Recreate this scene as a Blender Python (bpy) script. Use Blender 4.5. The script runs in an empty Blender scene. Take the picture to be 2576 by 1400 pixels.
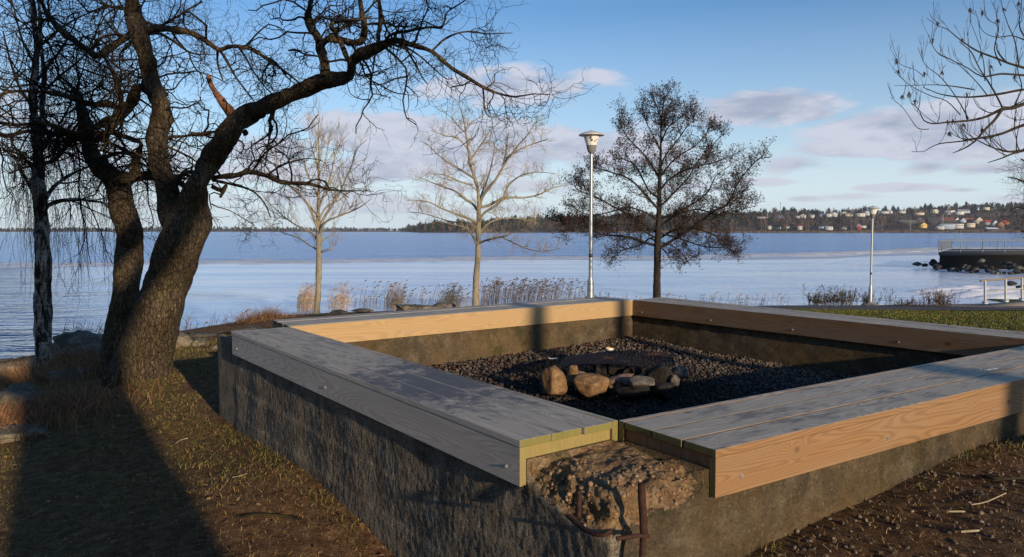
import bpy, bmesh, math, random
import numpy as np
from mathutils import Vector, noise
random.seed(7)
RNG = np.random.default_rng(11)
PI = math.pi
SC = bpy.context.scene
COL = SC.collection
# ---------------------------------------------------------------- camera
EYE = 1.53          # camera height
PITCH = 0.0615
FV = 1942.0         # focal length in 2576-wide view pixels
WATER = -1.67
BT = 0.78           # bench top height
WA0 = (.028, 2.722); WAD = (-.576, .817)   # line of the near-left wall
cam = bpy.data.cameras.new('camera'); cam.lens = 27.14; cam.sensor_width = 36
cam.clip_end = 30000; cam.clip_start = 0.05
co = bpy.data.objects.new('camera', cam); COL.objects.link(co)
co.location = (0, 0, EYE); co.rotation_euler = (PI/2 - PITCH, 0, 0)
SC.camera = co

def R(px, py, Y):
    """photo point (2576x1400 scale) at distance Y in front of the camera -> world point"""
    u = (px - 1288) / FV; v = -(py - 700) / FV
    dy = math.cos(PITCH) + v * math.sin(PITCH); dz = -math.sin(PITCH) + v * math.cos(PITCH)
    t = Y / dy
    return np.array([u * t, Y, EYE + dz * t])

def RZ(px, py, z):
    u = (px - 1288) / FV; v = -(py - 700) / FV
    dy = math.cos(PITCH) + v * math.sin(PITCH); dz = -math.sin(PITCH) + v * math.cos(PITCH)
    t = (z - EYE) / dz
    return np.array([u * t, dy * t, z])

# ---------------------------------------------------------------- object helpers
def tag(o, label=None, cat=None, group=None, kind=None):
    if label: o['label'] = label
    if cat: o['category'] = cat
    if group: o['group'] = group
    if kind: o['kind'] = kind
    return o

def empty(name, loc, label, cat, group=None, kind=None):
    o = bpy.data.objects.new(name, None); COL.objects.link(o)
    o.location = [float(a) for a in loc]; o.empty_display_size = .1
    return tag(o, label, cat, group, kind)

def mesh_obj(name, verts, faces, mats, parent=None, smooth=False, colors=None, matidx=None, uvs=None):
    """verts in WORLD coordinates; faces: ndarray (n,3|4) or list of lists"""
    verts = np.asarray(verts, dtype=np.float64).reshape(-1, 3)
    org = np.zeros(3)
    if parent is not None:
        org = np.array(parent.location)
        pp = parent.parent
        while pp is not None:
            org = org + np.array(pp.location); pp = pp.parent
        loc = None
    me = bpy.data.meshes.new(name)
    if parent is None:
        loc = verts.mean(axis=0); loc[2] = verts[:, 2].min(); org = loc
    v = (verts - org).astype(np.float32)
    if isinstance(faces, np.ndarray) and faces.ndim == 2:
        n, k = faces.shape
        me.vertices.add(len(v)); me.vertices.foreach_set('co', v.ravel())
        me.loops.add(n * k); me.loops.foreach_set('vertex_index', faces.astype(np.int32).ravel())
        me.polygons.add(n)
        me.polygons.foreach_set('loop_start', np.arange(0, n * k, k, dtype=np.int32))
        me.update(calc_edges=True)
    else:
        me.from_pydata(v.tolist(), [], [list(map(int, f)) for f in faces]); me.update()
    if not isinstance(mats, (list, tuple)): mats = [mats]
    for m in mats: me.materials.append(m)
    if matidx is not None: me.polygons.foreach_set('material_index', np.asarray(matidx, dtype=np.int32))
    if smooth: me.polygons.foreach_set('use_smooth', np.ones(len(me.polygons), dtype=bool))
    if colors is not None:
        ca = me.color_attributes.new('tint', 'FLOAT_COLOR', 'POINT')
        c = np.ones((len(v), 4), dtype=np.float32); c[:, :3] = colors
        ca.data.foreach_set('color', c.ravel())
    if uvs is not None:
        ul = me.uv_layers.new(name='uv'); ul.data.foreach_set('uv', np.asarray(uvs, dtype=np.float32).ravel())
    me.validate()
    o = bpy.data.objects.new(name, me); COL.objects.link(o)
    if parent is not None: o.parent = parent
    else: o.location = [float(a) for a in loc]
    return o

class MB:
    """collects pieces, builds one mesh"""
    def __init__(s): s.v = []; s.f = []; s.n = 0; s.c = []
    def add(s, v, f, c=None):
        v = np.asarray(v, dtype=float).reshape(-1, 3)
        s.v.append(v); f = np.asarray(f) + s.n
        s.f.append(f); s.n += len(v)
        s.c.append(np.tile(np.asarray(c if c is not None else (1, 1, 1), dtype=float), (len(v), 1)) if (c is None or np.ndim(c) == 1) else np.asarray(c))
    def box(s, c, d, rz=0, col=None):
        c = np.array(c, float); d = np.array(d, float) / 2
        v = np.array([[x, y, z] for x in (-1, 1) for y in (-1, 1) for z in (-1, 1)], float) * d
        if rz:
            ca, sa = math.cos(rz), math.sin(rz)
            v = np.c_[v[:, 0] * ca - v[:, 1] * sa, v[:, 0] * sa + v[:, 1] * ca, v[:, 2]]
        s.add(v + c, [[0, 1, 3, 2], [4, 6, 7, 5], [0, 4, 5, 1], [2, 3, 7, 6], [0, 2, 6, 4], [1, 5, 7, 3]], col)
    def bar(s, a, b, r, n=8, r2=None):
        P = np.array([a, b], float)[None]; rr = np.array([[r, r if r2 is None else r2]])
        v, f = tubes(P, rr, n); s.add(v, f)
    def lathe(s, c, prof, n=24):
        prof = np.array(prof, float); k = len(prof)
        a = np.arange(n) * 2 * PI / n
        v = np.zeros((k, n, 3)); v[..., 0] = c[0] + prof[:, 0:1] * np.cos(a); v[..., 1] = c[1] + prof[:, 0:1] * np.sin(a)
        v[..., 2] = c[2] + prof[:, 1:2]
        f = []
        for i in range(k - 1):
            for j in range(n):
                f.append([i * n + j, i * n + (j + 1) % n, (i + 1) * n + (j + 1) % n, (i + 1) * n + j])
        s.add(v.reshape(-1, 3), f)
    def build(s, name, mat, parent=None, smooth=False, tint=False):
        v = np.concatenate(s.v)
        ks = {a.shape[1] for a in s.f}
        if len(ks) == 1: f = np.concatenate(s.f)
        else: f = [list(r) for a in s.f for r in a]
        return mesh_obj(name, v, f, mat, parent, smooth, np.concatenate(s.c) if tint else None)

def tubes(P, rad, sides=4, cap=True, rough=0, rs=3.0):
    """P (M,n,3) polylines, rad (M,n) -> verts, quads"""
    P = np.asarray(P, float); rad = np.asarray(rad, float)
    M, n, _ = P.shape
    T = np.gradient(P, axis=1); T /= np.linalg.norm(T, axis=2, keepdims=True) + 1e-9
    D = P[:, -1] - P[:, 0]; D /= np.linalg.norm(D, axis=1, keepdims=True) + 1e-9
    ref = np.where(np.abs(D[:, 1:2]) < .7, np.array([[0, 1.0, 0]]), np.array([[1.0, 0, 0]]))
    U = np.cross(T, ref[:, None, :]); U /= np.linalg.norm(U, axis=2, keepdims=True) + 1e-9
    V = np.cross(T, U)
    a = np.arange(sides) * 2 * PI / sides
    r = rad[:, :, None]
    if rough:
        r = r * (1 + rough * RNG.standard_normal((M, n, sides)))
    ring = P[:, :, None, :] + r[..., None] * (np.cos(a)[None, None, :, None] * U[:, :, None, :] + np.sin(a)[None, None, :, None] * V[:, :, None, :])
    v = ring.reshape(-1, 3)
    base = (np.arange(M) * n * sides)[:, None, None] + (np.arange(n - 1) * sides)[None, :, None]
    j = np.arange(sides)[None, None, :]; j2 = (j + 1) % sides
    f = np.stack([base + j, base + j2, base + j2 + sides, base + j + sides], axis=-1).reshape(-1, 4)
    return v, f

def norm(a): return a / (np.linalg.norm(a, axis=-1, keepdims=True) + 1e-9)

def grow(S, D, L, nseg, jit, trop=(0, 0, 0)):
    """random-walk branches; returns (M,nseg+1,3)"""
    M = len(S); P = np.zeros((M, nseg + 1, 3)); P[:, 0] = S; d = norm(np.array(D, float))
    st = (np.asarray(L) / nseg)[:, None]; trop = np.asarray(trop, float)
    for i in range(nseg):
        d = norm(d + jit * RNG.standard_normal((M, 3)) + trop / nseg)
        P[:, i + 1] = P[:, i] + d * st * (1 + .25 * RNG.uniform(-1, 1, (M, 1)))
    return P

def spawn(P, Rr, k, t0, t1, ang, flat=1.0, up=0.0):
    """k children per polyline: start points, directions, start radius, parameter"""
    M, n, _ = P.shape
    t = RNG.uniform(t0, t1, (M, k)); x = t * (n - 1); i = np.clip(x.astype(int), 0, n - 2); fr = (x - i)[..., None]
    m = np.arange(M)[:, None]
    S = P[m, i] * (1 - fr) + P[m, i + 1] * fr
    T = norm(P[m, i + 1] - P[m, i])
    rnd = RNG.standard_normal((M, k, 3)); rnd[..., 1] *= flat
    perp = norm(rnd - (rnd * T).sum(-1, keepdims=True) * T)
    a = np.radians(RNG.uniform(ang[0], ang[1], (M, k)))[..., None]
    Dd = norm(T * np.cos(a) + perp * np.sin(a) + np.array([0, 0, up]))
    rr = Rr[m, i]
    return S.reshape(-1, 3), Dd.reshape(-1, 3), rr.reshape(-1), t.reshape(-1)

def spline(pts, step):
    """Catmull-Rom resample of [(x,y,z,r)...]"""
    p = np.array(pts, float); p = np.vstack([2 * p[0] - p[1], p, 2 * p[-1] - p[-2]]); out = []
    for i in range(1, len(p) - 2):
        a, b, c, d = p[i - 1], p[i], p[i + 1], p[i + 2]
        n = max(2, int(np.linalg.norm(c[:3] - b[:3]) / step))
        for t in np.arange(n) / n:
            out.append(.5 * (2 * b + (c - a) * t + (2 * a - 5 * b + 4 * c - d) * t * t + (3 * b - a - 3 * c + d) * t ** 3))
    out.append(p[-2]); out = np.array(out); out[:, 3] = np.maximum(out[:, 3], .001)
    return out

def trunk_mesh(pts, sides, step, lump=.06, freq=5., seed=0, bark=.0, flare=0):
    """a thick limb with lumps and bark ridges; pts (x,y,z,r)"""
    q = spline(pts, step); P = q[None, :, :3]; r = q[None, :, 3]
    v, f = tubes(P, r, sides)
    v = v.reshape(len(q), sides, 3); c = q[:, None, :3]
    out = v.copy()
    for i in range(len(q)):
        ci = q[i, :3]; ri = q[i, 3]
        for j in range(sides):
            w = v[i, j]
            k = lump * noise.noise((w[0] * freq + seed, w[1] * freq, w[2] * freq * .7))
            k += lump * .6 * noise.noise((w[0] * freq * 3 + seed, w[1] * freq * 3, w[2] * freq * 1.2))
            if bark: k += bark * noise.noise((w[0] * 38 + seed, w[1] * 38, w[2] * 9))
            s = 1 + k / max(ri, .02) * .12 / .12 * min(1, ri / .05)
            out[i, j] = ci + (w - ci) * s
    # end cap vertex
    vv = out.reshape(-1, 3); n0 = len(vv)
    vv = np.vstack([vv, q[-1, :3] + (q[-1, :3] - q[-2, :3]) * .3])
    capf = [[n0 - sides + j, n0 - sides + (j + 1) % sides, n0, n0] for j in range(sides)]
    return vv, f, capf, q
def bark_part(name, pts, mat, parent, sides=14, step=.07, lump=.012, freq=6, seed=0, bark=.006):
    v, f, cf, q = trunk_mesh(pts, sides, step, lump, freq, seed, bark)
    faces = [list(a) for a in f] + [[a, b, c] for a, b, c, _ in cf]
    return mesh_obj(name, v, faces, mat, parent, smooth=True), q

def scatter(tv, tf, pos, scl, rotm=None):
    """instances of a template as one vertex/face array; scl (N,3)"""
    N = len(pos); tv = np.asarray(tv, float); tf = np.asarray(tf)
    v = tv[None] * scl[:, None, :]
    if rotm is not None: v = np.einsum('nij,nkj->nki', rotm, v)
    v = v + pos[:, None, :]
    f = tf[None] + (np.arange(N) * len(tv))[:, None, None]
    return v.reshape(-1, 3), f.reshape(-1, tf.shape[1])

def rot_rand(N, full=True):
    q = RNG.standard_normal((N, 4)); q /= np.linalg.norm(q, axis=1, keepdims=True)
    w, x, y, z = q.T
    return np.stack([np.stack([1 - 2 * (y*y + z*z), 2 * (x*y - z*w), 2 * (x*z + y*w)], -1),
                     np.stack([2 * (x*y + z*w), 1 - 2 * (x*x + z*z), 2 * (y*z - x*w)], -1),
                     np.stack([2 * (x*z - y*w), 2 * (y*z + x*w), 1 - 2 * (x*x + y*y)], -1)], 1)
def rot_z(a):
    c, s = np.cos(a), np.sin(a); o = np.zeros_like(a); i = np.ones_like(a)
    return np.stack([np.stack([c, -s, o], -1), np.stack([s, c, o], -1), np.stack([o, o, i], -1)], 1)

def ico(sub):
    bm = bmesh.new(); bmesh.ops.create_icosphere(bm, subdivisions=sub, radius=1)
    v = np.array([a.co[:] for a in bm.verts]); f = np.array([[b.index for b in a.verts] for a in bm.faces]); bm.free()
    return v, f
def inward(f): return f

# ---------------------------------------------------------------- node helpers
class N:
    def __init__(s, name):
        s.m = bpy.data.materials.new(name); s.m.use_nodes = True; s.t = s.m.node_tree
        s.t.nodes.clear(); s.out = s.t.nodes.new('ShaderNodeOutputMaterial')
    def n(s, ty, **kw):
        nd = s.t.nodes.new(ty)
        for k, v in kw.items():
            if k.startswith('i_'):
                key = k[2:]; key = int(key) if key.isdigit() else key.replace('_', ' ')
                s.put(nd.inputs[key], v)
            else: setattr(nd, k, v)
        return nd
    def put(s, sock, v):
        if isinstance(v, bpy.types.NodeSocket): s.t.links.new(v, sock)
        elif isinstance(v, bpy.types.Node): s.t.links.new(v.outputs[0], sock)
        else:
            if sock.type == 'RGBA' and len(v) == 3: v = (*v, 1)
            sock.default_value = v
    def math(s, op, a, b=None, c=None, clamp=False):
        nd = s.n('ShaderNodeMath', operation=op); nd.use_clamp = clamp
        for i, v in enumerate((a, b, c)):
            if v is not None: s.put(nd.inputs[i], v)
        return nd.outputs[0]
    def vmath(s, op, a, b=None):
        nd = s.n('ShaderNodeVectorMath', operation=op)
        s.put(nd.inputs[0], a)
        if b is not None: s.put(nd.inputs[1], b)
        return nd.outputs['Value'] if op in ('LENGTH', 'DOT_PRODUCT') else nd.outputs[0]
    def noise(s, vec, scale, detail=4, rough=.55, dist=0):
        nd = s.n('ShaderNodeTexNoise', i_Scale=scale, i_Detail=detail, i_Roughness=rough, i_Distortion=dist)
        s.put(nd.inputs['Vector'], vec); return nd.outputs[0]
    def voro(s, vec, scale, feature='F1', out=0):
        nd = s.n('ShaderNodeTexVoronoi', feature=feature, i_Scale=scale)
        s.put(nd.inputs['Vector'], vec); return nd.outputs[out]
    def ramp(s, fac, stops):
        nd = s.n('ShaderNodeValToRGB'); s.put(nd.inputs[0], fac); cr = nd.color_ramp
        while len(cr.elements) < len(stops): cr.elements.new(.5)
        for e, (p, c) in zip(cr.elements, stops):
            e.position = p
            e.color = (c, c, c, 1) if isinstance(c, (int, float)) else (*c, 1)
        return nd.outputs[0]
    def mix(s, fac, a, b, mode='MIX'):
        nd = s.n('ShaderNodeMix', data_type='RGBA', blend_type=mode)
        s.put(nd.inputs[0], fac); s.put(nd.inputs[6], a); s.put(nd.inputs[7], b); return nd.outputs[2]
    def scale(s, vec, sc):
        return s.vmath('MULTIPLY', vec, sc)
    def bump(s, h, strength=.5, dist=.01, nrm=None):
        nd = s.n('ShaderNodeBump', i_Strength=strength, i_Distance=dist); s.put(nd.inputs['Height'], h)
        if nrm is not None: s.put(nd.inputs['Normal'], nrm)
        return nd.outputs[0]
    def bsdf(s, color, rough=.8, nrm=None, spec=.3, metal=0, **kw):
        nd = s.n('ShaderNodeBsdfPrincipled'); s.put(nd.inputs['Base Color'], color); s.put(nd.inputs['Roughness'], rough)
        nd.inputs['Specular IOR Level'].default_value = spec; s.put(nd.inputs['Metallic'], metal)
        if nrm is not None: s.put(nd.inputs['Normal'], nrm)
        for k, v in kw.items(): s.put(nd.inputs[k.replace('_', ' ')], v)
        return nd.outputs[0]
    def done(s, sh, vol=None):
        if sh is not None: s.t.links.new(sh, s.out.inputs[0])
        if vol is not None: s.t.links.new(vol, s.out.inputs[1])
        return s.m
    def pos(s): return s.n('ShaderNodeNewGeometry').outputs['Position']
    def attr(s, name='tint'): return s.n('ShaderNodeAttribute', attribute_name=name).outputs['Color']
def pal(cols_, n, lo=.7, hi=1.2): return np.array(cols_)[RNG.integers(0, len(cols_), n)] * RNG.uniform(lo, hi, (n, 1))
# ---------------------------------------------------------------- materials
MAT = {}
def wood(name, c1, c2, weather, line=.35, stain=0.0, seed=0, green=0.0):
    n = N(name)
    uv = n.n('ShaderNodeUVMap', uv_map='uv').outputs[0]
    sh = n.vmath('ADD', uv, (seed * 7.3, seed * 3.1, 0))
    # slow field whose contour lines are the growth rings
    f1 = n.noise(n.scale(sh, (.55, 5.5, 1)), 1.0, 2, .4, .3)
    f2 = n.noise(n.scale(sh, (2.4, 14, 1)), 1.0, 1, .5, 0)
    ks = n.scale(sh, (5.2, 7.5, 1)); kd = n.voro(ks, 1.0); sepk = n.n('ShaderNodeSeparateColor'); n.put(sepk.inputs[0], n.voro(ks, 1.0, out=1))
    kn = n.math('ADD', kd, n.math('MULTIPLY', n.math('LESS_THAN', sepk.outputs[0], .70), 4.0))
    knot = n.math('SUBTRACT', 1.0, n.math('MULTIPLY', kn, 2.2), clamp=True)
    knot2 = n.math('MULTIPLY', knot, knot)
    fld = n.math('ADD', n.math('MULTIPLY', f1, 30.), n.math('ADD', n.math('MULTIPLY', f2, 2.5), n.math('MULTIPLY', knot2, 7.0)))
    ring = n.math('ABSOLUTE', n.math('SINE', n.math('MULTIPLY', fld, 3.2)))
    ring = n.math('POWER', ring, 3.0)
    fib = n.noise(n.scale(sh, (6, 260, 1)), 1.0, 3, .6)
    fac = n.math('ADD', n.math('MULTIPLY', ring, line), n.math('MULTIPLY', n.math('SUBTRACT', fib, .5), .55), clamp=True)
    col = n.mix(fac, c1, c2)
    kc = n.math('MULTIPLY', n.math('SUBTRACT', 1.0, n.math('MULTIPLY', kn, 6.5), clamp=True), 1.4, clamp=True)
    col = n.mix(kc, col, tuple(a * .38 for a in c2))
    # wear: soft grey clouds, dark wet stains
    w1 = n.noise(n.scale(sh, (1.2, 7, 1)), 1.3, 5, .65)
    col = n.mix(n.ramp(w1, [(.38, 0), (.75, weather)]), col, (.30, .305, .27))
    if stain:
        w2 = n.noise(n.scale(sh, (2.4, 9, 1)), 1.1, 6, .7)
        col = n.mix(n.ramp(w2, [(.52, 0), (.64, stain)]), col, (.045, .045, .055))
        w4 = n.noise(n.scale(sh, (9, 16, 1)), 1.5, 4, .7)
        col = n.mix(n.ramp(w4, [(.64, 0), (.72, stain * .7)]), col, (.07, .065, .06))
    if stain:
        # the big dark damp patch on the near-left bench
        pc = RZ(1115, 955, BT); dv = n.vmath('LENGTH', n.scale(n.vmath('SUBTRACT', n.pos(), tuple(pc)), (1, .62, 1)))
        w5 = n.noise(n.pos(), 7, 6, .75)
        col = n.mix(n.ramp(n.math('SUBTRACT', n.math('MULTIPLY', w5, 1.5), n.math('MULTIPLY', dv, .9)), [(.30, 0), (.52, .85)]), col, (.055, .057, .068))
    if green:
        w3 = n.noise(n.scale(sh, (3, 10, 1)), 1.5, 5, .7)
        col = n.mix(n.ramp(w3, [(.35, green * .6), (.62, green)]), col, (.16, .17, .03))
    h = n.math('ADD', n.math('MULTIPLY', fib, .8), n.math('MULTIPLY', ring, .25))
    h = n.math('SUBTRACT', h, n.math('MULTIPLY', kc, .6))
    rough = .62 if stain else .72
    MAT[name] = n.done(n.bsdf(col, rough, n.bump(h, .55, .0018), spec=.35))
wood('wood_top', (.50, .44, .345), (.20, .17, .125), .45, .6, .6, 1)
wood('wood_grey', (.70, .635, .55), (.30, .265, .225), .35, .36, 0, 2)
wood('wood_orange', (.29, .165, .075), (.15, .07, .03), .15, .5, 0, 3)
wood('wood_tan', (.46, .31, .15), (.29, .16, .07), .15, .35, 0, 4)
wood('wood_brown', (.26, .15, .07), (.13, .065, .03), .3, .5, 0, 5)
wood('wood_end', (.27, .21, .075), (.15, .12, .045), .15, .5, 0, 6, .6)
wood('wood_end_shaded', (.12, .10, .045), (.06, .055, .025), .1, .5, 0, 8, .25)  # end grain with shade painted in, for ends turned away from the sun
wood('wood_batten', (.34, .25, .10), (.24, .17, .06), .1, .4, 0, 7, .35)

def concrete():
    n = N('concrete'); p = n.pos()
    big = n.noise(p, 1.6, 5, .6); mid = n.noise(p, 9, 6, .7); fine = n.noise(p, 60, 4, .7)
    col = n.ramp(mid, [(.25, (.055, .042, .028)), (.5, (.125, .098, .066)), (.78, (.26, .215, .15))])
    col = n.mix(n.ramp(big, [(.42, 0), (.62, .55)]), col, (.20, .13, .055))
    # aggregate pebbles
    vd = n.voro(p, 46); vc = n.voro(p, 46, out=1)
    sep = n.n('ShaderNodeSeparateColor'); n.put(sep.inputs[0], vc)
    peb = n.math('MULTIPLY', n.ramp(vd, [(.28, 1), (.42, 0)]), n.ramp(sep.outputs[0], [(.62, 0), (.7, .22)]))
    pc = n.ramp(sep.outputs[1], [(0, (.30, .17, .11)), (.5, (.28, .26, .22)), (1, (.40, .36, .30))])
    col = n.mix(peb, col, pc)
    # moss and damp low down and in blotches
    moss = n.noise(p, 2.6, 6, .75)
    col = n.mix(n.ramp(moss, [(.53, 0), (.66, .75)]), col, (.040, .048, .014))
    pit = n.voro(p, 90)
    col = n.mix(n.ramp(fine, [(.3, .55), (.5, 0)]), col, (.03, .026, .02))
    # two pale lime streaks running down the near-left wall
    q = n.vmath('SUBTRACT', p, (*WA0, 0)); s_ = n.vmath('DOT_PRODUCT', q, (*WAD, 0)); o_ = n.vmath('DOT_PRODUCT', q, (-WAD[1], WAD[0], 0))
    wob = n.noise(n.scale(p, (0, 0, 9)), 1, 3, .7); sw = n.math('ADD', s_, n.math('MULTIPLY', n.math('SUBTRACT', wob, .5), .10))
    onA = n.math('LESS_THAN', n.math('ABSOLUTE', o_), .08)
    col = n.mix(n.math('MULTIPLY', onA, .55), col, n.ramp(mid, [(.3, (.15, .133, .11)), (.7, (.66, .59, .48))]))  # same concrete, lightened on the near-left wall to stand in for raking sunlight
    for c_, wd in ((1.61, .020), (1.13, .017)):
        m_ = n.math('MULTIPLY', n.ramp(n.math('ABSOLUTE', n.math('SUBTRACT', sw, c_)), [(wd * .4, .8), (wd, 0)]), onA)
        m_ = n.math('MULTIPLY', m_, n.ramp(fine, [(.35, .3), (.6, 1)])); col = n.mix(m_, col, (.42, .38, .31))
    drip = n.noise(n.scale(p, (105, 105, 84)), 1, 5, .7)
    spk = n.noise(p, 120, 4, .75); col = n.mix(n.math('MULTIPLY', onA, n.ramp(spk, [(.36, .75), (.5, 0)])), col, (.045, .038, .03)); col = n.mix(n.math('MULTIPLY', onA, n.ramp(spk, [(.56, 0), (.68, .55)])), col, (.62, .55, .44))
    h = n.math('ADD', n.math('ADD', n.math('MULTIPLY', mid, .9), n.math('MULTIPLY', drip, 1.3)), n.math('ADD', n.math('MULTIPLY', fine, .5), n.math('MULTIPLY', pit, .35)))
    nb_ = N('broken_concrete'); p2 = nb_.pos(); a = nb_.noise(p2, 16, 8, .75, .5); b = nb_.noise(p2, 5, 4, .6); c = nb_.voro(p2, 60); v2 = nb_.voro(p2, 38, out=1)
    cc = nb_.ramp(a, [(.28, (.05, .033, .02)), (.5, (.25, .17, .09)), (.72, (.42, .31, .19))]); cc = nb_.mix(nb_.ramp(b, [(.45, 0), (.65, .7)]), cc, (.15, .085, .05))
    cc = nb_.mix(nb_.ramp(nb_.noise(p2, 3.1, 4, .6), [(.56, 0), (.64, .6)]), cc, (.05, .055, .015))
    MAT['broken_concrete'] = nb_.done(nb_.bsdf(cc, .93, nb_.bump(nb_.math('ADD', a, nb_.math('MULTIPLY', c, .4)), 1., .02), spec=.15))
    MAT['concrete'] = n.done(n.bsdf(col, .93, n.bump(h, 1., .017), spec=.15))
concrete()

def bark(name, c1, c2, c3, spots=0, sc=1.0, moss=0.0, bumpd=.02):
    n = N(name); p = n.pos()
    st = n.scale(p, (34 * sc, 34 * sc, 7 * sc)); a = n.noise(st, 1, 6, .7, .8); b = n.noise(p, 4, 4, .6)
    col = n.ramp(a, [(.28, c1), (.55, c2), (.78, c3)])
    if moss: col = n.mix(n.ramp(b, [(.5, 0), (.68, moss)]), col, (.13, .12, .035))
    ck = n.n('ShaderNodeTexVoronoi', feature='DISTANCE_TO_EDGE', i_Scale=1.0); n.put(ck.inputs['Vector'], n.scale(n.vmath('ADD', p, n.vmath('MULTIPLY', n.n('ShaderNodeTexNoise', i_Scale=9).outputs[1], (.06, .06, .06))), (34 * sc, 34 * sc, 9 * sc)))
    crk = n.ramp(ck.outputs[0], [(.0, 1), (.09, 0)])
    if spots: col = n.mix(n.math('MULTIPLY', crk, .75), col, (.008, .006, .005)); a = n.math('SUBTRACT', a, n.math('MULTIPLY', crk, .35))
    if spots:
        v = n.noise(p, 55, 3, .6); v2 = n.noise(p, 9, 4, .6)
        col = n.mix(n.math('MULTIPLY', n.ramp(v, [(.60, 0), (.66, spots)]), n.ramp(v2, [(.48, 0), (.62, 1)])), col, (.38, .39, .34))
    MAT[name] = n.done(n.bsdf(col, .9, n.bump(a, .9, bumpd), spec=.15))
bark('bark_old', (.010, .008, .006), (.105, .076, .048), (.27, .205, .135), .75, 1, .3, .035)
bark('twig_dark', (.008, .007, .006), (.020, .016, .013), (.045, .037, .028), 0, 1, .25, .002)  # near-black colour also stands in for shade over the old tree's crown
bark('bark_young', (.12, .10, .07), (.30, .27, .20), (.46, .42, .32), 0, 1.4, .15, .005)
bark('twig_pale', (.22, .18, .12), (.38, .32, .22), (.50, .43, .30), 0, 1, 0, .001)
bark('bark_alder', (.010, .009, .008), (.035, .030, .026), (.08, .07, .06), 0, 1, .1, .01)
bark('twig_ash', (.018, .015, .011), (.045, .036, .026), (.10, .08, .055), 0, 1, .1, .003)
def birch():
    n = N('bark_birch'); p = n.pos()
    a = n.noise(n.scale(p, (5, 5, 1.6)), 1.6, 6, .75, 1.0); b = n.noise(n.scale(p, (6, 6, 30)), 1, 4, .7)
    wh = n.ramp(b, [(.3, (.12, .11, .10)), (.6, (.36, .34, .31))])
    col = n.mix(n.ramp(a, [(.46, 1), (.56, 0)]), wh, (.018, .015, .013))
    MAT['bark_birch'] = n.done(n.bsdf(col, .85, n.bump(a, .8, .02), spec=.2))
birch()
def wood_broken():
    n = N('bare_wood'); p = n.pos(); a = n.noise(n.scale(p, (50, 50, 8)), 1, 5, .7)
    MAT['bare_wood'] = n.done(n.bsdf(n.ramp(a, [(.3, (.07, .03, .015)), (.6, (.27, .13, .07)), (.85, (.4, .24, .15))]), .85, n.bump(a, .8, .01)))
wood_broken()

def rockm(name, dark, mid, light, lichen=.5, moss=.5, sc=1.0):
    n = N(name); p = n.pos(); g = n.n('ShaderNodeNewGeometry').outputs['Normal']
    a = n.noise(p, 5 * sc, 8, .72, .4); b = n.noise(p, 42 * sc, 4, .7); c = n.noise(p, 1.8 * sc, 5, .6)
    col = n.ramp(a, [(.28, dark), (.5, mid), (.72, light)])
    col = n.mix(n.ramp(b, [(.56, 0), (.66, lichen)]), col, tuple(min(1, x * 1.5) for x in light))
    if moss: col = n.mix(n.math('MULTIPLY', n.ramp(c, [(.46, 0), (.58, moss)]), n.ramp(n.n('ShaderNodeSeparateXYZ', i_0=g).outputs[2], [(.3, 0), (.8, 1)])), col, (.05, .06, .015))
    h = n.math('ADD', a, n.math('MULTIPLY', b, .25))
    MAT[name] = n.done(n.bsdf(col, .9, n.bump(h, .8, .04 / sc), spec=.2))
rockm('rock', (.035, .033, .030), (.13, .12, .105), (.27, .25, .21))
rockm('rock_pale', (.05, .045, .036), (.17, .15, .115), (.32, .28, .21), .5, .7)
rockm('rock_dark', (.012, .012, .013), (.035, .035, .036), (.09, .09, .09), .3, .2)
rockm('stone_ochre', (.055, .03, .014), (.21, .125, .06), (.36, .25, .14), .25, 0, 4)
rockm('stone_red', (.07, .045, .035), (.20, .12, .09), (.32, .22, .17), .25, 0, 4)
rockm('stone_grey', (.03, .028, .026), (.10, .09, .08), (.24, .21, .18), .25, 0, 4)
rockm('stone_char', (.006, .006, .006), (.02, .018, .017), (.06, .05, .045), .1, 0, 4)

def simple(name, col, rough=.6, metal=0, spec=.4, nz=0, sc=30, alpha=None, **kw):
    n = N(name); c = col; nr = None
    if nz:
        a = n.noise(n.pos(), sc, 5, .65); c = n.mix(n.ramp(a, [(.3, 0), (.7, nz)]), col, tuple(x * .45 for x in col)); nr = n.bump(a, .3, .002)
    MAT[name] = n.done(n.bsdf(c, rough, nr, spec, metal, **kw))
simple('galvanised', (.42, .45, .46), .45, .75, nz=.35, sc=40)
simple('galv_far', (.46, .48, .49), .5, .5, nz=.2, sc=40)
simple('lamp_cap', (.55, .55, .54), .4, .1, nz=.2, sc=15)
simple('lamp_grey', (.20, .20, .19), .55, 0, nz=.2)
simple('dark_band', (.03, .03, .03), .5)
def rusty():
    n = N('rust'); p = n.pos(); a = n.noise(p, 60, 6, .7)
    MAT['rust'] = n.done(n.bsdf(n.ramp(a, [(.3, (.018, .009, .007)), (.6, (.060, .027, .018)), (.85, (.13, .055, .03))]), .85, n.bump(a, .9, .004)))
    n = N('grill_iron'); p = n.pos(); a = n.noise(p, 4.5, 4, .6); b = n.noise(p, 90, 3, .6)
    c = n.mix(n.ramp(a, [(.58, 0), (.68, 1)]), (.016, .016, .020), (.22, .085, .03))
    MAT['grill_iron'] = n.done(n.bsdf(c, .55, n.bump(b, .5, .001), metal=.3))
rusty()
simple('zinc', (.62, .62, .60), .35, .7)
simple('tin', (.75, .75, .72), .4, .2)
simple('tin_inside', (.65, .33, .06), .5, .2)
simple('paper', (.75, .75, .74), .8)
simple('leaf_pile', (.16, .09, .05), .8, nz=.6)

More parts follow.
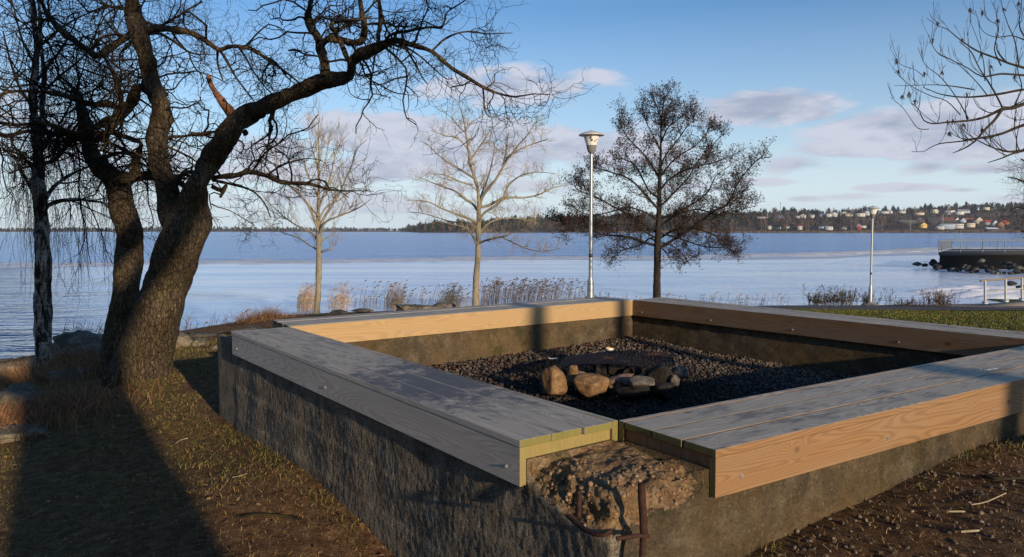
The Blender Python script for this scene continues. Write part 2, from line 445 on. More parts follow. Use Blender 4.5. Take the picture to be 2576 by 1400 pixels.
def tinted(name, rough=.8, mul=(1, 1, 1), nz=.4, sc=60, trans=0):
    n = N(name); c = n.attr(); a = n.noise(n.pos(), sc, 3, .6)
    c = n.mix(1.0, c, mul, 'MULTIPLY')
    c = n.mix(n.ramp(a, [(.3, nz), (.7, 0)]), c, (0, 0, 0))
    MAT[name] = n.done(n.bsdf(c, rough, None, .25))
tinted('pebbles', .75, nz=.5, sc=90)
tinted('blades', .75, nz=.2, sc=3)
tinted('litter', .85, nz=.3, sc=40)
tinted('far_tree', .95, nz=.3, sc=.3)
tinted('reed_mat', .8, nz=.2, sc=10)
tinted('paint', .7, nz=.15, sc=1.5)

def ground():
    n = N('ground'); p = n.pos(); x = n.n('ShaderNodeSeparateXYZ', i_0=p)
    a = n.noise(p, 1.3, 6, .65); b = n.noise(p, 14, 6, .75); c = n.noise(p, 70, 4, .7)
    soil = n.ramp(b, [(.28, (.05, .028, .015)), (.5, (.20, .115, .06)), (.75, (.42, .27, .14))])
    grass = n.ramp(b, [(.28, (.04, .04, .012)), (.5, (.18, .145, .045)), (.75, (.42, .30, .10))])
    lawn = n.ramp(b, [(.28, (.04, .055, .010)), (.5, (.10, .12, .018)), (.75, (.19, .18, .04))])
    col = n.mix(n.ramp(a, [(.42, 0), (.58, 1)]), soil, grass)
    # trodden bare earth along the outer side of the near-left wall and right in front
    d = n.vmath('LENGTH', n.scale(n.vmath('SUBTRACT', p, (-.9, 3.0, 0)), (.9, .55, 0)))
    col = n.mix(n.ramp(n.math('ADD', d, n.math('MULTIPLY', a, .9)), [(.9, .9), (1.5, 0)]), col, soil)
    d2 = n.vmath('LENGTH', n.scale(n.vmath('SUBTRACT', p, (3.0, 1.2, 0)), (.5, .5, 0)))
    col = n.mix(n.ramp(n.math('ADD', d2, n.math('MULTIPLY', a, .5)), [(1.1, .9), (1.6, 0)]), col, soil)
    # green lawn on the right-hand side behind the pit
    lm = n.math('MULTIPLY', n.ramp(n.math('MULTIPLY', x.outputs[0], .1), [(.38, 0), (.5, 1)]), n.ramp(n.math('MULTIPLY', x.outputs[1], .1), [(.5, 0), (.65, 1)]))
    col = n.mix(lm, col, lawn)
    # dark leaf mould specks
    col = n.mix(n.ramp(c, [(.28, .7), (.42, 0)]), col, (.012, .008, .005))
    h = n.math('ADD', n.math('MULTIPLY', b, 1.2), n.math('MULTIPLY', c, .7))
    MAT['ground'] = n.done(n.bsdf(col, .95, n.bump(h, 1., .05), spec=.1))
    n = N('asphalt'); p = n.pos(); a = n.noise(p, 2, 5, .6); b = n.noise(p, 120, 3, .7)
    c = n.ramp(n.math('ADD', n.math('MULTIPLY', a, .6), n.math('MULTIPLY', b, .4)), [(.35, (.045, .038, .036)), (.65, (.12, .10, .095))])
    MAT['asphalt'] = n.done(n.bsdf(c, .9, n.bump(b, .4, .004)))
    n = N('gravel_path'); p = n.pos(); a = n.noise(p, 6, 5, .6); b = n.voro(p, 40)
    c = n.ramp(n.math('ADD', n.math('MULTIPLY', a, .6), n.math('MULTIPLY', b, .5)), [(.3, (.12, .08, .07)), (.7, (.34, .26, .22))])
    MAT['gravel_path'] = n.done(n.bsdf(c, .9, n.bump(b, .5, .01)))
    n = N('pit_soil'); p = n.pos(); a = n.noise(p, 20, 5, .7)
    MAT['pit_soil'] = n.done(n.bsdf(n.ramp(a, [(.3, (.012, .010, .009)), (.7, (.05, .045, .04))]), .95, n.bump(a, .8, .02)))
    n = N('far_ground'); p = n.pos(); a = n.noise(p, .012, 6, .7)
    MAT['far_ground'] = n.done(n.bsdf(n.ramp(a, [(.35, (.06, .045, .026)), (.5, (.13, .085, .05)), (.65, (.22, .14, .085))]), .95))
ground()

def water():
    n = N('water'); p = n.pos()
    w1 = n.noise(n.scale(p, (.35, .9, 1)), 1.0, 4, .6, .4); w2 = n.noise(n.scale(p, (2.2, 5.0, 1)), 1.0, 3, .6, .3); w3 = n.noise(n.scale(p, (.03, .08, 1)), 1.0, 3, .5)
    w4 = n.noise(n.scale(p, (.06, .13, 1)), 1.0, 4, .65, .5)
    h = n.math('ADD', n.math('ADD', n.math('MULTIPLY', w1, .55), n.math('MULTIPLY', w4, 2.2)), n.math('MULTIPLY', w2, .14))
    b = n.bump(h, 1.0, .6)
    base = n.mix(n.ramp(w3, [(.35, 0), (.65, 1)]), (.0, .155, .52), (.005, .20, .60))
    MAT['water'] = n.done(n.bsdf(base, .15, b, spec=.18, IOR=1.33))
    # ice: thin, wet in places
    n = N('ice'); p = n.pos(); x = n.n('ShaderNodeSeparateXYZ', i_0=p)
    st = n.noise(n.scale(p, (.045, .22, 1)), 1.0, 6, .65, .8); fi = n.noise(n.scale(p, (1.1, 5.5, 1)), 1.0, 4, .6, .5)
    fl = n.noise(n.scale(p, (.9, 2.3, 1)), 1.0, 5, .7, .4)
    # open wet, rippled stretch near the left-hand rocks
    u = n.math('DIVIDE', x.outputs[0], n.math('MAXIMUM', x.outputs[1], 1.0))
    wet = n.ramp(n.math('ADD', n.math('ADD', n.math('MULTIPLY', x.outputs[1], -.014), n.math('MULTIPLY', x.outputs[0], -.022)), n.math('ADD', n.math('MULTIPLY', st, .55), .32)), [(.40, 0), (.62, 1)])
    icecol = n.mix(n.ramp(st, [(.38, 0), (.60, 1)]), (.30, .50, .86), (.86, .93, 1.0))
    # scattered frost flakes toward the right-hand shore
    fm = n.math('MULTIPLY', n.ramp(fl, [(.55, 0), (.61, 1)]), n.ramp(n.math('ADD', n.math('MULTIPLY', x.outputs[0], .03), n.math('SUBTRACT', .9, n.math('MULTIPLY', x.outputs[1], .014))), [(.35, 0), (.85, 1)]))
    icecol = n.mix(fm, icecol, (.86, .87, .90))
    ri = n.noise(n.scale(p, (.7, 1.5, 1)), 1.0, 3, .6, .6)
    bi = n.bump(n.math('ADD', n.math('MULTIPLY', fi, .30), n.math('MULTIPLY', ri, .8)), .8, .075)
    bw = n.bump(n.math('ADD', ri, n.math('MULTIPLY', n.noise(n.scale(p, (.25, .6, 1)), 1.0, 3, .6, .5), 1.4)), 1.0, .75)
    ice = n.bsdf(icecol, .17, bi, spec=1.)
    wat = n.bsdf((.012, .075, .27), .08, bw, spec=.5, IOR=1.33)
    fr_ = n.bsdf((.90, .91, .93), .85, bi, spec=.1); mf = n.n('ShaderNodeMixShader'); n.put(mf.inputs[0], fm); n.put(mf.inputs[1], ice); n.put(mf.inputs[2], fr_); ice = mf.outputs[0]
    ms = n.n('ShaderNodeMixShader'); n.put(ms.inputs[0], wet); n.put(ms.inputs[1], ice); n.put(ms.inputs[2], wat)
    MAT['ice'] = n.done(ms.outputs[0])
    n = N('ice_grey'); p = n.pos(); a = n.noise(n.scale(p, (.05, .5, 1)), 1, 5, .6)
    MAT['ice_grey'] = n.done(n.bsdf(n.ramp(a, [(.35, (.34, .38, .46)), (.65, (.60, .63, .70))]), .35, n.bump(a, .4, .05), spec=.4))
    n = N('snow'); p = n.pos(); a = n.noise(p, 3, 5, .6)
    MAT['snow'] = n.done(n.bsdf(n.mix(a, (.70, .74, .82), (.88, .88, .90)), .8, n.bump(a, .5, .1)))
    n = N('ridge_ice'); p = n.pos(); a = n.noise(n.scale(p, (.15, 1, 1)), 1, 4, .6)
    MAT['ridge_ice'] = n.done(n.bsdf(n.mix(a, (.28, .36, .46), (.85, .88, .92)), .5, n.bump(a, .5, .1)))
water()

def lampglass():
    n = N('lamp_shade'); p = n.pos()
    MAT['lamp_shade'] = n.done(n.bsdf((.80, .78, .73), .35, None, spec=.5))
lampglass()
simple('hole_dark', (.10, .11, .11), .6)
simple('glass_dark', (.03, .04, .05), .2)
simple('steel_rail', (.42, .44, .44), .5, .3)
simple('rail_blue', (.18, .22, .27), .5, .3)
simple('deck_wood', (.10, .095, .09), .8, nz=.4, sc=3)
simple('rail_wood', (.28, .22, .14), .8, nz=.4)
simple('concrete_path', (.30, .26, .20), .9, nz=.4, sc=8)
simple('cone_brown', (.075, .038, .028), .8)
simple('seed_brown', (.07, .035, .022), .8, nz=.3)
# ---------------------------------------------------------------- ground
GC = []
def gp(px, py, Y): GC.append(R(px, py, Y))
for a in [(563, 1085, 5.72), (754, 1191, 4.53), (929, 1346, 3.745), (987, 1400, 3.6), (1905, 1400, 2.72), (2576, 1096, 3.85), (2230, 1235, 3.2),
          (350, 945, 7.9), (108, 922, 9.2), (50, 915, 10.2), (440, 838, 12), (600, 818, 12.6), (700, 800, 13.2), (795, 790, 15), (2576, 836, 13.5), (2300, 803, 17.5),
          (2193, 768, 30.6), (2400, 777, 26), (2050, 768, 29.5), (2477, 768, 30), (2576, 765, 31), (2576, 790, 22)]: gp(*a)
GC += [np.array(a, float) for a in [(.3, 2.3, .22), (-1.2, 3.2, .03), (-2.6, 3.6, -.03), (-4.2, 5.5, -.10), (-6, 8, -.25), (0, 10, .1), (-1, 15, -.15), (1.72, 17, -.25), (3.7, 20, -.5), (-1, 23, -.8), (-3, 27, -1.3), (7, 28.5, -1.3), (1, 28.5, -1.3), (12, 30, -1.4),
       (4.5, 6.5, .40), (5.2, 4, .5), (3, 1.5, .48), (1.2, 1.2, .30), (6, 9, .2), (7, 12, -.1), (0, 0, .1), (0, -5, .35), (-4, -5, .1), (4, -5, .75), (-20, -20, .3), (20, -20, 1.5), (0, -60, 1.0), (60, -40, 2.), (60, 20, 1.), (40, 30, -.9), (-15, 4, -.5), (-40, -10, -.5)]]
GC = np.array(GC)
def tps_fit(P):
    n = len(P); d = np.linalg.norm(P[:, None, :2] - P[None, :, :2], axis=2)
    K = np.where(d > 0, d * d * np.log(d + 1e-9), 0) + np.eye(n) * .02
    Q = np.c_[np.ones(n), P[:, :2]]; A = np.block([[K, Q], [Q.T, np.zeros((3, 3))]])
    return np.linalg.solve(A, np.r_[P[:, 2], 0, 0, 0])
TW = tps_fit(GC)
SHORE = np.array([(-80, -30), (-40, -2), (-20, 7), (-13, 10.6), (-9.4, 12.8), (-8.2, 14.4), (-7.4, 16.5), (-6.8, 20), (-6.9, 26), (-5.5, 30), (6, 31.2), (16, 32), (19.5, 32.5), (22, 36), (30, 42), (38, 60), (46, 74), (90, 90), (200, 110)], float)
def shore_d(x, y):
    """signed distance inland from the shoreline"""
    x = np.atleast_1d(x); y = np.atleast_1d(y); best = np.full(x.shape, 1e9); sg = np.ones(x.shape)
    for a, b in zip(SHORE[:-1], SHORE[1:]):
        e = b - a; t = np.clip(((x - a[0]) * e[0] + (y - a[1]) * e[1]) / (e @ e), 0, 1)
        dx = x - (a[0] + t * e[0]); dy = y - (a[1] + t * e[1]); d = np.hypot(dx, dy)
        s = np.where(e[0] * dy - e[1] * dx < 0, 1., -1.)
        m = d < best; best = np.where(m, d, best); sg = np.where(m, s, sg)
    return best * sg
def GZ(x, y, detail=True):
    x = np.atleast_1d(np.asarray(x, float)); y = np.atleast_1d(np.asarray(y, float))
    d = np.hypot(x[:, None] - GC[None, :, 0], y[:, None] - GC[None, :, 1])
    z = (np.where(d > 0, d * d * np.log(d + 1e-9), 0)) @ TW[:len(GC)] + TW[-3] + TW[-2] * x + TW[-1] * y
    z = np.clip(z, -1.6, 2.2)
    s = shore_d(x, y)
    cap = WATER - .05 + np.where(s > 0, s * .42 + .2 * (1 - np.exp(-s * 3)), s * .5)
    return np.minimum(z, np.maximum(cap, -4))
def gz(x, y): return float(GZ(x, y)[0])

gx = np.concatenate([np.arange(-90, -14, 4.), np.arange(-14, -6, .5), np.arange(-6, 6, .06), np.arange(6, 16, .35), np.arange(16, 60, 2.), np.arange(60, 220, 10.)])
gy = np.concatenate([np.arange(-80, -4, 4.), np.arange(-4, 2, .5), np.arange(2, 9, .06), np.arange(9, 14, .15), np.arange(14, 36, .5), np.arange(36, 120, 4.)])
X, Y = np.meshgrid(gx, gy); xx = X.ravel(); yy = Y.ravel(); Z = np.concatenate([GZ(a, b) for a, b in zip(np.array_split(xx, 60), np.array_split(yy, 60))])
rel = np.array([noise.noise((a * 1.1, b * 1.1, 0)) * .03 + noise.noise((a * 5, b * 5, 3)) * .010 if -8 < a < 12 and -3 < b < 16 else 0 for a, b in zip(xx, yy)])
Z = Z + rel
# hollow below the pit so that the ground never pokes through the gravel
PIT = np.array([(-1.95, 6.2), (1.25, 8.6), (3.85, 5.2), (.35, 2.65)])
def in_pit(x, y, m=0.):
    c = PIT.mean(0); Q = c + (PIT - c) * (1 - m); ok = np.ones(np.shape(x), bool)
    for i in range(4):
        a, b = Q[i], Q[(i + 1) % 4]; ok &= ((b[0] - a[0]) * (y - a[1]) - (b[1] - a[1]) * (x - a[0])) < 0
    return ok
Z = np.where(in_pit(xx, yy, .03), np.minimum(Z, .1), Z)
nx, ny = len(gx), len(gy)
idx = np.arange(nx * ny).reshape(ny, nx)
F = np.stack([idx[:-1, :-1], idx[:-1, 1:], idx[1:, 1:], idx[1:, :-1]], -1).reshape(-1, 4)
g = mesh_obj('ground', np.c_[xx, yy, Z], F, MAT['ground'], smooth=True)
tag(g, 'brown trodden earth and short winter grass around the fire pit', 'ground', kind='structure')

def strip(name, pts, mat, label, cat, lift=.012, n=40, kind='structure'):
    """ribbon following the ground; pts: list of (xl,yl,xr,yr)"""
    p = np.array(pts, float); t = np.linspace(0, len(p) - 1, n); q = np.stack([np.interp(t, np.arange(len(p)), p[:, i]) for i in range(4)], 1)
    m = 10; V = []
    for k in range(m + 1):
        a = k / m; x = q[:, 0] * (1 - a) + q[:, 2] * a; y = q[:, 1] * (1 - a) + q[:, 3] * a
        V.append(np.c_[x, y, GZ(x, y) + lift])
    V = np.stack(V, 1).reshape(-1, 3); i = np.arange(n * (m + 1)).reshape(n, m + 1)
    Fq = np.stack([i[:-1, :-1], i[:-1, 1:], i[1:, 1:], i[1:, :-1]], -1).reshape(-1, 4)
    return tag(mesh_obj(name, V, Fq, mat, smooth=True), label, cat, kind=kind)
strip('path', [(-3, 20.5, -3, 24.0), (3, 22.5, 3, 26.5), (9, 23.6, 9, 29.2), (14, 24.6, 14, 30.2), (20, 26, 20, 30), (32, 28, 32, 31)], MAT['asphalt'], 'worn dark asphalt footpath along the frozen shore', 'path')
strip('gravel_shoulder', [(15.0, 29.0, 15.0, 30.3), (17, 27.0, 17, 31.0), (21, 26.4, 21, 31), (30, 28, 30, 31.2)], MAT['gravel_path'], 'reddish gravel shoulder between asphalt path and handrail', 'path', .024)

# ---------------------------------------------------------------- water and ice
def quad_sheet(name, x0, x1, y0, y1, z, mat, label, cat):
    return tag(mesh_obj(name, [(x0, y0, z), (x1, y0, z), (x1, y1, z), (x0, y1, z)], np.array([[0, 1, 2, 3]]), mat), label, cat, kind='structure')
quad_sheet('water', -9000, 9000, -60, 9000, WATER, MAT['water'], 'open blue rippled lake water beyond the ice', 'water')
# ice edge
ex = np.concatenate([np.arange(-160, -60, 8.), np.arange(-60, 120, .8), np.arange(120, 300, 8.)])
def ice_edge(x):
    a = np.interp(x, [-160, -60, -45, -20, 0, 25, 55, 75, 110, 300], [70, 74, 76, 84, 90, 100, 118, 135, 150, 210])
    return a + np.array([noise.noise((v * .06, 1.7, 0)) * 5 + noise.noise((v * .35, 5.7, 0)) * 1.3 for v in x])
ey = ice_edge(ex)
V = []; 
for k in range(2): V.append(np.c_[ex, np.where(k == 0, -5 + 0 * ex, ey), np.full(len(ex), WATER + .03)])
V = np.concatenate(V); m = len(ex); i = np.arange(m - 1)
ice = mesh_obj('ice', V, np.stack([i, i + 1, i + 1 + m, i + m], -1), MAT['ice'])
tag(ice, 'thin pale blue sheet of ice covering the bay near the shore', 'ice', kind='structure')
# duller grey margin of young ice inside the edge
ww = 9 + 5 * np.sin(ex * .05) + np.array([noise.noise((v * .09, 9.7, 0)) * 5 for v in ex]) + np.clip((ex - 20) * .15, 0, 14)
V = np.concatenate([np.c_[ex, ey - ww * (1 + 0 * ex), np.full(len(ex), WATER + .036)], np.c_[ex, ey - .4, np.full(len(ex), WATER + .036)]])
tag(mesh_obj('ice_margin', V, np.stack([i, i + 1, i + 1 + m, i + m], -1), MAT['ice_grey']), 'dull grey band of young ice along the open water', 'ice', kind='structure')
# broken ice pushed up along the edge
mb = MB()
for s in range(2600):
    x = RNG.uniform(-58, 112); w = RNG.uniform(.5, 3.5); y = np.interp(x, ex, ey) + RNG.normal(-.8, 1.2) - (RNG.random() < .3) * RNG.uniform(0, 7)
    right = np.clip((x - 25) / 60, 0, 1)
    if RNG.random() > .45 + .55 * right: w *= .5
    h = RNG.uniform(.02, .12) * (1 + 2.0 * right); n0 = 5
    t = np.linspace(-1, 1, n0); prof = np.sqrt(1 - t * t * .98)
    v = []
    for a, b in zip(t, prof):
        dx = a * w; j = RNG.normal(0, .08)
        v += [(x + dx, y - .25 * b + j, WATER + .03), (x + dx, y + j, WATER + .03 + h * b), (x + dx, y + .3 * b + j, WATER + .02)]
    f = []
    for q in range(n0 - 1):
        for r in range(2): f.append([q * 3 + r, (q + 1) * 3 + r, (q + 1) * 3 + r + 1, q * 3 + r + 1])
    mb.add(v, f)
tag(mb.build('ice_ridge', MAT['ridge_ice'], smooth=True), 'broken white ice pushed up along the edge of the ice sheet', 'ice', kind='stuff')
# snow heap
def heap(name, pts, mat, label, cat, kind, seed):
    mb = MB()
    for (x, y, rx, ry, h) in pts:
        n1, n2 = 24, 10; v = []; f = []
        for i in range(n2):
            r = i / (n2 - 1)
            for j in range(n1):
                a = j * 2 * PI / n1; px_, py_ = x + rx * r * math.cos(a), y + ry * r * math.sin(a)
                k = noise.noise((px_ * 1.3 + seed, py_ * 1.3, 0)) * .5 + noise.noise((px_ * 4, py_ * 4, seed)) * .25
                v.append((px_, py_, WATER + .02 + max(0, h * (1 - r * r) * (1 + k)) - .03 * r))
        for i in range(n2 - 1):
            for j in range(n1): f.append([i * n1 + j, i * n1 + (j + 1) % n1, (i + 1) * n1 + (j + 1) % n1, (i + 1) * n1 + j])
        mb.add(v, f)
    return tag(mb.build(name, mat, smooth=True), label, cat, kind=kind)
P1 = RZ(2440, 742, WATER)
heap('snow', [(*RZ(2425, 735, WATER)[:2], 3.2, 1.1, .30), (*RZ(2470, 742, WATER)[:2], 3.4, 1.0, .28), (*RZ(2530, 747, WATER)[:2], 3.2, 1.2, .34), (*RZ(2400, 745, WATER)[:2], 2.6, .6, .14), (*RZ(2580, 752, WATER)[:2], 3, 1, .3), (*RZ(2510, 728, WATER)[:2], 3, 1.1, .2)], MAT['snow'], 'white heap of wind-packed snow on the ice beside the handrail', 'snow', 'stuff', 4)
# ---------------------------------------------------------------- fire pit
def bq(*p): return RZ(p[0] / 1.24922, p[1] / 1.24922, BT)[:2]
A0o, A0i, A1i, A1o = bq(1633.7, 1384.7), bq(1943, 1319.5), bq(909.2, 1025.5), bq(727.3, 1040.7)
C0o, C1i, C1o = bq(855.9, 1004.3), bq(1988.4, 941.4), bq(1903, 931)
D0o = bq(2078, 933.2); B0o = bq(2250.3, 1414)
Bfar = bq(3218, 1190); Bifar = bq(3218, 1085.6); Difar = bq(3218, 1063.4); Dofar = bq(3218, 1043)
def isect(p, q, r, s):
    d, e = q - p, s - r; t = ((r - p)[0] * e[1] - (r - p)[1] * e[0]) / (d[0] * e[1] - d[1] * e[0]); return p + d * t
NR = isect(A0i, Bifar, C1i, Difar)              # inner corner hidden at the right
bd = norm(Bfar - B0o); dd = norm(Dofar - D0o)
B1o = B0o + bd * np.dot(NR - A0i, norm(Bifar - A0i)); D1o = D0o + dd * np.linalg.norm(NR - C1i)
BENCH = {'A': (A0o, A0i, A1i, A1o), 'B': (B0o, A0i, NR, B1o), 'C': (C0o, A1i, C1i, C1o), 'D': (D0o, C1i, NR, D1o)}

# ---- concrete wall as one band: outer skin, top, inner skin
INI, INO = .030, .030
corners_i = [A0i, A1i, C1i, NR]                   # near, left, far, right
ctr = sum(corners_i) / 4
def out_ends(k):
    return {0: (BENCH['A'][0], BENCH['A'][3]), 1: (BENCH['C'][0], BENCH['C'][3]), 2: (BENCH['D'][0], BENCH['D'][3]), 3: (BENCH['B'][3], BENCH['B'][0])}[k]
cols = []   # (outer xy, inner xy, tag)
def inset(a, b, d):
    t = norm(b - a); nrm = np.array([-t[1], t[0]])
    if np.dot(ctr - a, nrm) < 0: nrm = -nrm
    return nrm * d
for k in range(4):
    o0, o1 = out_ends(k); i0, i1 = corners_i[k], corners_i[(k + 1) % 4]
    no = inset(o0, o1, INO); ni = -inset(i0, i1, INI)
    L = np.linalg.norm(o1 - o0); step = {0: .009, 1: .02, 2: .05, 3: .012}[k]; n = int(L / step)
    ends = []
    for t in np.linspace(0, 1, n): cols.append((o0 + (o1 - o0) * t + no, i0 + (i1 - i0) * t + ni, k, t))
    # corner fan to next side
    p0, p1 = out_ends((k + 1) % 4); nn = inset(p0, p1, INO)
    oc = isect(o0 + no, o1 + no, p0 + nn, p1 + nn)
    j0, j1 = corners_i[(k + 1) % 4], corners_i[(k + 2) % 4]; nj = -inset(j0, j1, INI)
    ic = isect(i0 + ni, i1 + ni, j0 + nj, j1 + nj)
    st = .010 if k == 3 else .03
    a = o1 + no; b = p0 + nn; n1 = int(np.linalg.norm(oc - a) / st); n2 = int(np.linalg.norm(b - oc) / st)
    for t in np.arange(1, n1 + 1) / n1: cols.append((a + (oc - a) * t, (i1 + ni) + (ic - (i1 + ni)) * t, 10 + k, t))
    for t in np.arange(1, n2) / n2: cols.append((oc + (b - oc) * t, ic + ((j0 + nj) - ic) * t, 10 + k, 1 + t))
WT = .705
zo = np.linspace(-.35, WT, 84); tt = np.linspace(0, 1, 34)[1:-1]; zi = np.linspace(WT, .12, 46)
NEAR = cols[-1]
V = []; corner_out = isect(A0o + inset(A0o, A1o, INO), A1o + inset(A0o, A1o, INO), B0o + inset(B0o, B1o, INO), B1o + inset(B0o, B1o, INO))
for (o, i_, k, t) in cols:
    nrm = norm(i_ - o); nout = -nrm
    dC = np.linalg.norm(o - corner_out)
    for z in zo:
        w = np.array([o[0], o[1], z]); d = 0
        if k in (0, 3) or k == 13 or k == 12:
            s = (np.dot(o, (.577, -.817)) if k == 0 else np.dot(o, (.83, .557)))
            coarse = 1.0 if (k == 0 or (k == 13 and t > 1)) else .35
            d += coarse * (.0026 * noise.noise((w[0] * 72, w[1] * 72, z * 50)) + .0016 * noise.noise((w[0] * 24, w[1] * 24, z * 17)) + .0010 * noise.noise((w[0] * 90, w[1] * 90, z * 50)))
            d += .010 * noise.noise((w[0] * 3, w[1] * 3, z * 3))
            # board marks of the form work
            zw = z + .012 * noise.noise((w[0] * 3, w[1] * 3, 7)); d += .006 * (1 / (1 + math.exp((zw - .36) / .004))) + .005 * (1 / (1 + math.exp((zw - .15) / .004)))
        if k == 13:
            # broken corner: everything above a wavy line has fallen away
            zb = .545 + .05 * noise.noise((w[0] * 7, w[1] * 7, 2)) + .06 * min(1, dC / .45)
            e = min(1, max(0, (z - zb) / .05)); e = e * e * (3 - 2 * e)
            rnd = max(0, z - .60) / .105
            edge = max(0, 1 - dC / .34)
            bite = .022 + .030 * edge + .050 * rnd * rnd
            lump = .012 * noise.noise((w[0] * 9, w[1] * 9, z * 9)) + .016 * noise.noise((w[0] * 24, w[1] * 24, z * 24)) + .012 * noise.noise((w[0] * 55, w[1] * 55, z * 55))
            vor = noise.voronoi((w[0] * 26, w[1] * 26, z * 26))[0][0]
            d += -e * bite + e * (lump + .012 * (0.5 - vor))
            # steel stub channel
        V.append((o[0] + nout[0] * d, o[1] + nout[1] * d, z))
    oo = V[-1]
    L = np.linalg.norm(i_ - o)
    for q in tt:
        x = oo[0] + (i_[0] - oo[0]) * q; y = oo[1] + (i_[1] - oo[1]) * q; zz = WT
        if k == 13 or k in (10, 11, 12):
            fall = .026 * max(0, 1 - q * L / .13) ** 1.6 if k == 13 else 0
            vor = noise.voronoi((x * 24, y * 24, 1))[0][0]
            zz += -fall - .004 + (.022 * noise.noise((x * 10, y * 10, 5)) + .012 * noise.noise((x * 30, y * 30, 5)) + .008 * (.5 - vor)) * min(1, 3.3 * (1 - q)) - .010
        V.append((x, y, zz))
    for z in zi:
        nin = nrm; d = .006 * noise.noise((i_[0] * 5, i_[1] * 5, z * 5)) + .003 * noise.noise((i_[0] * 22, i_[1] * 22, z * 22))
        V.append((i_[0] + nin[0] * d, i_[1] + nin[1] * d, z))
V = np.array(V)
# pull the top edge row of the broken corner down to meet the top
nr = len(zo) + len(tt) + len(zi); nc = len(cols)
VV = V.reshape(nc, nr, 3)
for c, (o, i_, k, t) in enumerate(cols):
    if k == 13:
        r0 = len(zo); drop = WT - VV[c, r0, 2]
        for r in range(r0 - 14, r0):
            f_ = (r - (r0 - 14)) / 14; VV[c, r, 2] -= drop * f_ * f_
I = np.arange(nc * nr).reshape(nc, nr); I2 = np.roll(I, -1, axis=0)
F = np.stack([I[:, :-1], I[:, 1:], I2[:, 1:], I2[:, :-1]], -1).reshape(-1, 4)
wall = empty('fire_pit_wall', (1, 5, 0), 'square weathered concrete wall of the sunken fire pit with a crumbling near corner', 'wall')
MI = np.zeros((nc, nr - 1), int)
for c, (o, i_, k, t) in enumerate(cols):
    if k == 13:
        for r in range(nr - 1):
            w = VV[c, r]; zb = .545 + .05 * noise.noise((o[0] * 7, o[1] * 7, 2)) + .06 * min(1, np.linalg.norm(o - corner_out) / .45)
            if r < len(zo) + len(tt) and w[2] > zb + .01: MI[c, r] = 1
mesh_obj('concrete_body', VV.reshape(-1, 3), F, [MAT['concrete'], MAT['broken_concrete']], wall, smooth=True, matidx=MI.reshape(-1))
# crumbled aggregate sticking out of the broken corner
tv, tf = ico(1)
pv = []; 
mb = MB(); K13 = [c for c, q in enumerate(cols) if q[2] == 13]
for s in range(520):
    c = K13[int(RNG.integers(4, len(K13) - 4))]; r = int(RNG.integers(52, 84 + 10)); p = VV[c, r]
    if r >= nr - 1 or MI[c, r] == 0: continue
    rad = RNG.uniform(.004, .010) * (1.5 if RNG.random() < .12 else 1)
    sc = np.array([1, RNG.uniform(.7, 1), RNG.uniform(.55, .95)]) * rad
    v, f = scatter(tv * (1 + .16 * RNG.standard_normal((len(tv), 1))), tf, p[None] * 1., sc[None], rot_rand(1))
    cc = np.array([(.30, .19, .12), (.22, .17, .12), (.34, .25, .16), (.16, .11, .07), (.30, .17, .10)][int(RNG.integers(0, 5))]) * RNG.uniform(.7, 1.2)
    mb.add(v, f, cc)
tag(mb.build('aggregate', MAT['pebbles'], wall, smooth=True, tint=True), None, None, kind='stuff')
# rusty reinforcement bars
def rod(name, pts, r, parent, mat='rust'):
    q = [(*p, r) for p in pts]; v, f, cf, _ = trunk_mesh(q, 10, .012, .006, 30, 3, .0)
    faces = [list(a) for a in f] + [[a, b, c] for a, b, c, _ in cf] + [list(range(10))]
    return mesh_obj(name, v, faces, MAT[mat], parent, smooth=True)
def zp(x, y, Y): return R((1500 + x / 2.8056) / 1.24922, (1250 + y / 2.8056) / 1.24922, Y)
rod('reinforcement_bar', [zp(1448, 748, 2.375), zp(1452, 900, 2.37), zp(1462, 1060, 2.365), zp(1468, 1190, 2.362)], .0125, wall)
rod('reinforcement_bar', [zp(1462, 1190, 2.362), zp(1458, 1300, 2.33), zp(1452, 1500, 2.315)], .0100, wall)
rod('reinforcement_bar', [zp(898, 825, 2.46), zp(897, 940, 2.44), zp(893, 1055, 2.43)], .0085, wall)
rod('reinforcement_bar', [zp(790, 1030, 2.44), zp(880, 1110, 2.38), zp(960, 1165, 2.33), zp(1060, 1205, 2.285), zp(1130, 1200, 2.27), zp(1180, 1170, 2.28)], .0080, wall)
rod('reinforcement_bar', [zp(1225, 1240, 2.30), zp(1300, 1232, 2.305), zp(1400, 1214, 2.325), zp(1510, 1216, 2.36)], .0070, wall)

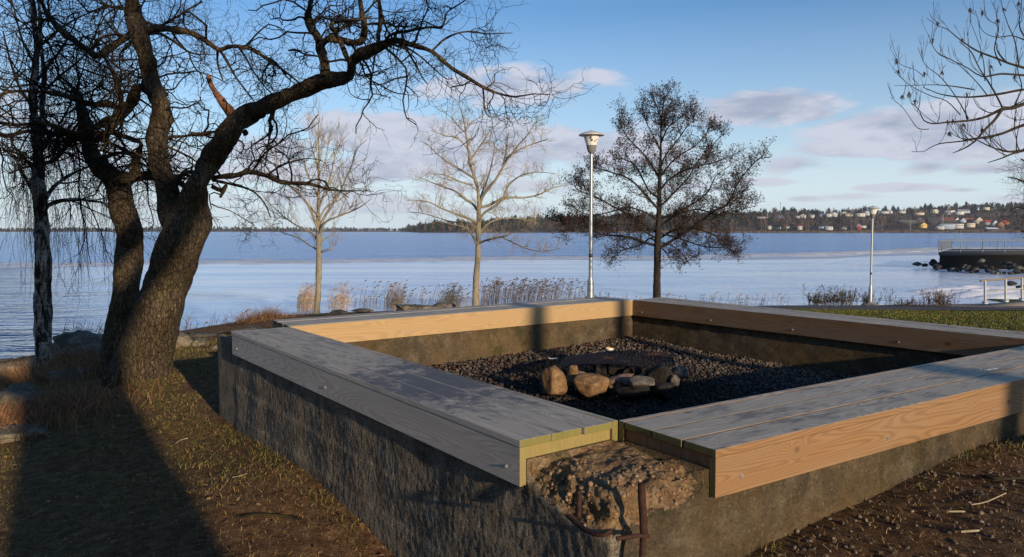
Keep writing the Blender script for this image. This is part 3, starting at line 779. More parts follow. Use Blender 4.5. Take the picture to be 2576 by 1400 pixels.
# ---- benches
def cham_box(pts8, ch):
    """pts8: bottom quad (4) + top quad (4) -> chamfered bmesh arrays with uv frame"""
    bm = bmesh.new(); vs = [bm.verts.new(p) for p in pts8]
    for f in [(0, 3, 2, 1), (4, 5, 6, 7), (0, 1, 5, 4), (1, 2, 6, 5), (2, 3, 7, 6), (3, 0, 4, 7)]: bm.faces.new([vs[i] for i in f])
    bmesh.ops.recalc_face_normals(bm, faces=bm.faces)
    if ch: bmesh.ops.bevel(bm, geom=list(bm.edges), offset=ch, segments=2, profile=.6, affect='EDGES')
    bmesh.ops.recalc_face_normals(bm, faces=bm.faces); return bm
UVO = [0]
def board(name, parent, q, z0, z1, mats, ch=.003, nseg=1):
    """q: 4 plan points (start-outer, start-inner, end-inner, end-outer). mats: (top, side, end)"""
    bm = cham_box([(*q[0], z0), (*q[1], z0), (*q[2], z0), (*q[3], z0), (*q[0], z1), (*q[1], z1), (*q[2], z1), (*q[3], z1)], ch)
    ax = norm(np.array([*(q[3] - q[0]), 0])); sd = norm(np.array([*(q[1] - q[0]), 0])); sd = norm(sd - ax * (sd @ ax)); UVO[0] += 1; off = UVO[0] * 2.37
    V, Fc, mi, uv = [], [], [], []
    for v in bm.verts: V.append(np.array(v.co))
    for f in bm.faces:
        nn = np.array(f.normal); kind = 0 if nn[2] > .6 else (2 if abs(nn @ ax) > .6 else 1)
        mi.append(kind); Fc.append([v.index for v in f.verts])
        for v in f.verts:
            p = np.array(v.co); a = p @ ax; b = p @ sd if abs(nn[2]) > .6 else p[2] + 3
            if kind == 2: a, b = p[2], p @ sd
            uv.append((a + off, b + off * .37))
    bm.verts.index_update()
    o = mesh_obj(name, np.array(V), Fc, [MAT[m] for m in mats], parent, False, None, mi, uv); bm.free(); return o
def bolt(parent, p, nrm, r=.0085):
    nrm = norm(np.array([*nrm, 0.])); mb = MB(); p = np.array(p)
    mb.bar(p - nrm * .002, p + nrm * .0022, r, 14); mb.bar(p, p + nrm * .007, r * .58, 6)
    # caps
    for c, rr in ((p + nrm * .0022, r), (p + nrm * .007, r * .58)):
        sdv = np.cross(nrm, (0, 0, 1)); ring = [c + rr * (math.cos(a) * sdv + math.sin(a) * np.array([0, 0, 1])) for a in np.arange(12) * PI / 6]
        mb.add(ring + [c], [[i, (i + 1) % 12, 12, 12] for i in range(12)])
    mbv = np.concatenate(mb.v); ff = [list(dict.fromkeys(map(int, r))) for a in mb.f for r in a]
    return mesh_obj('bolt', mbv, ff, MAT['zinc'], parent)
LBL = {'A': 'grey weathered plank bench with dark stains on the near left side of the pit',
       'B': 'plank bench on the near right side of the pit with a glowing orange front board',
       'C': 'far plank bench in front of the reeds with a pale yellow knotty inner board',
       'D': 'plank bench on the far right side of the pit with a shaded brown inner board'}
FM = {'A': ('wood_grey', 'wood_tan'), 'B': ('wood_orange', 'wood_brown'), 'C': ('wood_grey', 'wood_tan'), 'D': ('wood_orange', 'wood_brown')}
ENDM = {'A': 'wood_end', 'B': 'wood_end_shaded', 'C': 'wood_end_shaded', 'D': 'wood_brown'}
for key, (s0, i0, i1, s1) in BENCH.items():
    w0, w1 = np.linalg.norm(i0 - s0), np.linalg.norm(i1 - s1); L = np.linalg.norm(i1 - i0)
    base = (s0 + i0) / 2; b = empty('plank_bench', (*base, WT), LBL[key], 'bench', 'plank benches on the four sides of the fire pit')
    wi = .029; usable = 1 - wi / w0
    def P(s, t): return (s0 + (i0 - s0) * t) * (1 - s) + (s1 + (i1 - s1) * t) * s
    def quad(sa, sb, ta, tb): return [P(sa, ta), P(sa, tb), P(sb, tb), P(sb, ta)]
    g_ = .010 / w0; pw = (usable - 2.6 * g_) / 3
    outm, inm = FM[key]; om = outm if key in 'BD' else 'wood_grey'
    for k in range(3):
        ta = k * (pw + g_); ds = RNG.uniform(-.0012, .0015); dz = RNG.uniform(-.0015, .0015)
        board('plank', b, quad(ds, 1 + RNG.uniform(-.001, .002), ta, ta + pw), BT - .028 + dz, BT + dz, ('wood_top', om if k == 0 else ('wood_brown' if key == 'B' else 'wood_grey'), ENDM[key]), .0035)
    board('inner_fascia', b, quad(.0005, .9995, 1 - wi / w0, 1), BT - .170, BT - .001, ('wood_top', inm, ENDM[key]), .002)
    board('outer_fascia', b, quad(.0005, .9995, .004, .004 + .028 / w0), BT - .170, BT - .0285, (outm, outm, 'wood_batten' if key == 'A' else ENDM[key]), .002)
    nb = 6
    for m in range(nb):
        sa = .002 + (1 - .004 - .045 / L) * m / (nb - 1)
        if key in 'AB' and m == 0: sa = .0035
        board('batten', b, quad(sa, sa + .045 / L, .004 + .034 / w0 if key == 'A' else .07, 1 - (wi + .004) / w0), BT - .075 , BT - .029, ('wood_batten', 'wood_batten', 'wood_batten' if key != 'B' else 'wood_brown'), .001)
        if key in 'AB' and m == 0:
            pass
    no = -norm(np.array([*(i0 - s0)]))
    for m, s in enumerate((.024, .5, .964) if key == 'A' else (.035, .27, .5, .74, .965)):
        p = P(s, .004); d = norm(np.array([-(s1 - s0)[1], (s1 - s0)[0]])); d = d if d @ (p - ctr) > 0 else -d
        if key in 'AB': bolt(b, (*p, BT - .115), d)
        p = P(s, 1.); d2 = norm(np.array([-(i1 - i0)[1], (i1 - i0)[0]])); d2 = d2 if d2 @ (ctr - p) > 0 else -d2
        if key in 'CD': bolt(b, (*p, BT - .125), d2, .009)
    for s in ([.012, .2, .4] if key in 'AB' else []):
        for k in range(3):
            for e in (.25, .75):
                p = P(s, k * (pw + g_) + pw * e); mb = MB(); c = np.array([*p, BT + .0018]); ring = [c + .0042 * np.array([math.cos(a), math.sin(a), 0]) for a in np.arange(8) * PI / 4]
                mb.add(ring + [c + (0, 0, .001)], [[i, (i + 1) % 8, 8] for i in range(8)]); mb.build('screw', MAT['zinc'], b)

# ---- gravel
def pit_z(x, y):
    # heaped a little toward the far corner
    d = np.hypot(x - C1i[0], y - C1i[1]); return .325 + .05 * np.exp(-(d / .8) ** 2) + .012 * np.sin(x * 2.1 + 1) * np.cos(y * 1.7)
icn = [A0i, A1i, C1i, NR]
def in_inner(x, y, m=.0):
    ok = np.ones(np.shape(x), bool)
    for i in range(4):
        a, b_ = icn[i], icn[(i + 1) % 4]; t = norm(b_ - a); nn = np.array([-t[1], t[0]]); nn = nn if nn @ (ctr - a) > 0 else -nn
        ok &= ((x - a[0]) * nn[0] + (y - a[1]) * nn[1]) > m
    return ok
Q = [c + (c - ctr) * .02 for c in icn]; s_ = np.linspace(0, 1, 40); V = []
for a in s_:
    for b_ in s_:
        p = Q[0] * (1 - a) * (1 - b_) + Q[1] * a * (1 - b_) + Q[2] * a * b_ + Q[3] * (1 - a) * b_; V.append((*p, float(pit_z(*p)) - .012))
i = np.arange(1600).reshape(40, 40)
tag(mesh_obj('pit_floor', V, np.stack([i[:-1, :-1], i[1:, :-1], i[1:, 1:], i[:-1, 1:]], -1).reshape(-1, 4), MAT['pit_soil'], smooth=True), 'dark earth floor of the fire pit under the gravel', 'ground', kind='structure')
n = 42000
x = RNG.uniform(-2.0, 3.9, n); y = RNG.uniform(2.9, 8.6, n); k = in_inner(x, y, -.02); x, y = x[k], y[k]
fire = np.array([.72, 6.0]); df = np.hypot(x - fire[0], (y - fire[1]) * 1.1); n = len(x)
tv, tf = ico(1); tvv = tv * (1 + .17 * RNG.standard_normal((len(tv), 1)))
rad = RNG.uniform(.006, .017, n) * np.where(RNG.random(n) < .10, 1.6, 1)
scl = np.stack([rad, rad * RNG.uniform(.65, 1, n), rad * RNG.uniform(.4, .8, n)], 1)
z = pit_z(x, y) + rad * .1 + RNG.uniform(-.004, .010, n)
v, f = scatter(tvv, tf, np.c_[x, y, z], scl, rot_rand(n))
base = np.array([(.26, .22, .18), (.38, .31, .25), (.13, .12, .11), (.46, .38, .31), (.30, .19, .13), (.20, .19, .19)])[RNG.integers(0, 6, n)] * RNG.uniform(.6, 1.15, (n, 1))
soot_shade = np.clip(1.35 - df / 1.2, 0, 1)[:, None]; near = np.clip((5.9 - y) / 1.5, 0, 1)[:, None]  # soot widened and near gravel darkened to paint in the near bench's shadow
base = base * (.58, .56, .55) * (1 - .9 * soot_shade) * (1 - .80 * near)
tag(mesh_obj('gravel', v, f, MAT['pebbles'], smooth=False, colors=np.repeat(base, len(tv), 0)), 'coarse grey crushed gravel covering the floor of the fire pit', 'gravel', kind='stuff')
# leaf litter on the gravel by the lit wall
def leaves(name, xs, ys, zs, size, cols_, label, parent=None):
    n = len(xs); tv = np.array([(-1, 0, 0), (-.35, .5, .12), (.5, .4, .2), (1, 0, .05), (.5, -.42, .15), (-.35, -.5, .1)]); tf = np.array([[0, 1, 4, 5], [1, 2, 3, 4]])
    s = RNG.uniform(.6, 1.3, n)[:, None] * np.array([[size, size, size]]) * RNG.uniform(.6, 1.1, (n, 3))
    rz = rot_z(RNG.uniform(0, 6.28, n)); tl = rot_rand(n); tilt = RNG.uniform(-.5, .5, n); c, s2 = np.cos(tilt), np.sin(tilt); o = np.zeros(n); i = np.ones(n)
    rx = np.stack([np.stack([i, o, o], -1), np.stack([o, c, -s2], -1), np.stack([o, s2, c], -1)], 1)
    v, f = scatter(tv, tf, np.c_[xs, ys, zs], s, np.einsum('nij,njk->nik', rz, rx))
    c = np.array(cols_)[RNG.integers(0, len(cols_), n)] * RNG.uniform(.6, 1.2, (n, 1))
    return tag(mesh_obj(name, v, f, MAT['litter'], parent, colors=np.repeat(c, 6, 0)), label, 'leaves' if parent is None else None, kind='stuff')
t = RNG.uniform(0.05, 1.0, 420); p = A1i[None] + (C1i - A1i)[None] * t[:, None]; nn = norm(ctr - (A1i + C1i) / 2); dist = np.abs(RNG.normal(.03, .22, 420)) + .01
xs, ys = p[:, 0] + nn[0] * dist, p[:, 1] + nn[1] * dist; kk = in_inner(xs, ys, .02); xs, ys = xs[kk], ys[kk]
leaves('fallen_leaves', xs, ys, pit_z(xs, ys) + .016, .026, [(.12, .05, .03), (.20, .10, .05), (.10, .06, .05), (.26, .17, .10), (.06, .04, .035)], 'dead brown leaves blown against the sunlit inner wall of the pit')

# ---- fire ring stones
def stone(name, c, dims, mat, label, seed, rz=0, tilt=(0, 0), angular=.25, cat='stone', group=None, sub=4, flat=0):
    tv, tf = ico(sub); v = tv.copy()
    # chisel with random planes for angular faces
    rs = np.random.default_rng(seed)
    for _ in range(int(14 * angular * 4)):
        nn = norm(rs.standard_normal(3)); dd_ = rs.uniform(.62, .90); e = v @ nn - dd_; v = v - np.clip(e, 0, None)[:, None] * nn[None] * .92
    for i in range(len(v)):
        q = v[i]; v[i] = q * (1 + .14 * noise.noise((q[0] * 1.4 + seed, q[1] * 1.4, q[2] * 1.4)) + .05 * noise.noise((q[0] * 5 + seed, q[1] * 5, q[2] * 5)) + .02 * noise.noise((q[0] * 15, q[1] * 15 + seed, q[2] * 15)))
    if cat == 'rock':
        for i in range(len(v)):
            q = v[i]; kq = abs(noise.noise((q[0] * 2.6 + seed, q[1] * 2.6, q[2] * 5.2))) + .5 * abs(noise.noise((q[0] * 6 + seed, q[1] * 6, q[2] * 11))) + .25 * abs(noise.noise((q[0] * 14 + seed, q[1] * 14, q[2] * 22)))
            v[i] = q * (1.06 - .34 * kq)
    v = v * np.array(dims) / 2
    from mathutils import Euler
    M = np.array(Euler((tilt[0], tilt[1], rz)).to_matrix()); v = v @ M.T + np.array(c)
    o = mesh_obj(name, v, tf, MAT[mat], smooth=True); return tag(o, label, cat, group)
def sp(x, y, Y): return R((1650 + x / 4) / 1.24922, (1000 + y / 4) / 1.24922, Y)
GR = 'stones of the fire ring'
stone('fire_stone', sp(372, 795, 5.55), (.225, .20, .27), 'stone_ochre', 'tall rounded ochre boulder at the left end of the fire ring', 3, .4, (0, -.05), .42, group=GR)
stone('fire_stone', sp(585, 740, 5.74), (.09, .11, .20), 'stone_ochre', 'small ochre stone wedged behind the tall boulder of the fire ring', 5, .8, (0, .3), .25, group=GR)
stone('fire_stone', sp(835, 835, 5.52), (.305, .22, .205), 'stone_ochre', 'wide blocky sunlit stone beside the tall boulder of the fire ring', 8, -.1, (0, .05), .42, group=GR)
stone('fire_stone', sp(1160, 765, 5.60), (.29, .18, .075), 'stone_red', 'thin reddish slab propped up in the middle of the fire ring', 12, .2, (.1, -.22), .45, group=GR)
stone('fire_stone', sp(1420, 800, 5.42), (.26, .20, .09), 'stone_grey', 'flat grey slab lying on a dark block in front of the fire', 21, .1, (0, -.05), .45, group=GR)
stone('fire_stone', sp(1385, 925, 5.42), (.29, .18, .13), 'stone_char', 'dark block half buried in gravel, carrying the flat grey slab', 25, -.1, (0, 0), .4, group=GR)
stone('fire_stone', sp(1690, 715, 5.66), (.26, .22, .20), 'stone_char', 'large sooty angular stone under the right half of the grill', 31, .2, (.1, .5), .45, group=GR)
stone('fire_stone', sp(1875, 790, 5.58), (.10, .10, .12), 'stone_grey', 'pale chipped stone leaning on the large sooty stone', 36, .5, (.2, -.6), .45, group=GR)
stone('fire_stone', sp(1745, 905, 5.38), (.165, .15, .13), 'stone_char', 'round dark stone at the front right of the fire ring', 41, 0, (0, 0), .12, group=GR)
stone('fire_stone', sp(1925, 690, 5.85), (.15, .16, .13), 'stone_grey', 'tan stone holding the right corner of the grill', 45, .3, (0, .1), .35, group=GR)
stone('fire_stone', sp(1090, 850, 5.55), (.08, .08, .07), 'stone_ochre', 'fist-sized tan stone under the thin reddish slab', 48, .3, (0, .1), .35, group=GR, sub=3)
stone('fire_stone', sp(690, 690, 5.95), (.15, .10, .05), 'stone_grey', 'low flat stone behind the wide blocky stone of the fire ring', 52, .3, (0, .1), .4, group=GR, sub=3)
def log(name, a, b, r, label):
    a, b = np.array(a), np.array(b); pts = [(*(a + (b - a) * t + RNG.normal(0, r * .15, 3)), r * (1 - .2 * t)) for t in np.linspace(0, 1, 6)]
    v, f, cf, _ = trunk_mesh(pts, 12, .03, .02, 20, 5, .008)
    return tag(mesh_obj(name, v, [list(q) for q in f] + [[p_, q_, r_] for p_, q_, r_, _ in cf] + [list(range(12))], MAT['stone_char'], smooth=True), label, 'firewood')
log('charred_log', sp(900, 640, 6.0), sp(1230, 640, 5.9), .055, 'black charred log end lying under the grill mesh')
log('charred_log', sp(1300, 690, 5.8), sp(1500, 600, 6.1), .045, 'half-burnt stick of firewood beneath the right side of the grill')
# charcoal and ash inside the ring
n = 520; x = RNG.normal(.80, .20, n); y = RNG.normal(5.95, .17, n); tv, tf = ico(1); rr = RNG.uniform(.006, .024, n)
v, f = scatter(tv * (1 + .2 * RNG.standard_normal((len(tv), 1))), tf, np.c_[x, y, pit_z(x, y) + .016], np.stack([rr * 1.5, rr * .8, rr * .7], 1), rot_rand(n))
tag(mesh_obj('charcoal', v, f, MAT['pebbles'], colors=np.repeat(pal([(.01, .01, .01), (.02, .018, .017), (.008, .008, .009), (.30, .29, .28)], n), len(tv), 0)), 'black charcoal lumps and pale ash in the middle of the fire ring', 'charcoal', kind='stuff')
# ---- grill: expanded metal
gc = [sp(x, y, 1) for x, y in ((380, 615), (500, 478), (1000, 418), (1430, 395), (1860, 450), (1890, 612), (1440, 588), (1170, 566))]
def spz(x, y, z): return RZ((1650 + x / 4) / 1.24922, (1000 + y / 4) / 1.24922, z)
near = [spz(385, 612, .545), spz(780, 585, .55), spz(1170, 566, .545), spz(1440, 580, .535), spz(1890, 612, .53)]
far = [spz(510, 478, .50), spz(800, 440, .50), spz(1100, 410, .50), spz(1430, 395, .50), spz(1860, 448, .50)]
NU, NV = 40, 30
def gpnt(u, v):
    x = u * 4; a = min(3, int(x)); f_ = x - a; A_ = near[a] * (1 - f_) + near[a + 1] * f_; B_ = far[a] * (1 - f_) + far[a + 1] * f_
    p = A_ * (1 - v) + B_ * v; p[2] += .010 * math.sin(u * 7) * (1 - v); return p
seg = []
for i in range(NU):
    for j in range(NV):
        c = [gpnt((i + .5) / NU, j / NV), gpnt((i + 1) / NU, (j + .5) / NV), gpnt((i + .5) / NU, (j + 1) / NV), gpnt(i / NU, (j + .5) / NV)]
        for a in range(4): seg.append((c[a], c[(a + 1) % 4]))
seg = np.array(seg); v, f = tubes(seg, np.full((len(seg), 2), .0014), 3)
tag(mesh_obj('grill_grate', v, f, MAT['grill_iron']), 'black expanded-metal grill sheet with rusty patch lying over the fire ring', 'grill')
# candle tin, scrap of paper, feather
c = sp(1062, 385, 7.55); c[2] = float(pit_z(c[0], c[1])) + .02
t = empty('candle_tin', c, 'small round tin lid with orange inside lying on the gravel behind the grill', 'tin')
mb = MB(); mb.lathe(c, [(.0, 0), (.038, 0), (.040, .004), (.040, .022), (.0385, .0225)], 24); mb.build('tin_rim', MAT['tin'], t, smooth=True)
mb = MB(); mb.lathe(c, [(.0384, .0222), (.0382, .012), (.0, .011)], 24); mb.build('tin_bowl', MAT['tin_inside'], t, smooth=True)
def scrap(name, c, w, h, label, cat, mat='paper', rz=0):
    V = []; F_ = []; n = 9
    for i in range(n):
        for j in range(n):
            u, v_ = i / (n - 1) - .5, j / (n - 1) - .5; rr = 1 - .35 * noise.noise((u * 5 + c[0], v_ * 5, 0))
            x, y = u * w * rr, v_ * h * rr * (1 - 1.2 * u * u); V.append((c[0] + x * math.cos(rz) - y * math.sin(rz), c[1] + x * math.sin(rz) + y * math.cos(rz), c[2] + .006 * noise.noise((u * 4, v_ * 4, c[1])) + .02 * u * u * w / .1))
    for i in range(n - 1):
        for j in range(n - 1): F_.append([i * n + j, (i + 1) * n + j, (i + 1) * n + j + 1, i * n + j + 1])
    return tag(mesh_obj(name, V, np.array(F_), MAT[mat], smooth=True), label, cat)
c = sp(350, 515, 7.0); c[2] = float(pit_z(c[0], c[1])) + .03
scrap('paper_scrap', c, .075, .06, 'crumpled white scrap of paper on the gravel left of the grill', 'litter')
c = RZ(3105 / 1.24922, 1161 / 1.24922, BT + .006); scrap('feather', c, .10, .016, 'small white feather lying on the near right bench', 'feather', rz=.2)
# ---------------------------------------------------------------- trees
def limb(pts, Y0, Y1=None, k=1.0):
    """[(px,py,half width px)] + depth at both ends -> [(x,y,z,r)]"""
    Y1 = Y0 if Y1 is None else Y1; n = len(pts); out = []
    for i, (a, b, w) in enumerate(pts):
        t = i / max(1, n - 1); Y = Y0 + (Y1 - Y0) * t + .10 * math.sin(i * 1.9 + a * .01) * min(1, t * 2)
        p = R(a, b, Y); out.append((*p, w * k * Y / FV))
    return out
def twig_mesh(name, sets, mat, parent, label=None):
    V, F, n = [], [], 0
    for P, r, s in sets:
        v, f = tubes(P, r, s); V.append(v); F.append(f + n); n += len(v)
    o = mesh_obj(name, np.concatenate(V), np.concatenate(F), mat, parent)
    if label: o['label'] = label
    return o
def taper(r0, n, end=.35): return np.maximum(np.asarray(r0)[:, None] * np.linspace(1, end, n)[None, :], .0006)

def crown_from(limbs, dens, L1, L2, L3, r1, rtip, gn, ang=(35, 75), k2=6, k3=3, flat=1., up=.05, trop=(0, 0, .1), t_start=.1, k4=0, thin=1.):
    """random gnarly twigs along given limbs [(q (n,4))]; dens = shoots per metre"""
    S, D, Rr = [], [], []
    for q in limbs:
        P = q[:, :3]; seg = np.linalg.norm(np.diff(P, axis=0), axis=1); L = seg.sum(); cum = np.r_[0, np.cumsum(seg)]
        m = max(1, int(L * dens)); t = RNG.uniform(t_start, 1, m) * L
        i = np.clip(np.searchsorted(cum, t) - 1, 0, len(P) - 2)
        T = norm(P[i + 1] - P[i]); rnd = RNG.standard_normal((m, 3)); rnd[:, 1] *= flat; perp = norm(rnd - (rnd * T).sum(1, keepdims=True) * T)
        a = np.radians(RNG.uniform(*ang, m))[:, None]; d = norm(T * np.cos(a) + perp * np.sin(a) + np.array([0, 0, up]))
        S.append(P[i]); D.append(d); Rr.append(np.minimum(q[i, 3] * .55, r1))
    S, D, Rr = np.concatenate(S), np.concatenate(D), np.concatenate(Rr)
    M = len(S); Ls = RNG.uniform(*L1, M) * np.clip(Rr / r1, .22, 1) ** .8
    P1 = grow(S, D, Ls, 9, gn, trop); R1 = taper(Rr, 10, .4)
    sets = [(P1, R1, 5)]
    s, d, r, t = spawn(P1, R1, k2, .2, 1, ang, flat, up); P2 = grow(s, d, RNG.uniform(*L2, len(s)), 6, gn * 1.15, trop); R2 = taper(np.clip(r * .62, rtip, None), 7, .45)
    sets.append((P2, R2, 4))
    s, d, r, t = spawn(P2, R2, k3, .25, 1, ang, flat, up); P3 = grow(s, d, RNG.uniform(*L3, len(s)), 4, gn * 1.2, trop); R3 = taper(np.clip(r * .7, rtip * .8, None), 5, .5)
    sets.append((P3, R3, 3))
    if k4:
        s, d, r, t = spawn(P3, R3, k4, .3, 1, ang, flat, up); P4 = grow(s, d, RNG.uniform(L3[0] * .5, L3[1] * .6, len(s)), 3, gn * 1.2, trop); sets.append((P4, taper(np.clip(r * .8, rtip * .7, None), 4, .6), 3)); P3 = P4
    return sets, P3

# ---- the old gnarled tree, two leaning stems from one root
YB = 7.9
base = R(330, 950, YB); base[2] = gz(base[0], base[1])
T = empty('gnarled_tree', base, 'large old bare tree with two leaning lichen-covered stems and a long limb reaching right', 'tree')
def V1(l): return [(x / 2.498, y / 2.498, w / 2.498) for x, y, w in l]
def V3(l): return [(x / 2.498, (600 + y / 2) / 1.24922, w / 2.498) for x, y, w in l]
def V2(l): return [(480.3 + x / 2.186, y / 2.186, w / 2.186) for x, y, w in l]
parts = []
def bp(name, pts, seed, sides=18, step=.05, lump=.02, freq=5, bark=.008, mat='bark_old', par=None):
    o, q = bark_part(name, pts, MAT[mat], par or T, sides, step, lump, freq, seed, bark); parts.append(q); return q
rt = [(352, 985, 100), (352, 950, 84), (362, 900, 70), (380, 840, 60), (398, 780, 56), (418, 720, 54), (440, 655, 52), (462, 590, 53), (474, 548, 52), (486, 510, 36), (500, 462, 27), (528, 408, 26), (560, 358, 26), (590, 316, 26), (631, 284, 23), (677, 261, 21), (736, 238, 19.5), (800, 210, 18), (846, 199, 15.5), (880, 190, 13)]
q_right = bp('trunk', limb(rt, YB, YB - .7), 1, sides=30, step=.035, lump=.03, freq=4)
lt = [(292, 985, 60), (292, 930, 40), (296, 860, 35), (308, 800, 34), (316, 740, 33), (320, 680, 33), (324, 620, 31), (324, 580, 31), (312, 528, 31), (298, 480, 28), (282, 446, 27), (256, 426, 24), (232, 396, 20), (222, 360, 18), (214, 312, 15), (204, 270, 11), (196, 235, 8)]
q_left = bp('trunk', limb(lt, YB + .25, YB + 1.0), 7, sides=26, step=.035, lump=.025, freq=4)
ct = [(444, 556, 34), (428, 520, 31), (416, 460, 24), (400, 408, 22), (391, 360, 23.5), (397, 330, 24), (407, 300, 23), (400, 260, 20), (388, 220, 20), (377, 180, 21), (364, 132, 20), (348, 80, 21), (336, 40, 20), (329, 0, 19), (322, -60, 17), (318, -140, 14)]
q_mid = bp('limb', limb(ct, YB - .1, YB + .1), 13, sides=22, step=.04, lump=.025, freq=5)
root_pts = [limb([(400, 900, 22), (405, 940, 26), (418, 965, 18)], YB - .15, YB - .4), limb([(330, 900, 24), (300, 945, 26), (262, 968, 14)], YB - .1, YB - .5), limb([(360, 920, 34), (350, 955, 30), (345, 975, 16)], YB - .35, YB - .6)]
for i, r_ in enumerate(root_pts[1:2]): bp('root', r_, 40 + i, sides=12)
# burls
def burl(px, py, w, Y, seed, dims=(1, .9, 1.2)):
    c = R(px, py, Y); r = w * Y / FV; tv, tf = ico(3)
    v = np.array([q * (1 + .22 * noise.noise((q[0] * 2 + seed, q[1] * 2, q[2] * 2)) + .08 * noise.noise((q[0] * 6, q[1] * 6 + seed, q[2] * 6))) for q in tv]) * np.array(dims) * r + c
    mesh_obj('burl', v, tf, MAT['bark_old'], T, smooth=True)
burl(504, 560, 22, YB - .25, 1, (1, 1, 1.5)); burl(494, 598, 16, YB - .3, 2, (1, 1, 1.2)); burl(436, 770, 20, YB - .2, 3, (.8, 1, 1.5)); burl(426, 302, 11, YB, 4); burl(512, 540, 14, YB - .2, 8)
burl(617, 333, 7, YB - .3, 5); burl(455, 520, 20, YB - .1, 6, (1, 1, .8))
# broken stub with bare wood
bp('broken_limb', limb([(596, 322, 13), (585, 292, 12), (570, 272, 10), (552, 246, 8), (536, 222, 7), (527, 203, 7), (525, 192, 6)], YB - .4, YB - .5), 21, sides=12, lump=.012, mat='bare_wood')
bp('broken_limb', limb([(588, 298, 11), (580, 272, 8), (566, 258, 4), (564, 247, 2.5)], YB - .45, YB - .5), 22, sides=10, lump=.01, mat='bare_wood')
LIMBS = []
def lb(pts, d0=0., d1=0., seed=3, name='limb', k=1.):
    p = limb(pts, YB + d0, YB + d1, k); w = max(a[2] for a in pts)
    o, q = bark_part(name, p, MAT['bark_old'], T, 12 if w > 7 else 8, .05, .016, 7, seed, .004); LIMBS.append(q); return q
lb(V2([(870, 425, 26), (885, 385, 27), (884, 350, 27), (910, 315, 33), (960, 288, 33), (1020, 262, 30), (1080, 235, 22), (1140, 222, 17), (1195, 240, 14), (1250, 255, 13), (1330, 285, 12), (1430, 370, 11), (1520, 425, 10), (1610, 480, 9), (1700, 515, 6), (1790, 530, 5), (1880, 515, 3.5), (1965, 520, 2)]), -.7, -1.6, 31)
lb(V2([(745, 420, 26), (738, 370, 25), (727, 320, 25), (713, 270, 24), (708, 225, 22), (690, 190, 21), (655, 155, 19), (640, 100, 20), (652, 40, 16), (660, -20, 14), (668, -90, 11)]), -.75, -.5, 32)
lb(V2([(712, 255, 18), (735, 225, 17), (775, 212, 18), (830, 220, 20), (880, 232, 19), (925, 232, 18), (950, 200, 17), (958, 140, 14), (945, 90, 14), (935, 30, 12), (925, -50, 10)]), -.75, -1.2, 33)
lb(V2([(880, 360, 14), (855, 310, 15), (835, 260, 13), (815, 215, 12), (785, 165, 12), (772, 130, 12), (815, 118, 10), (870, 110, 9), (930, 108, 7), (990, 90, 4)]), -.8, -1.5, 34)
lb(V2([(1035, 255, 15), (1030, 190, 13), (1042, 130, 13), (1042, 60, 12), (1034, 0, 10), (1025, -80, 8)]), -1, -1.1, 35)
lb(V2([(1060, 240, 10), (1090, 195, 10), (1140, 178, 9), (1200, 168, 8), (1260, 155, 7), (1320, 148, 7), (1378, 150, 6), (1395, 110, 5), (1410, 65, 4), (1470, 25, 4), (1540, -20, 3)]), -1, -1.7, 36)
lb(V2([(1330, 275, 6), (1365, 240, 6), (1400, 210, 6), (1470, 180, 5), (1545, 172, 5), (1620, 185, 4), (1700, 182, 3), (1765, 180, 2)]), -1.2, -1.4, 37)
lb(V2([(1605, 480, 5), (1612, 550, 5), (1614, 600, 4), (1640, 640, 3), (1690, 640, 2)]), -1.4, -1.4, 38)
lb(V2([(1130, 250, 8), (1185, 270, 7), (1215, 320, 6), (1245, 370, 5), (1270, 420, 4), (1300, 460, 3)]), -1.1, -1.0, 39)
lb(V2([(1150, 240, 6), (1250, 300, 5), (1330, 370, 4), (1400, 430, 3), (1440, 430, 2)]), -1.1, -.6, 40)
lb(V2([(455, 590, 11), (445, 640, 13), (432, 665, 9), (442, 700, 10), (435, 725, 8), (400, 760, 5), (350, 790, 4), (300, 830, 3)]), -.6, -.4, 41)
lb(V2([(437, 730, 6), (425, 790, 5), (415, 860, 5), (410, 900, 3)]), -.5, -.5, 42)
lb(V2([(1012, 300, 6), (1005, 350, 5), (1000, 400, 4), (985, 440, 3), (940, 470, 2)]), -1, -.9, 43)
lb(V2([(120, 975, 12), (190, 968, 14), (250, 962, 15), (310, 945, 15), (360, 950, 14), (430, 970, 13), (480, 995, 12), (540, 1005, 11), (650, 1010, 10), (750, 1038, 7), (830, 1048, 5), (920, 1048, 3), (1000, 1050, 2)]), .0, -.9, 44)
lb(V2([(120, 990, 8), (170, 1000, 8), (260, 1020, 7), (340, 1050, 5), (400, 1110, 4), (440, 1195, 3)]), .1, .5, 45)
lb(V2([(420, 960, 7), (480, 920, 5), (560, 885, 4), (640, 870, 3), (720, 880, 2)]), -.5, -1., 46)
lb(V2([(0, 735, 12), (60, 738, 12), (120, 725, 9), (170, 722, 6)]), .2, .1, 47)
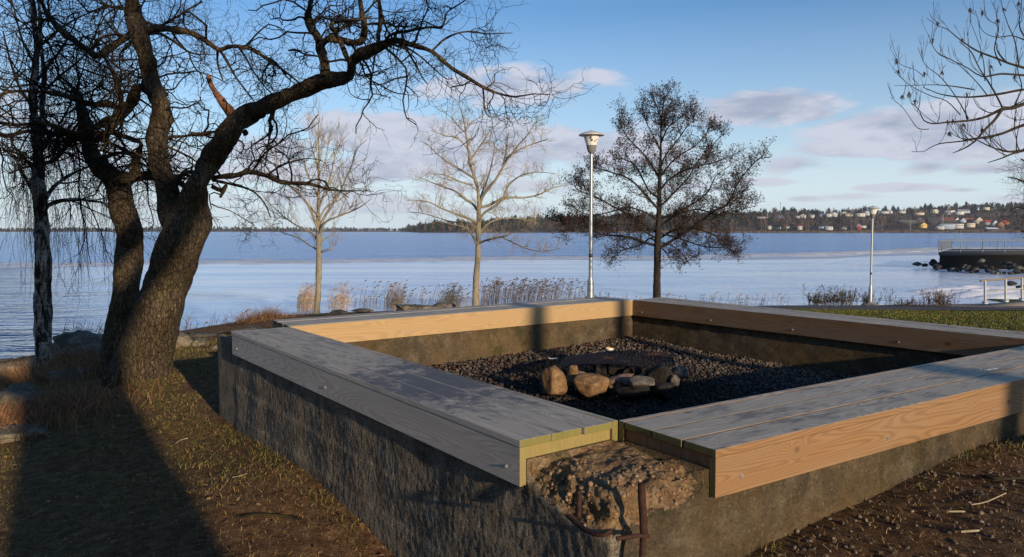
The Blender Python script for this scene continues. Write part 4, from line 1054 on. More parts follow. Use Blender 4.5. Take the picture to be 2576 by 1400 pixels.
# arcs from the middle stem
lb(V1([(905, 195, 26), (960, 182, 22), (1050, 178, 22), (1130, 190, 20), (1200, 205, 19), (1260, 235, 18), (1320, 275, 16), (1380, 312, 15), (1430, 295, 14), (1500, 290, 12), (1590, 310, 11), (1650, 350, 10), (1720, 395, 9), (1800, 455, 7), (1880, 520, 5), (1950, 600, 3)]), 0, -1.2, 48)
lb(V1([(1370, 315, 9), (1365, 370, 8), (1375, 430, 7), (1400, 500, 4)]), -.5, -.4, 49)
lb(V1([(1385, 318, 9), (1430, 390, 8), (1480, 480, 6), (1540, 560, 5), (1600, 640, 3)]), -.5, -1.2, 50)
lb(V1([(1500, 295, 7), (1550, 370, 6), (1600, 460, 5), (1680, 560, 4), (1760, 640, 2)]), -.6, -.2, 51)
lb(V1([(920, 205, 12), (990, 205, 10), (1080, 250, 8), (1200, 330, 6), (1320, 340, 3)]), 0, .8, 52)
lb(V1([(835, 210, 20), (790, 235, 20), (740, 265, 21), (690, 300, 21), (640, 340, 24), (600, 350, 22), (560, 318, 20), (500, 280, 18), (430, 222, 17), (380, 180, 16), (330, 125, 15), (290, 70, 14), (255, -10, 12)]), .2, -.6, 53)
lb(V1([(560, 320, 9), (600, 280, 9), (640, 235, 9), (720, 215, 8), (790, 225, 6)]), .1, -.4, 54)
lb(V1([(1050, 590, 14), (980, 590, 20), (930, 580, 16), (880, 540, 22), (850, 560, 26), (840, 620, 34), (790, 690, 30), (740, 745, 26), (700, 800, 24), (640, 860, 20), (600, 880, 18)]), .1, .7, 55)
lb(V1([(560, 800, 20), (640, 790, 14), (700, 750, 12), (760, 640, 12), (730, 500, 12), (680, 400, 9), (640, 340, 8)]), .6, .2, 56)
lb(V1([(730, 670, 20), (670, 650, 22), (600, 655, 18), (540, 645, 16), (480, 620, 14), (400, 600, 13), (330, 580, 12), (240, 575, 11), (130, 570, 10), (40, 580, 9), (-40, 610, 8)]), .5, -1, 57)
lb(V1([(690, 735, 14), (620, 780, 15), (560, 815, 16), (480, 835, 16), (400, 815, 14), (330, 785, 13), (230, 770, 12), (120, 785, 11), (0, 770, 10), (-60, 765, 9)]), .5, -.4, 58)
lb(V1([(560, 840, 16), (480, 850, 15), (400, 840, 15), (320, 830, 14), (220, 820, 13), (130, 830, 12), (50, 850, 12), (-50, 835, 10)]), .6, .6, 59)
lb(V1([(520, 860, 16), (450, 885, 15), (390, 950, 14), (340, 1005, 12), (260, 1028, 9), (160, 1050, 7), (60, 1090, 4)]), .6, 1.2, 60)
lb(V1([(600, 840, 14), (700, 830, 14), (780, 855, 14), (850, 880, 14), (885, 900, 12), (870, 960, 20), (850, 1010, 24), (850, 1070, 26), (830, 1110, 30)]), .5, .5, 61)
lb(V1([(780, 1115, 36), (830, 1120, 34), (880, 1108, 30), (950, 1108, 24), (1020, 1120, 22), (1080, 1108, 20), (1130, 1110, 16), (1160, 1080, 14), (1210, 1080, 14)]), .5, .2, 62)
lb(V1([(1090, 1108, 16), (1130, 1140, 16), (1165, 1175, 14), (1190, 1200, 12)]), .1, -.1, 63)
lb(V1([(640, 880, 12), (720, 910, 11), (800, 950, 12), (860, 985, 9)]), .6, .5, 64)
lb(V1([(640, 1000, 14), (700, 970, 12), (760, 958, 9), (830, 975, 7)]), .6, .3, 65)
lb(V1([(1040, 900, 10), (1060, 860, 10), (1150, 855, 9), (1250, 840, 8), (1350, 830, 6), (1430, 820, 4)]), .1, -.5, 66)
lb(V1([(1050, 920, 8), (1120, 950, 7), (1200, 990, 6), (1250, 1030, 4)]), .1, .3, 67)
lb(V1([(1330, 1170, 12), (1390, 1195, 13), (1420, 1165, 12), (1400, 1210, 10), (1385, 1235, 8)]), -.1, -.3, 68)
lb(V1([(1330, 1280, 5), (1370, 1300, 4), (1440, 1320, 3), (1560, 1390, 3), (1600, 1420, 2)]), 0, .2, 69)
lb(V1([(480, 840, 10), (520, 740, 9), (480, 640, 8), (450, 540, 8), (380, 480, 7), (330, 380, 5)]), .6, -.5, 70)
lb(V1([(340, 830, 7), (300, 900, 6), (260, 980, 5), (300, 1060, 4)]), .5, 1.2, 71)
lb(V1([(840, 110, 12), (790, 60, 11), (700, 40, 9), (640, 10, 8), (600, -40, 6)]), 0, .8, 72)
lb(V1([(900, 130, 10), (1000, 160, 9), (1100, 110, 8), (1180, 60, 7), (1270, 10, 5)]), .1, .5, 73)
# procedural limbs that fill the crown between the traced ones
big = [q_mid[10:], q_left[int(len(q_left) * .72):]] + LIMBS
sets, tips = crown_from(big, 4.6, (.4, .95), (.2, .5), (.08, .24), .012, .0024, .36, (35, 80), 5, 3, .8, .0, (0, 0, -.02), .05, k4=1)
twig_mesh('twigs', sets, MAT['twig_dark'], T)
# dense left-hand crown
LEFTL = [LIMBS[i] for i in range(len(LIMBS)) if LIMBS[i][:, 0].mean() < -3.3]
sets, tips = crown_from(LEFTL, 4.0, (.7, 1.5), (.25, .6), (.1, .26), .011, .0022, .32, (30, 85), 5, 3, 1., -.02, (0, 0, -.05), .05, k4=0)
twig_mesh('twigs', sets, MAT['twig_dark'], T)

# ---- birch on the left
bb = R(110, 925, 9.3); bb[2] = gz(bb[0], bb[1])
B = empty('birch_tree', bb, 'weeping birch with black and white bark standing at the water left of the gnarled tree', 'tree')
q1 = bark_part('trunk', limb(V3([(300, 1150, 80), (285, 1080, 56), (272, 1000, 50), (268, 900, 50), (268, 700, 49), (265, 500, 47), (262, 300, 45), (258, 150, 42), (250, 0, 40)]) + V1([(238, 1150, 38), (240, 1050, 34), (236, 950, 31), (228, 800, 28), (208, 650, 24), (218, 450, 20), (232, 300, 18), (218, 150, 16), (205, 0, 14), (195, -150, 10)]), 9.3, 9.6), MAT['bark_birch'], B, 18, .05, .02, 6, 80, .006)[1]
q2 = bark_part('limb', limb(V1([(240, 900, 22), (262, 760, 18), (268, 620, 16), (275, 450, 14), (255, 250, 13), (250, 100, 10), (240, -60, 8)]), 9.45, 10.), MAT['bark_birch'], B, 12, .05, .02, 6, 81, .004)[1]
BL = [q1[int(len(q1) * .52):], q2]
for i, (pts, d) in enumerate([(V1([(275, 1330, 18), (300, 1290, 15), (380, 1260, 12), (480, 1250, 10), (560, 1260, 8), (640, 1270, 6), (680, 1300, 4)]), .2), (V1([(290, 1240, 14), (340, 1170, 12), (420, 1110, 10), (520, 1060, 7), (640, 1020, 5)]), .8),
    (V1([(230, 1250, 12), (150, 1100, 10), (110, 1020, 8), (60, 930, 6), (10, 900, 4)]), .3), (V1([(240, 1100, 12), (160, 1000, 9), (80, 950, 6), (-20, 940, 4)]), -.5), (V1([(230, 950, 10), (320, 850, 8), (420, 700, 6), (500, 500, 4), (560, 300, 3)]), 1),
    (V1([(225, 700, 10), (130, 560, 8), (70, 400, 6), (20, 200, 4)]), .5), (V1([(235, 500, 9), (330, 380, 7), (420, 250, 5), (500, 80, 3)]), .5), (V1([(215, 400, 9), (140, 250, 7), (100, 100, 5), (60, -50, 3)]), 0),
    (V1([(255, 600, 9), (370, 480, 7), (540, 330, 5), (640, 100, 3), (700, -60, 2)]), 1.5), (V1([(262, 850, 8), (400, 820, 7), (560, 900, 5), (700, 1050, 4), (780, 1180, 3)]), 1.5), (V1([(255, 1000, 8), (420, 960, 6), (620, 1060, 5), (860, 1120, 4), (960, 1200, 3)]), 2.0),
    (V1([(240, 300, 8), (420, 150, 6), (620, 60, 4), (850, 20, 3), (1050, -10, 2)]), 1.5)]):
    BL.append(bark_part('limb', limb(pts, 9.4, 9.4 + d), MAT['bark_birch'] if i < 4 else MAT['twig_dark'], B, 8, .06, .01, 6, 90 + i, .002)[1])
sets, tips = crown_from(BL, 4.5, (.5, 1.2), (.35, .8), (.2, .5), .009, .0018, .17, (25, 60), 5, 4, 1., .0, (0, 0, -.5), .15)
twig_mesh('twigs', sets, MAT['twig_dark'], B)
# long hanging twigs
P0 = np.concatenate([q[::2, :3] for q in BL[2:7]] + [q[::3, :3] for q in BL[7:]]); m = 330
S = P0[RNG.integers(0, len(P0), m)] + RNG.normal(0, .12, (m, 3)); L = RNG.uniform(.5, 1.5, m)
PD = grow(S, np.tile([0, 0, -1.], (m, 1)) + RNG.normal(0, .35, (m, 3)), L, 12, .07, (0, 0, -2.2)); RD = np.tile(np.linspace(.0028, .0012, 13), (m, 1))
s, d, r, t = spawn(PD, RD, 7, .1, 1, (20, 55), 1, -.5); PS = grow(s, d, RNG.uniform(.06, .22, len(s)), 4, .15, (0, 0, -1.0))
twig_mesh('hanging_twigs', [(PD, RD, 4), (PS, taper(np.full(len(s), .0013), 5, .6), 3)], MAT['twig_dark'], B)

# ---- young trees on the shore
def young_tree(px, py, Y, trunkpts, specs, mats, label, r0, dens=5, L1=(.3, .8), gn=.12, up=.25, fl=1.0, k2=5, k3=3, name='young_tree', rt=.0035, group=None, extra=None, L2=(.15, .4), L3=(.06, .18), ang=(25, 55), k4=0):
    b = R(px, py, Y); b[2] = gz(b[0], b[1]) - .02
    t = empty(name, b, label, 'tree', group)
    tp = limb(trunkpts, Y); tp[0] = (tp[0][0], tp[0][1], b[2] - .1, tp[0][3] * 1.15)
    _, q = bark_part('trunk', tp, MAT[mats[0]], t, 14, .06, .010, 8, px, .003); L = [q[int(len(q) * .35):]]
    for i, (pts, dd) in enumerate(specs):
        _, qq = bark_part('limb', limb(pts, Y, Y + dd), MAT[mats[0]], t, 8, .07, .006, 8, px + i, .001); L.append(qq)
    sets, tips = crown_from(L, dens, L1, L2, L3, r0, rt * .6, gn, ang, k2, k3, fl, up, (0, 0, .35), .12, k4=k4)
    twig_mesh('twigs', sets, MAT[mats[1]], t); return t, tips
def fan(x0, ys, xs_end, w=3.2, rise=.55, curve=.15, dd=None, trunkx=None, seed=0):
    """side limbs leaving the trunk: (start y, end x, end y)"""
    out = []; rr = random.Random(seed)
    for (ya, xb, yb) in zip(ys, [a for a, _ in xs_end], [b for _, b in xs_end]):
        xa = trunkx(ya) if trunkx else x0; n = 6; pts = []
        for i in range(n + 1):
            t = i / n; x = xa + (xb - xa) * t; y = ya + (yb - ya) * (t ** (1 + curve)) + rr.uniform(-4, 4) * (0 < i < n)
            pts.append((x + rr.uniform(-3, 3) * (0 < i < n), y, w * (1 - .72 * t)))
        out.append((pts, rr.uniform(-1.3, 1.3)))
    return out
# right-hand pale young tree (at 1197)
def W6(l): return [((800 + x / 2) / 1.24922, (300 + y / 2) / 1.24922, w / 2.498) for x, y, w in l]
tr2 = W6([(1388, 1330, 22), (1390, 1250, 20), (1395, 1100, 18), (1404, 1000, 17), (1406, 900, 16), (1408, 800, 15), (1410, 700, 12), (1405, 600, 10), (1385, 520, 9), (1355, 430, 8), (1345, 350, 7), (1330, 250, 6), (1320, 180, 4), (1300, 100, 3), (1280, 40, 2)])
sp2 = [(W6(p), d) for p, d in [
    ([(1410, 720, 10), (1430, 640, 10), (1470, 580, 9), (1520, 520, 8), (1570, 430, 7), (1600, 380, 6), (1680, 330, 5), (1760, 300, 4), (1850, 270, 2)], -.8),
    ([(1420, 700, 9), (1470, 690, 9), (1530, 660, 8), (1600, 640, 7), (1700, 640, 6), (1790, 620, 4), (1870, 580, 3), (1970, 560, 2)], .9),
    ([(1415, 780, 8), (1440, 740, 8), (1500, 700, 7), (1560, 650, 6), (1600, 560, 5), (1680, 500, 4), (1780, 480, 3), (1890, 490, 2)], -.4),
    ([(1400, 720, 8), (1370, 680, 8), (1310, 640, 7), (1260, 600, 5), (1180, 570, 4), (1100, 540, 3), (1030, 510, 2)], .6),
    ([(1400, 800, 7), (1340, 770, 7), (1260, 740, 6), (1180, 710, 5), (1100, 670, 4), (1030, 660, 3), (965, 655, 2)], -.7),
    ([(1400, 830, 6), (1320, 800, 5), (1230, 790, 4), (1130, 760, 3), (1060, 740, 2), (970, 730, 2)], .8),
    ([(1380, 520, 7), (1320, 480, 7), (1250, 440, 5), (1190, 400, 4), (1130, 350, 3), (1080, 300, 2), (1040, 285, 1.5)], .5),
    ([(1370, 560, 6), (1290, 540, 5), (1200, 500, 4), (1120, 490, 2)], -.9),
    ([(1350, 420, 6), (1400, 340, 5), (1450, 270, 4), (1490, 200, 2)], .3), ([(1345, 340, 5), (1280, 270, 4), (1200, 250, 3), (1110, 220, 2)], -.3),
    ([(1330, 240, 4), (1270, 180, 3), (1230, 130, 2), (1180, 100, 1.5)], .3), ([(1325, 200, 4), (1390, 150, 3), (1430, 130, 2)], .2),
    ([(1590, 400, 5), (1650, 320, 4), (1720, 240, 3), (1750, 190, 2), (1775, 150, 1.5)], -.8), ([(1560, 440, 5), (1580, 350, 4), (1590, 260, 3), (1600, 240, 2)], -.4),
    ([(1395, 930, 7), (1370, 880, 6), (1350, 840, 5), (1300, 820, 3), (1200, 800, 2)], -.6),
    ([(1410, 930, 7), (1450, 910, 7), (1510, 895, 6), (1580, 880, 5), (1620, 860, 4), (1700, 800, 3), (1780, 760, 2)], -1),
    ([(1560, 890, 5), (1640, 930, 4), (1740, 970, 3), (1840, 975, 2), (1920, 960, 1.5)], -1), ([(1410, 880, 6), (1450, 820, 5), (1520, 780, 4), (1640, 770, 3), (1780, 800, 2)], 1.),
    ([(1420, 640, 7), (1450, 560, 6), (1480, 470, 5), (1500, 380, 3), (1510, 290, 2)], .2)]]
young_tree(1192, 790, 16.5, tr2, sp2, ('bark_young', 'twig_pale'), 'pale sunlit young tree with a wide crown left of the nearer lamp', .008, 8, (.12, .40), .20, .12, 1., 4, 3, rt=.0045, group='slender bare young trees on the shore', ang=(30, 65), L2=(.12, .32), L3=(.05, .16), k4=1)
tr1 = W6([(385, 1380, 22), (392, 1330, 19), (400, 1250, 18), (402, 1150, 18), (404, 1040, 18), (404, 940, 17), (402, 850, 16), (400, 750, 11), (402, 650, 9), (405, 550, 8), (402, 450, 7), (405, 350, 6), (400, 250, 4), (405, 150, 2)])
sp1 = [(W6(p), d) for p, d in [
    ([(405, 860, 10), (430, 780, 9), (480, 700, 8), (530, 620, 6), (570, 530, 5), (610, 440, 4), (640, 340, 3), (700, 280, 2)], .6),
    ([(400, 850, 9), (370, 760, 8), (330, 680, 6), (280, 620, 5), (220, 570, 4), (150, 520, 3), (90, 480, 2)], -.6),
    ([(400, 920, 8), (360, 860, 7), (290, 830, 5), (210, 780, 4), (140, 720, 3), (60, 640, 2)], .7),
    ([(405, 880, 8), (440, 800, 7), (520, 760, 5), (600, 730, 4), (680, 690, 3), (730, 650, 2)], -.7),
    ([(405, 700, 7), (440, 600, 6), (480, 500, 5), (500, 400, 3), (540, 300, 2), (600, 230, 1.5)], .3),
    ([(402, 640, 6), (360, 550, 5), (320, 450, 4), (300, 350, 2), (260, 300, 1.5)], -.3), ([(404, 500, 5), (440, 420, 4), (460, 330, 2), (480, 230, 1.5)], .4),
    ([(403, 450, 5), (370, 360, 3), (350, 280, 2), (340, 200, 1.5)], .3), ([(404, 980, 6), (380, 960, 5), (330, 930, 4), (270, 890, 3), (150, 850, 2), (100, 800, 1.5)], .5),
    ([(405, 940, 6), (440, 900, 4), (480, 880, 3), (520, 850, 2)], .3), ([(402, 760, 6), (350, 700, 5), (300, 640, 4), (230, 640, 3), (160, 620, 2)], 1.),
    ([(405, 780, 6), (450, 700, 5), (540, 650, 4), (620, 590, 3), (700, 580, 2)], 1.), ([(404, 990, 5), (430, 975, 4), (470, 965, 3), (500, 970, 2)], -.3)]]
young_tree(795, 790, 15, tr1, sp1, ('bark_young', 'twig_pale'), 'slim pale young tree with upswept branches behind the left part of the far bench', .007, 6.5, (.2, .5), .10, .45, 1., 4, 3, rt=.004, group='slender bare young trees on the shore', ang=(20, 50), L2=(.18, .42), L3=(.07, .2))

# ---- alder
def W8(l): return [((1700 + x / 1.75) / 1.24922, (200 + y / 1.75) / 1.24922, w / 2.75) for x, y, w in l]
tra = W8([(636, 1290, 27), (638, 1200, 25), (640, 1100, 24), (642, 1000, 24), (645, 900, 20), (650, 800, 17), (652, 700, 14), (655, 600, 12), (658, 500, 9), (660, 400, 7), (662, 300, 5), (680, 200, 3), (705, 150, 2)])
spa = [(W8(p), d) for p, d in [
    ([(650, 1010, 12), (700, 985, 11), (770, 940, 10), (860, 880, 9), (950, 810, 7), (1030, 770, 6), (1080, 660, 5), (1140, 580, 4), (1190, 530, 3), (1235, 495, 2)], -.6),
    ([(640, 1000, 10), (580, 985, 9), (510, 960, 8), (430, 945, 7), (350, 940, 5), (290, 920, 4), (200, 880, 3), (60, 860, 2)], .6),
    ([(650, 960, 9), (720, 920, 8), (800, 900, 6), (900, 920, 5), (980, 960, 4), (1060, 1040, 2)], .5),
    ([(645, 900, 9), (700, 860, 8), (780, 800, 7), (850, 760, 6), (920, 700, 5), (960, 620, 3), (1040, 560, 2)], .8),
    ([(648, 800, 9), (600, 750, 8), (540, 680, 7), (480, 630, 6), (400, 600, 5), (330, 580, 4), (270, 560, 2)], -.8),
    ([(640, 930, 8), (560, 880, 7), (480, 830, 6), (390, 780, 5), (300, 730, 4), (200, 690, 3), (180, 640, 2)], .3),
    ([(650, 790, 8), (700, 740, 7), (760, 680, 6), (820, 610, 5), (860, 540, 4), (940, 450, 3), (1040, 350, 2)], -.4),
    ([(652, 700, 8), (700, 640, 6), (780, 590, 5), (860, 560, 4), (960, 540, 3), (1080, 490, 2)], 1.),
    ([(655, 640, 7), (610, 560, 6), (550, 480, 5), (490, 420, 4), (440, 340, 3), (430, 250, 2)], .6),
    ([(656, 560, 7), (700, 480, 5), (750, 420, 4), (800, 350, 3), (850, 280, 2)], -.5), ([(658, 480, 6), (620, 400, 4), (580, 320, 3), (560, 240, 2)], .3),
    ([(660, 430, 6), (700, 350, 4), (760, 300, 3), (830, 250, 2)], .3), ([(645, 860, 7), (580, 820, 6), (480, 790, 5), (360, 820, 4), (260, 830, 3), (150, 770, 2)], -.9),
    ([(645, 990, 7), (600, 960, 6), (540, 1000, 4), (440, 1030, 3), (360, 1100, 2)], .8), ([(650, 980, 6), (720, 1000, 4), (790, 1060, 3), (820, 1110, 2)], .4),
    ([(648, 850, 8), (740, 830, 6), (860, 800, 5), (980, 830, 4), (1100, 800, 3), (1190, 780, 2)], -.9), ([(652, 740, 7), (590, 690, 6), (520, 560, 5), (450, 520, 3), (420, 480, 2)], 1.),
    ([(650, 1000, 6), (690, 1040, 4), (720, 1090, 2)], -.5), ([(650, 930, 7), (760, 960, 5), (880, 1000, 4), (1000, 1010, 3), (1110, 990, 2)], -.8), ([(640, 960, 7), (520, 900, 5), (400, 880, 4), (250, 900, 3), (100, 920, 2)], -.9),
    ([(1000, 790, 5), (1080, 720, 4), (1150, 690, 2)], -.6), ([(660, 350, 5), (690, 260, 4), (740, 220, 2)], .2), ([(662, 300, 5), (630, 220, 3), (610, 190, 2)], .2), ([(655, 620, 7), (740, 520, 5), (860, 440, 3), (940, 340, 2)], .4)]]
ta, tips = young_tree(1650, 790, 20, tra, spa, ('bark_alder', 'bark_alder'), 'dark alder full of tiny cones, right of the nearer street lamp', .008, 12, (.15, .55), .20, .06, 1., 6, 4, name='alder_tree', rt=.006, ang=(30, 65), L2=(.12, .30), L3=(.06, .16), k4=1)
pp = tips[:, -1]; k = RNG.random(len(pp)) < .9; pp = pp[k]; tv, tf = ico(1); n = len(pp)
v, f = scatter(tv, tf, pp + RNG.normal(0, .02, (n, 3)), np.c_[np.full(n, .011), np.full(n, .011), np.full(n, .020)] * RNG.uniform(.6, 1.3, (n, 1)), rot_rand(n))
tag(mesh_obj('cones', v, f, MAT['cone_brown'], ta), kind='stuff')

# ---- ash branches coming in from the right; the trunk stands outside the picture
def W1(l): return [((2718 + x / 2.334) / 1.24922, (y / 2.334) / 1.24922, w / 2.916) for x, y, w in l]
YA = 8.5
ab = np.array([8.6, 9.3, 0.]); ab[2] = gz(ab[0], ab[1]) - .1
AT = empty('ash_tree', ab, 'bare ash with upturned twigs and dangling seed clusters entering from the right edge', 'tree')
def px_of(p):  # world -> view px
    x, y, z = p; d = y * math.cos(PITCH) - (z - EYE) * math.sin(PITCH); vv = y * math.sin(PITCH) + (z - EYE) * math.cos(PITCH); return 1288 + FV * x / d, 700 - FV * vv / d
_, qa = bark_part('trunk', [(*ab, .24), (8.5, 9.2, 1.2, .20), (8.35, 9.1, 2.4, .17), (8.3, 9.0, 3.6, .14), (8.2, 9.0, 5, .10), (8.1, 9.2, 6.5, .05)], MAT['twig_ash'], AT, 16, .08, .02, 5, 5, .008)
AL = []
for i, (pts, y0, y1, st) in enumerate([
    ([(1400, 690, 16), (1167, 760, 14), (1080, 790, 13), (1000, 800, 12), (900, 850, 9), (780, 880, 8), (600, 895, 6), (500, 905, 5), (430, 880, 4), (400, 810, 3), (350, 760, 2)], YA + .4, YA - .2, 1),
    ([(1000, 810, 11), (950, 880, 10), (880, 950, 9), (800, 1040, 7), (720, 1090, 5), (650, 1118, 3)], YA, YA - .6, 0),
    ([(1400, 870, 13), (1167, 915, 11), (1000, 980, 9), (850, 1010, 7), (700, 1035, 5), (560, 1050, 4), (480, 1080, 3), (430, 1110, 2), (350, 1110, 2)], YA + .6, YA + .2, 1),
    ([(1400, 1060, 12), (1167, 1100, 9), (1050, 1110, 7), (950, 1085, 5), (850, 1040, 4), (740, 970, 3), (680, 900, 2)], YA + .5, YA, 1),
    ([(1400, 1080, 9), (1250, 1090, 8), (1100, 1120, 7), (1000, 1160, 5), (910, 1188, 3)], YA + .3, YA - .4, 1),
    ([(1400, 640, 12), (1167, 655, 9), (1000, 685, 8), (850, 705, 7), (700, 710, 5), (560, 690, 4), (480, 660, 3), (430, 640, 2)], YA + .6, YA + .9, 1),
    ([(800, 655, 5), (640, 630, 4), (500, 620, 3), (350, 625, 2), (220, 625, 1.5)], YA + .7, YA + .5, 0),
    ([(1400, 560, 10), (1167, 550, 8), (1000, 540, 7), (860, 560, 5), (760, 500, 4), (640, 440, 3), (550, 400, 3), (500, 340, 2), (465, 260, 1.5)], YA + .4, YA - .4, 1),
    ([(1400, 560, 12), (1167, 495, 9), (1050, 460, 8), (950, 420, 7), (820, 370, 6), (700, 290, 4), (600, 210, 3), (540, 190, 2), (460, 135, 1.5)], YA + .8, YA + .4, 1),
    ([(1010, 790, 6), (960, 690, 6), (900, 590, 5), (840, 500, 4), (780, 380, 4), (700, 310, 2)], YA, YA - .5, 0),
    ([(1000, 480, 5), (950, 360, 4), (980, 200, 3), (900, 140, 2), (850, 60, 1.5)], YA + .5, YA + .2, 0),
    ([(1130, 480, 5), (1100, 300, 4), (1050, 180, 3), (1010, 60, 2), (1000, 0, 1.5)], YA + .5, YA + .6, 0),
    ([(760, 870, 5), (700, 760, 4), (620, 640, 3), (540, 550, 3), (440, 470, 2), (390, 350, 1.5)], YA - .1, YA - .3, 0), ([(700, 840, 4), (600, 740, 3), (480, 700, 3), (340, 630, 2), (270, 570, 2), (225, 510, 1.5)], YA - .2, YA + .3, 0),
    ([(430, 560, 3), (370, 510, 2), (280, 480, 2), (205, 430, 1.5)], YA + .3, YA + .3, 0), ([(470, 945, 3), (390, 940, 3), (330, 860, 2), (270, 780, 2), (190, 715, 1.5)], YA - .1, YA, 0),
    ([(900, 700, 4), (820, 600, 3), (740, 520, 3), (660, 450, 2), (560, 400, 1.5)], YA + .4, YA + .7, 0), ([(880, 590, 4), (870, 450, 3), (830, 300, 2), (770, 150, 1.5)], YA, YA + .2, 0),
    ([(1167, 290, 5), (1080, 260, 4), (960, 270, 3), (860, 220, 2), (810, 80, 1.5)], YA + .5, YA + .2, 0), ([(1350, 400, 8), (1167, 260, 5), (1130, 150, 4), (1145, 80, 3), (1150, 0, 2)], YA + .9, YA + .9, 1), ([(1100, 760, 5), (1150, 640, 4), (1120, 500, 3), (1160, 380, 2)], YA + .4, YA + .5, 0)]):
    pl = limb(W1(pts), y0, y1)
    if st: a = qa[int(np.argmin(np.abs(qa[:, 2] - pl[0][2] + .6)))]; pl = [(*a[:3], pl[0][3] * 1.3)] + pl
    AL.append(bark_part('limb', pl, MAT['twig_ash'], AT, 8, .06, .006, 8, 200 + i, .002)[1])
sets, tips = crown_from(AL, 3.0, (.2, .55), (.1, .28), (.05, .12), .0065, .0026, .10, (30, 60), 2, 1, 1., .35, (0, 0, 1.6), .3)
twig_mesh('twigs', sets, MAT['twig_ash'], AT)
ends = sets[0][0][:, -1]; ends = ends[RNG.random(len(ends)) < .35]; m = len(ends) * 9; S = np.repeat(ends, 9, 0)
PD = grow(S, np.tile([0, 0, -1.], (m, 1)) + RNG.normal(0, .5, (m, 3)), RNG.uniform(.03, .075, m), 3, .2, (0, 0, -1)); rr = np.tile(np.array([.001, .003, .0036, .0012]), (m, 1))
tag(twig_mesh('seed_clusters', [(PD, rr, 3)], MAT['seed_brown'], AT), kind='stuff')
# birch behind it, at the very edge
bx = R(2640, 790, 24); bx[2] = gz(bx[0], bx[1])
B2 = empty('birch_tree', bx, 'faint fine-twigged birch at the right edge behind the ash branches', 'tree')
_, qb = bark_part('trunk', limb([(2640, 800, 10), (2642, 700, 9), (2638, 600, 8), (2636, 500, 6), (2630, 400, 4), (2625, 300, 2)], 24), MAT['bark_birch'], B2, 10, .2, .02, 4, 3, .003)
Lb = [qb[len(qb) // 3:]]
for i, (pts, d) in enumerate([([(2638, 560, 4), (2590, 530, 3), (2560, 520, 2), (2540, 530, 1)], 0), ([(2637, 520, 4), (2595, 470, 3), (2560, 450, 2), (2535, 445, 1)], .5), ([(2632, 460, 4), (2600, 420, 3), (2570, 400, 2)], -.5), ([(2637, 600, 4), (2600, 590, 3), (2570, 580, 2)], .5)]):
    Lb.append(bark_part('limb', limb(pts, 24, 24 + d), MAT['twig_ash'], B2, 6, .2, .006, 5, i, .001)[1])
sets, tips = crown_from(Lb, 5, (.4, .9), (.3, .6), (.2, .4), .008, .0035, .14, (25, 55), 5, 4, 1., 0, (0, 0, -.2), .2); twig_mesh('twigs', sets, MAT['twig_ash'], B2)

# ---- trees standing behind the camera, whose shadows fall across the scene
SUN_AZ = np.array([.522, -.853]); NV_ = np.array([.853, .522])
def behind(nc, sc): return NV_ * nc + SUN_AZ * sc
def shade_tree(nc, sc, r, h, label, limbs=(), lean=0., seed=0, dens=2.0, L1=(.5, 1.2), name='park_tree'):
    p = behind(nc, sc); z0 = gz(*p) - .1; t = empty(name, (*p, z0), label, 'tree'); pts = []
    for i in range(6):
        a = i / 5; q = behind(nc + lean * a * h, sc); pts.append((q[0], q[1], z0 + h * a, r * (1.15 - .55 * a)))
    _, q = bark_part('trunk', pts, MAT['bark_old'], t, 16, .12, .03, 3, seed, .004); L = [q[len(q) // 2:]]
    for i, lp in enumerate(limbs):
        P_ = [(*behind(a, sc + c), z0 + b, rr) for a, b, c, rr in lp]; L.append(bark_part('limb', P_, MAT['bark_old'], t, 12, .1, .02, 3, seed + i, .002)[1])
    sets, _ = crown_from(L, dens, L1, (.3, .6), (.15, .3), .02, .004, .25, (30, 70), 5, 2, 1, .1, (0, 0, .2), .25); twig_mesh('twigs', sets, MAT['twig_dark'], t); return t
shade_tree(.25, 6.2, .44, 9.5, 'thick-stemmed park tree behind the photographer, casting the broad shadow on the grass', limbs=[
    [(.40, 2.9, 0, .20), (.70, 3.5, .1, .16), (1.05, 4.0, .1, .14), (1.5, 4.7, 0, .12), (2.1, 5.8, 0, .10), (2.6, 7.2, 0, .07)],
    [(.2, 3.6, 0, .20), (-.35, 4.3, 0, .17), (-.9, 5.4, .2, .13), (-1.6, 6.6, .2, .08)],
    [(.5, 4.0, .3, .14), (1.2, 4.7, .3, .15), (2.0, 5.1, .3, .13), (3.0, 5.6, .4, .10), (4.2, 6.4, .4, .06)],
    [(.0, 2.6, .2, .12), (-.5, 3.0, .3, .12), (-1.2, 3.2, .3, .10), (-2.2, 3.9, .4, .07)],
    [(.35, 4.6, 0, .16), (.9, 5.4, 0, .12), (1.2, 6.6, .2, .09)]], seed=3, dens=3.5, L1=(.4, 1.2))
shade_tree(4.18, 12, .13, 9, 'slim park tree behind the photographer to the right', limbs=[[(4.2, 4, 0, .06), (4.8, 5.2, 0, .05), (5.4, 6.5, .3, .03)], [(4.15, 5, 0, .06), (3.6, 6.4, 0, .04)]], seed=5, dens=1.5)
shade_tree(5.35, 10, .10, 8, 'slender tree behind the photographer at the far right', limbs=[[(5.3, 3.5, 0, .05), (6, 5, 0, .04)]], seed=9, dens=1.5)
shade_tree(3.42, 5.5, .055, 1.15, 'knee-high snapped sapling behind the right bench, outside the view', seed=12, dens=3, L1=(.2, .4))

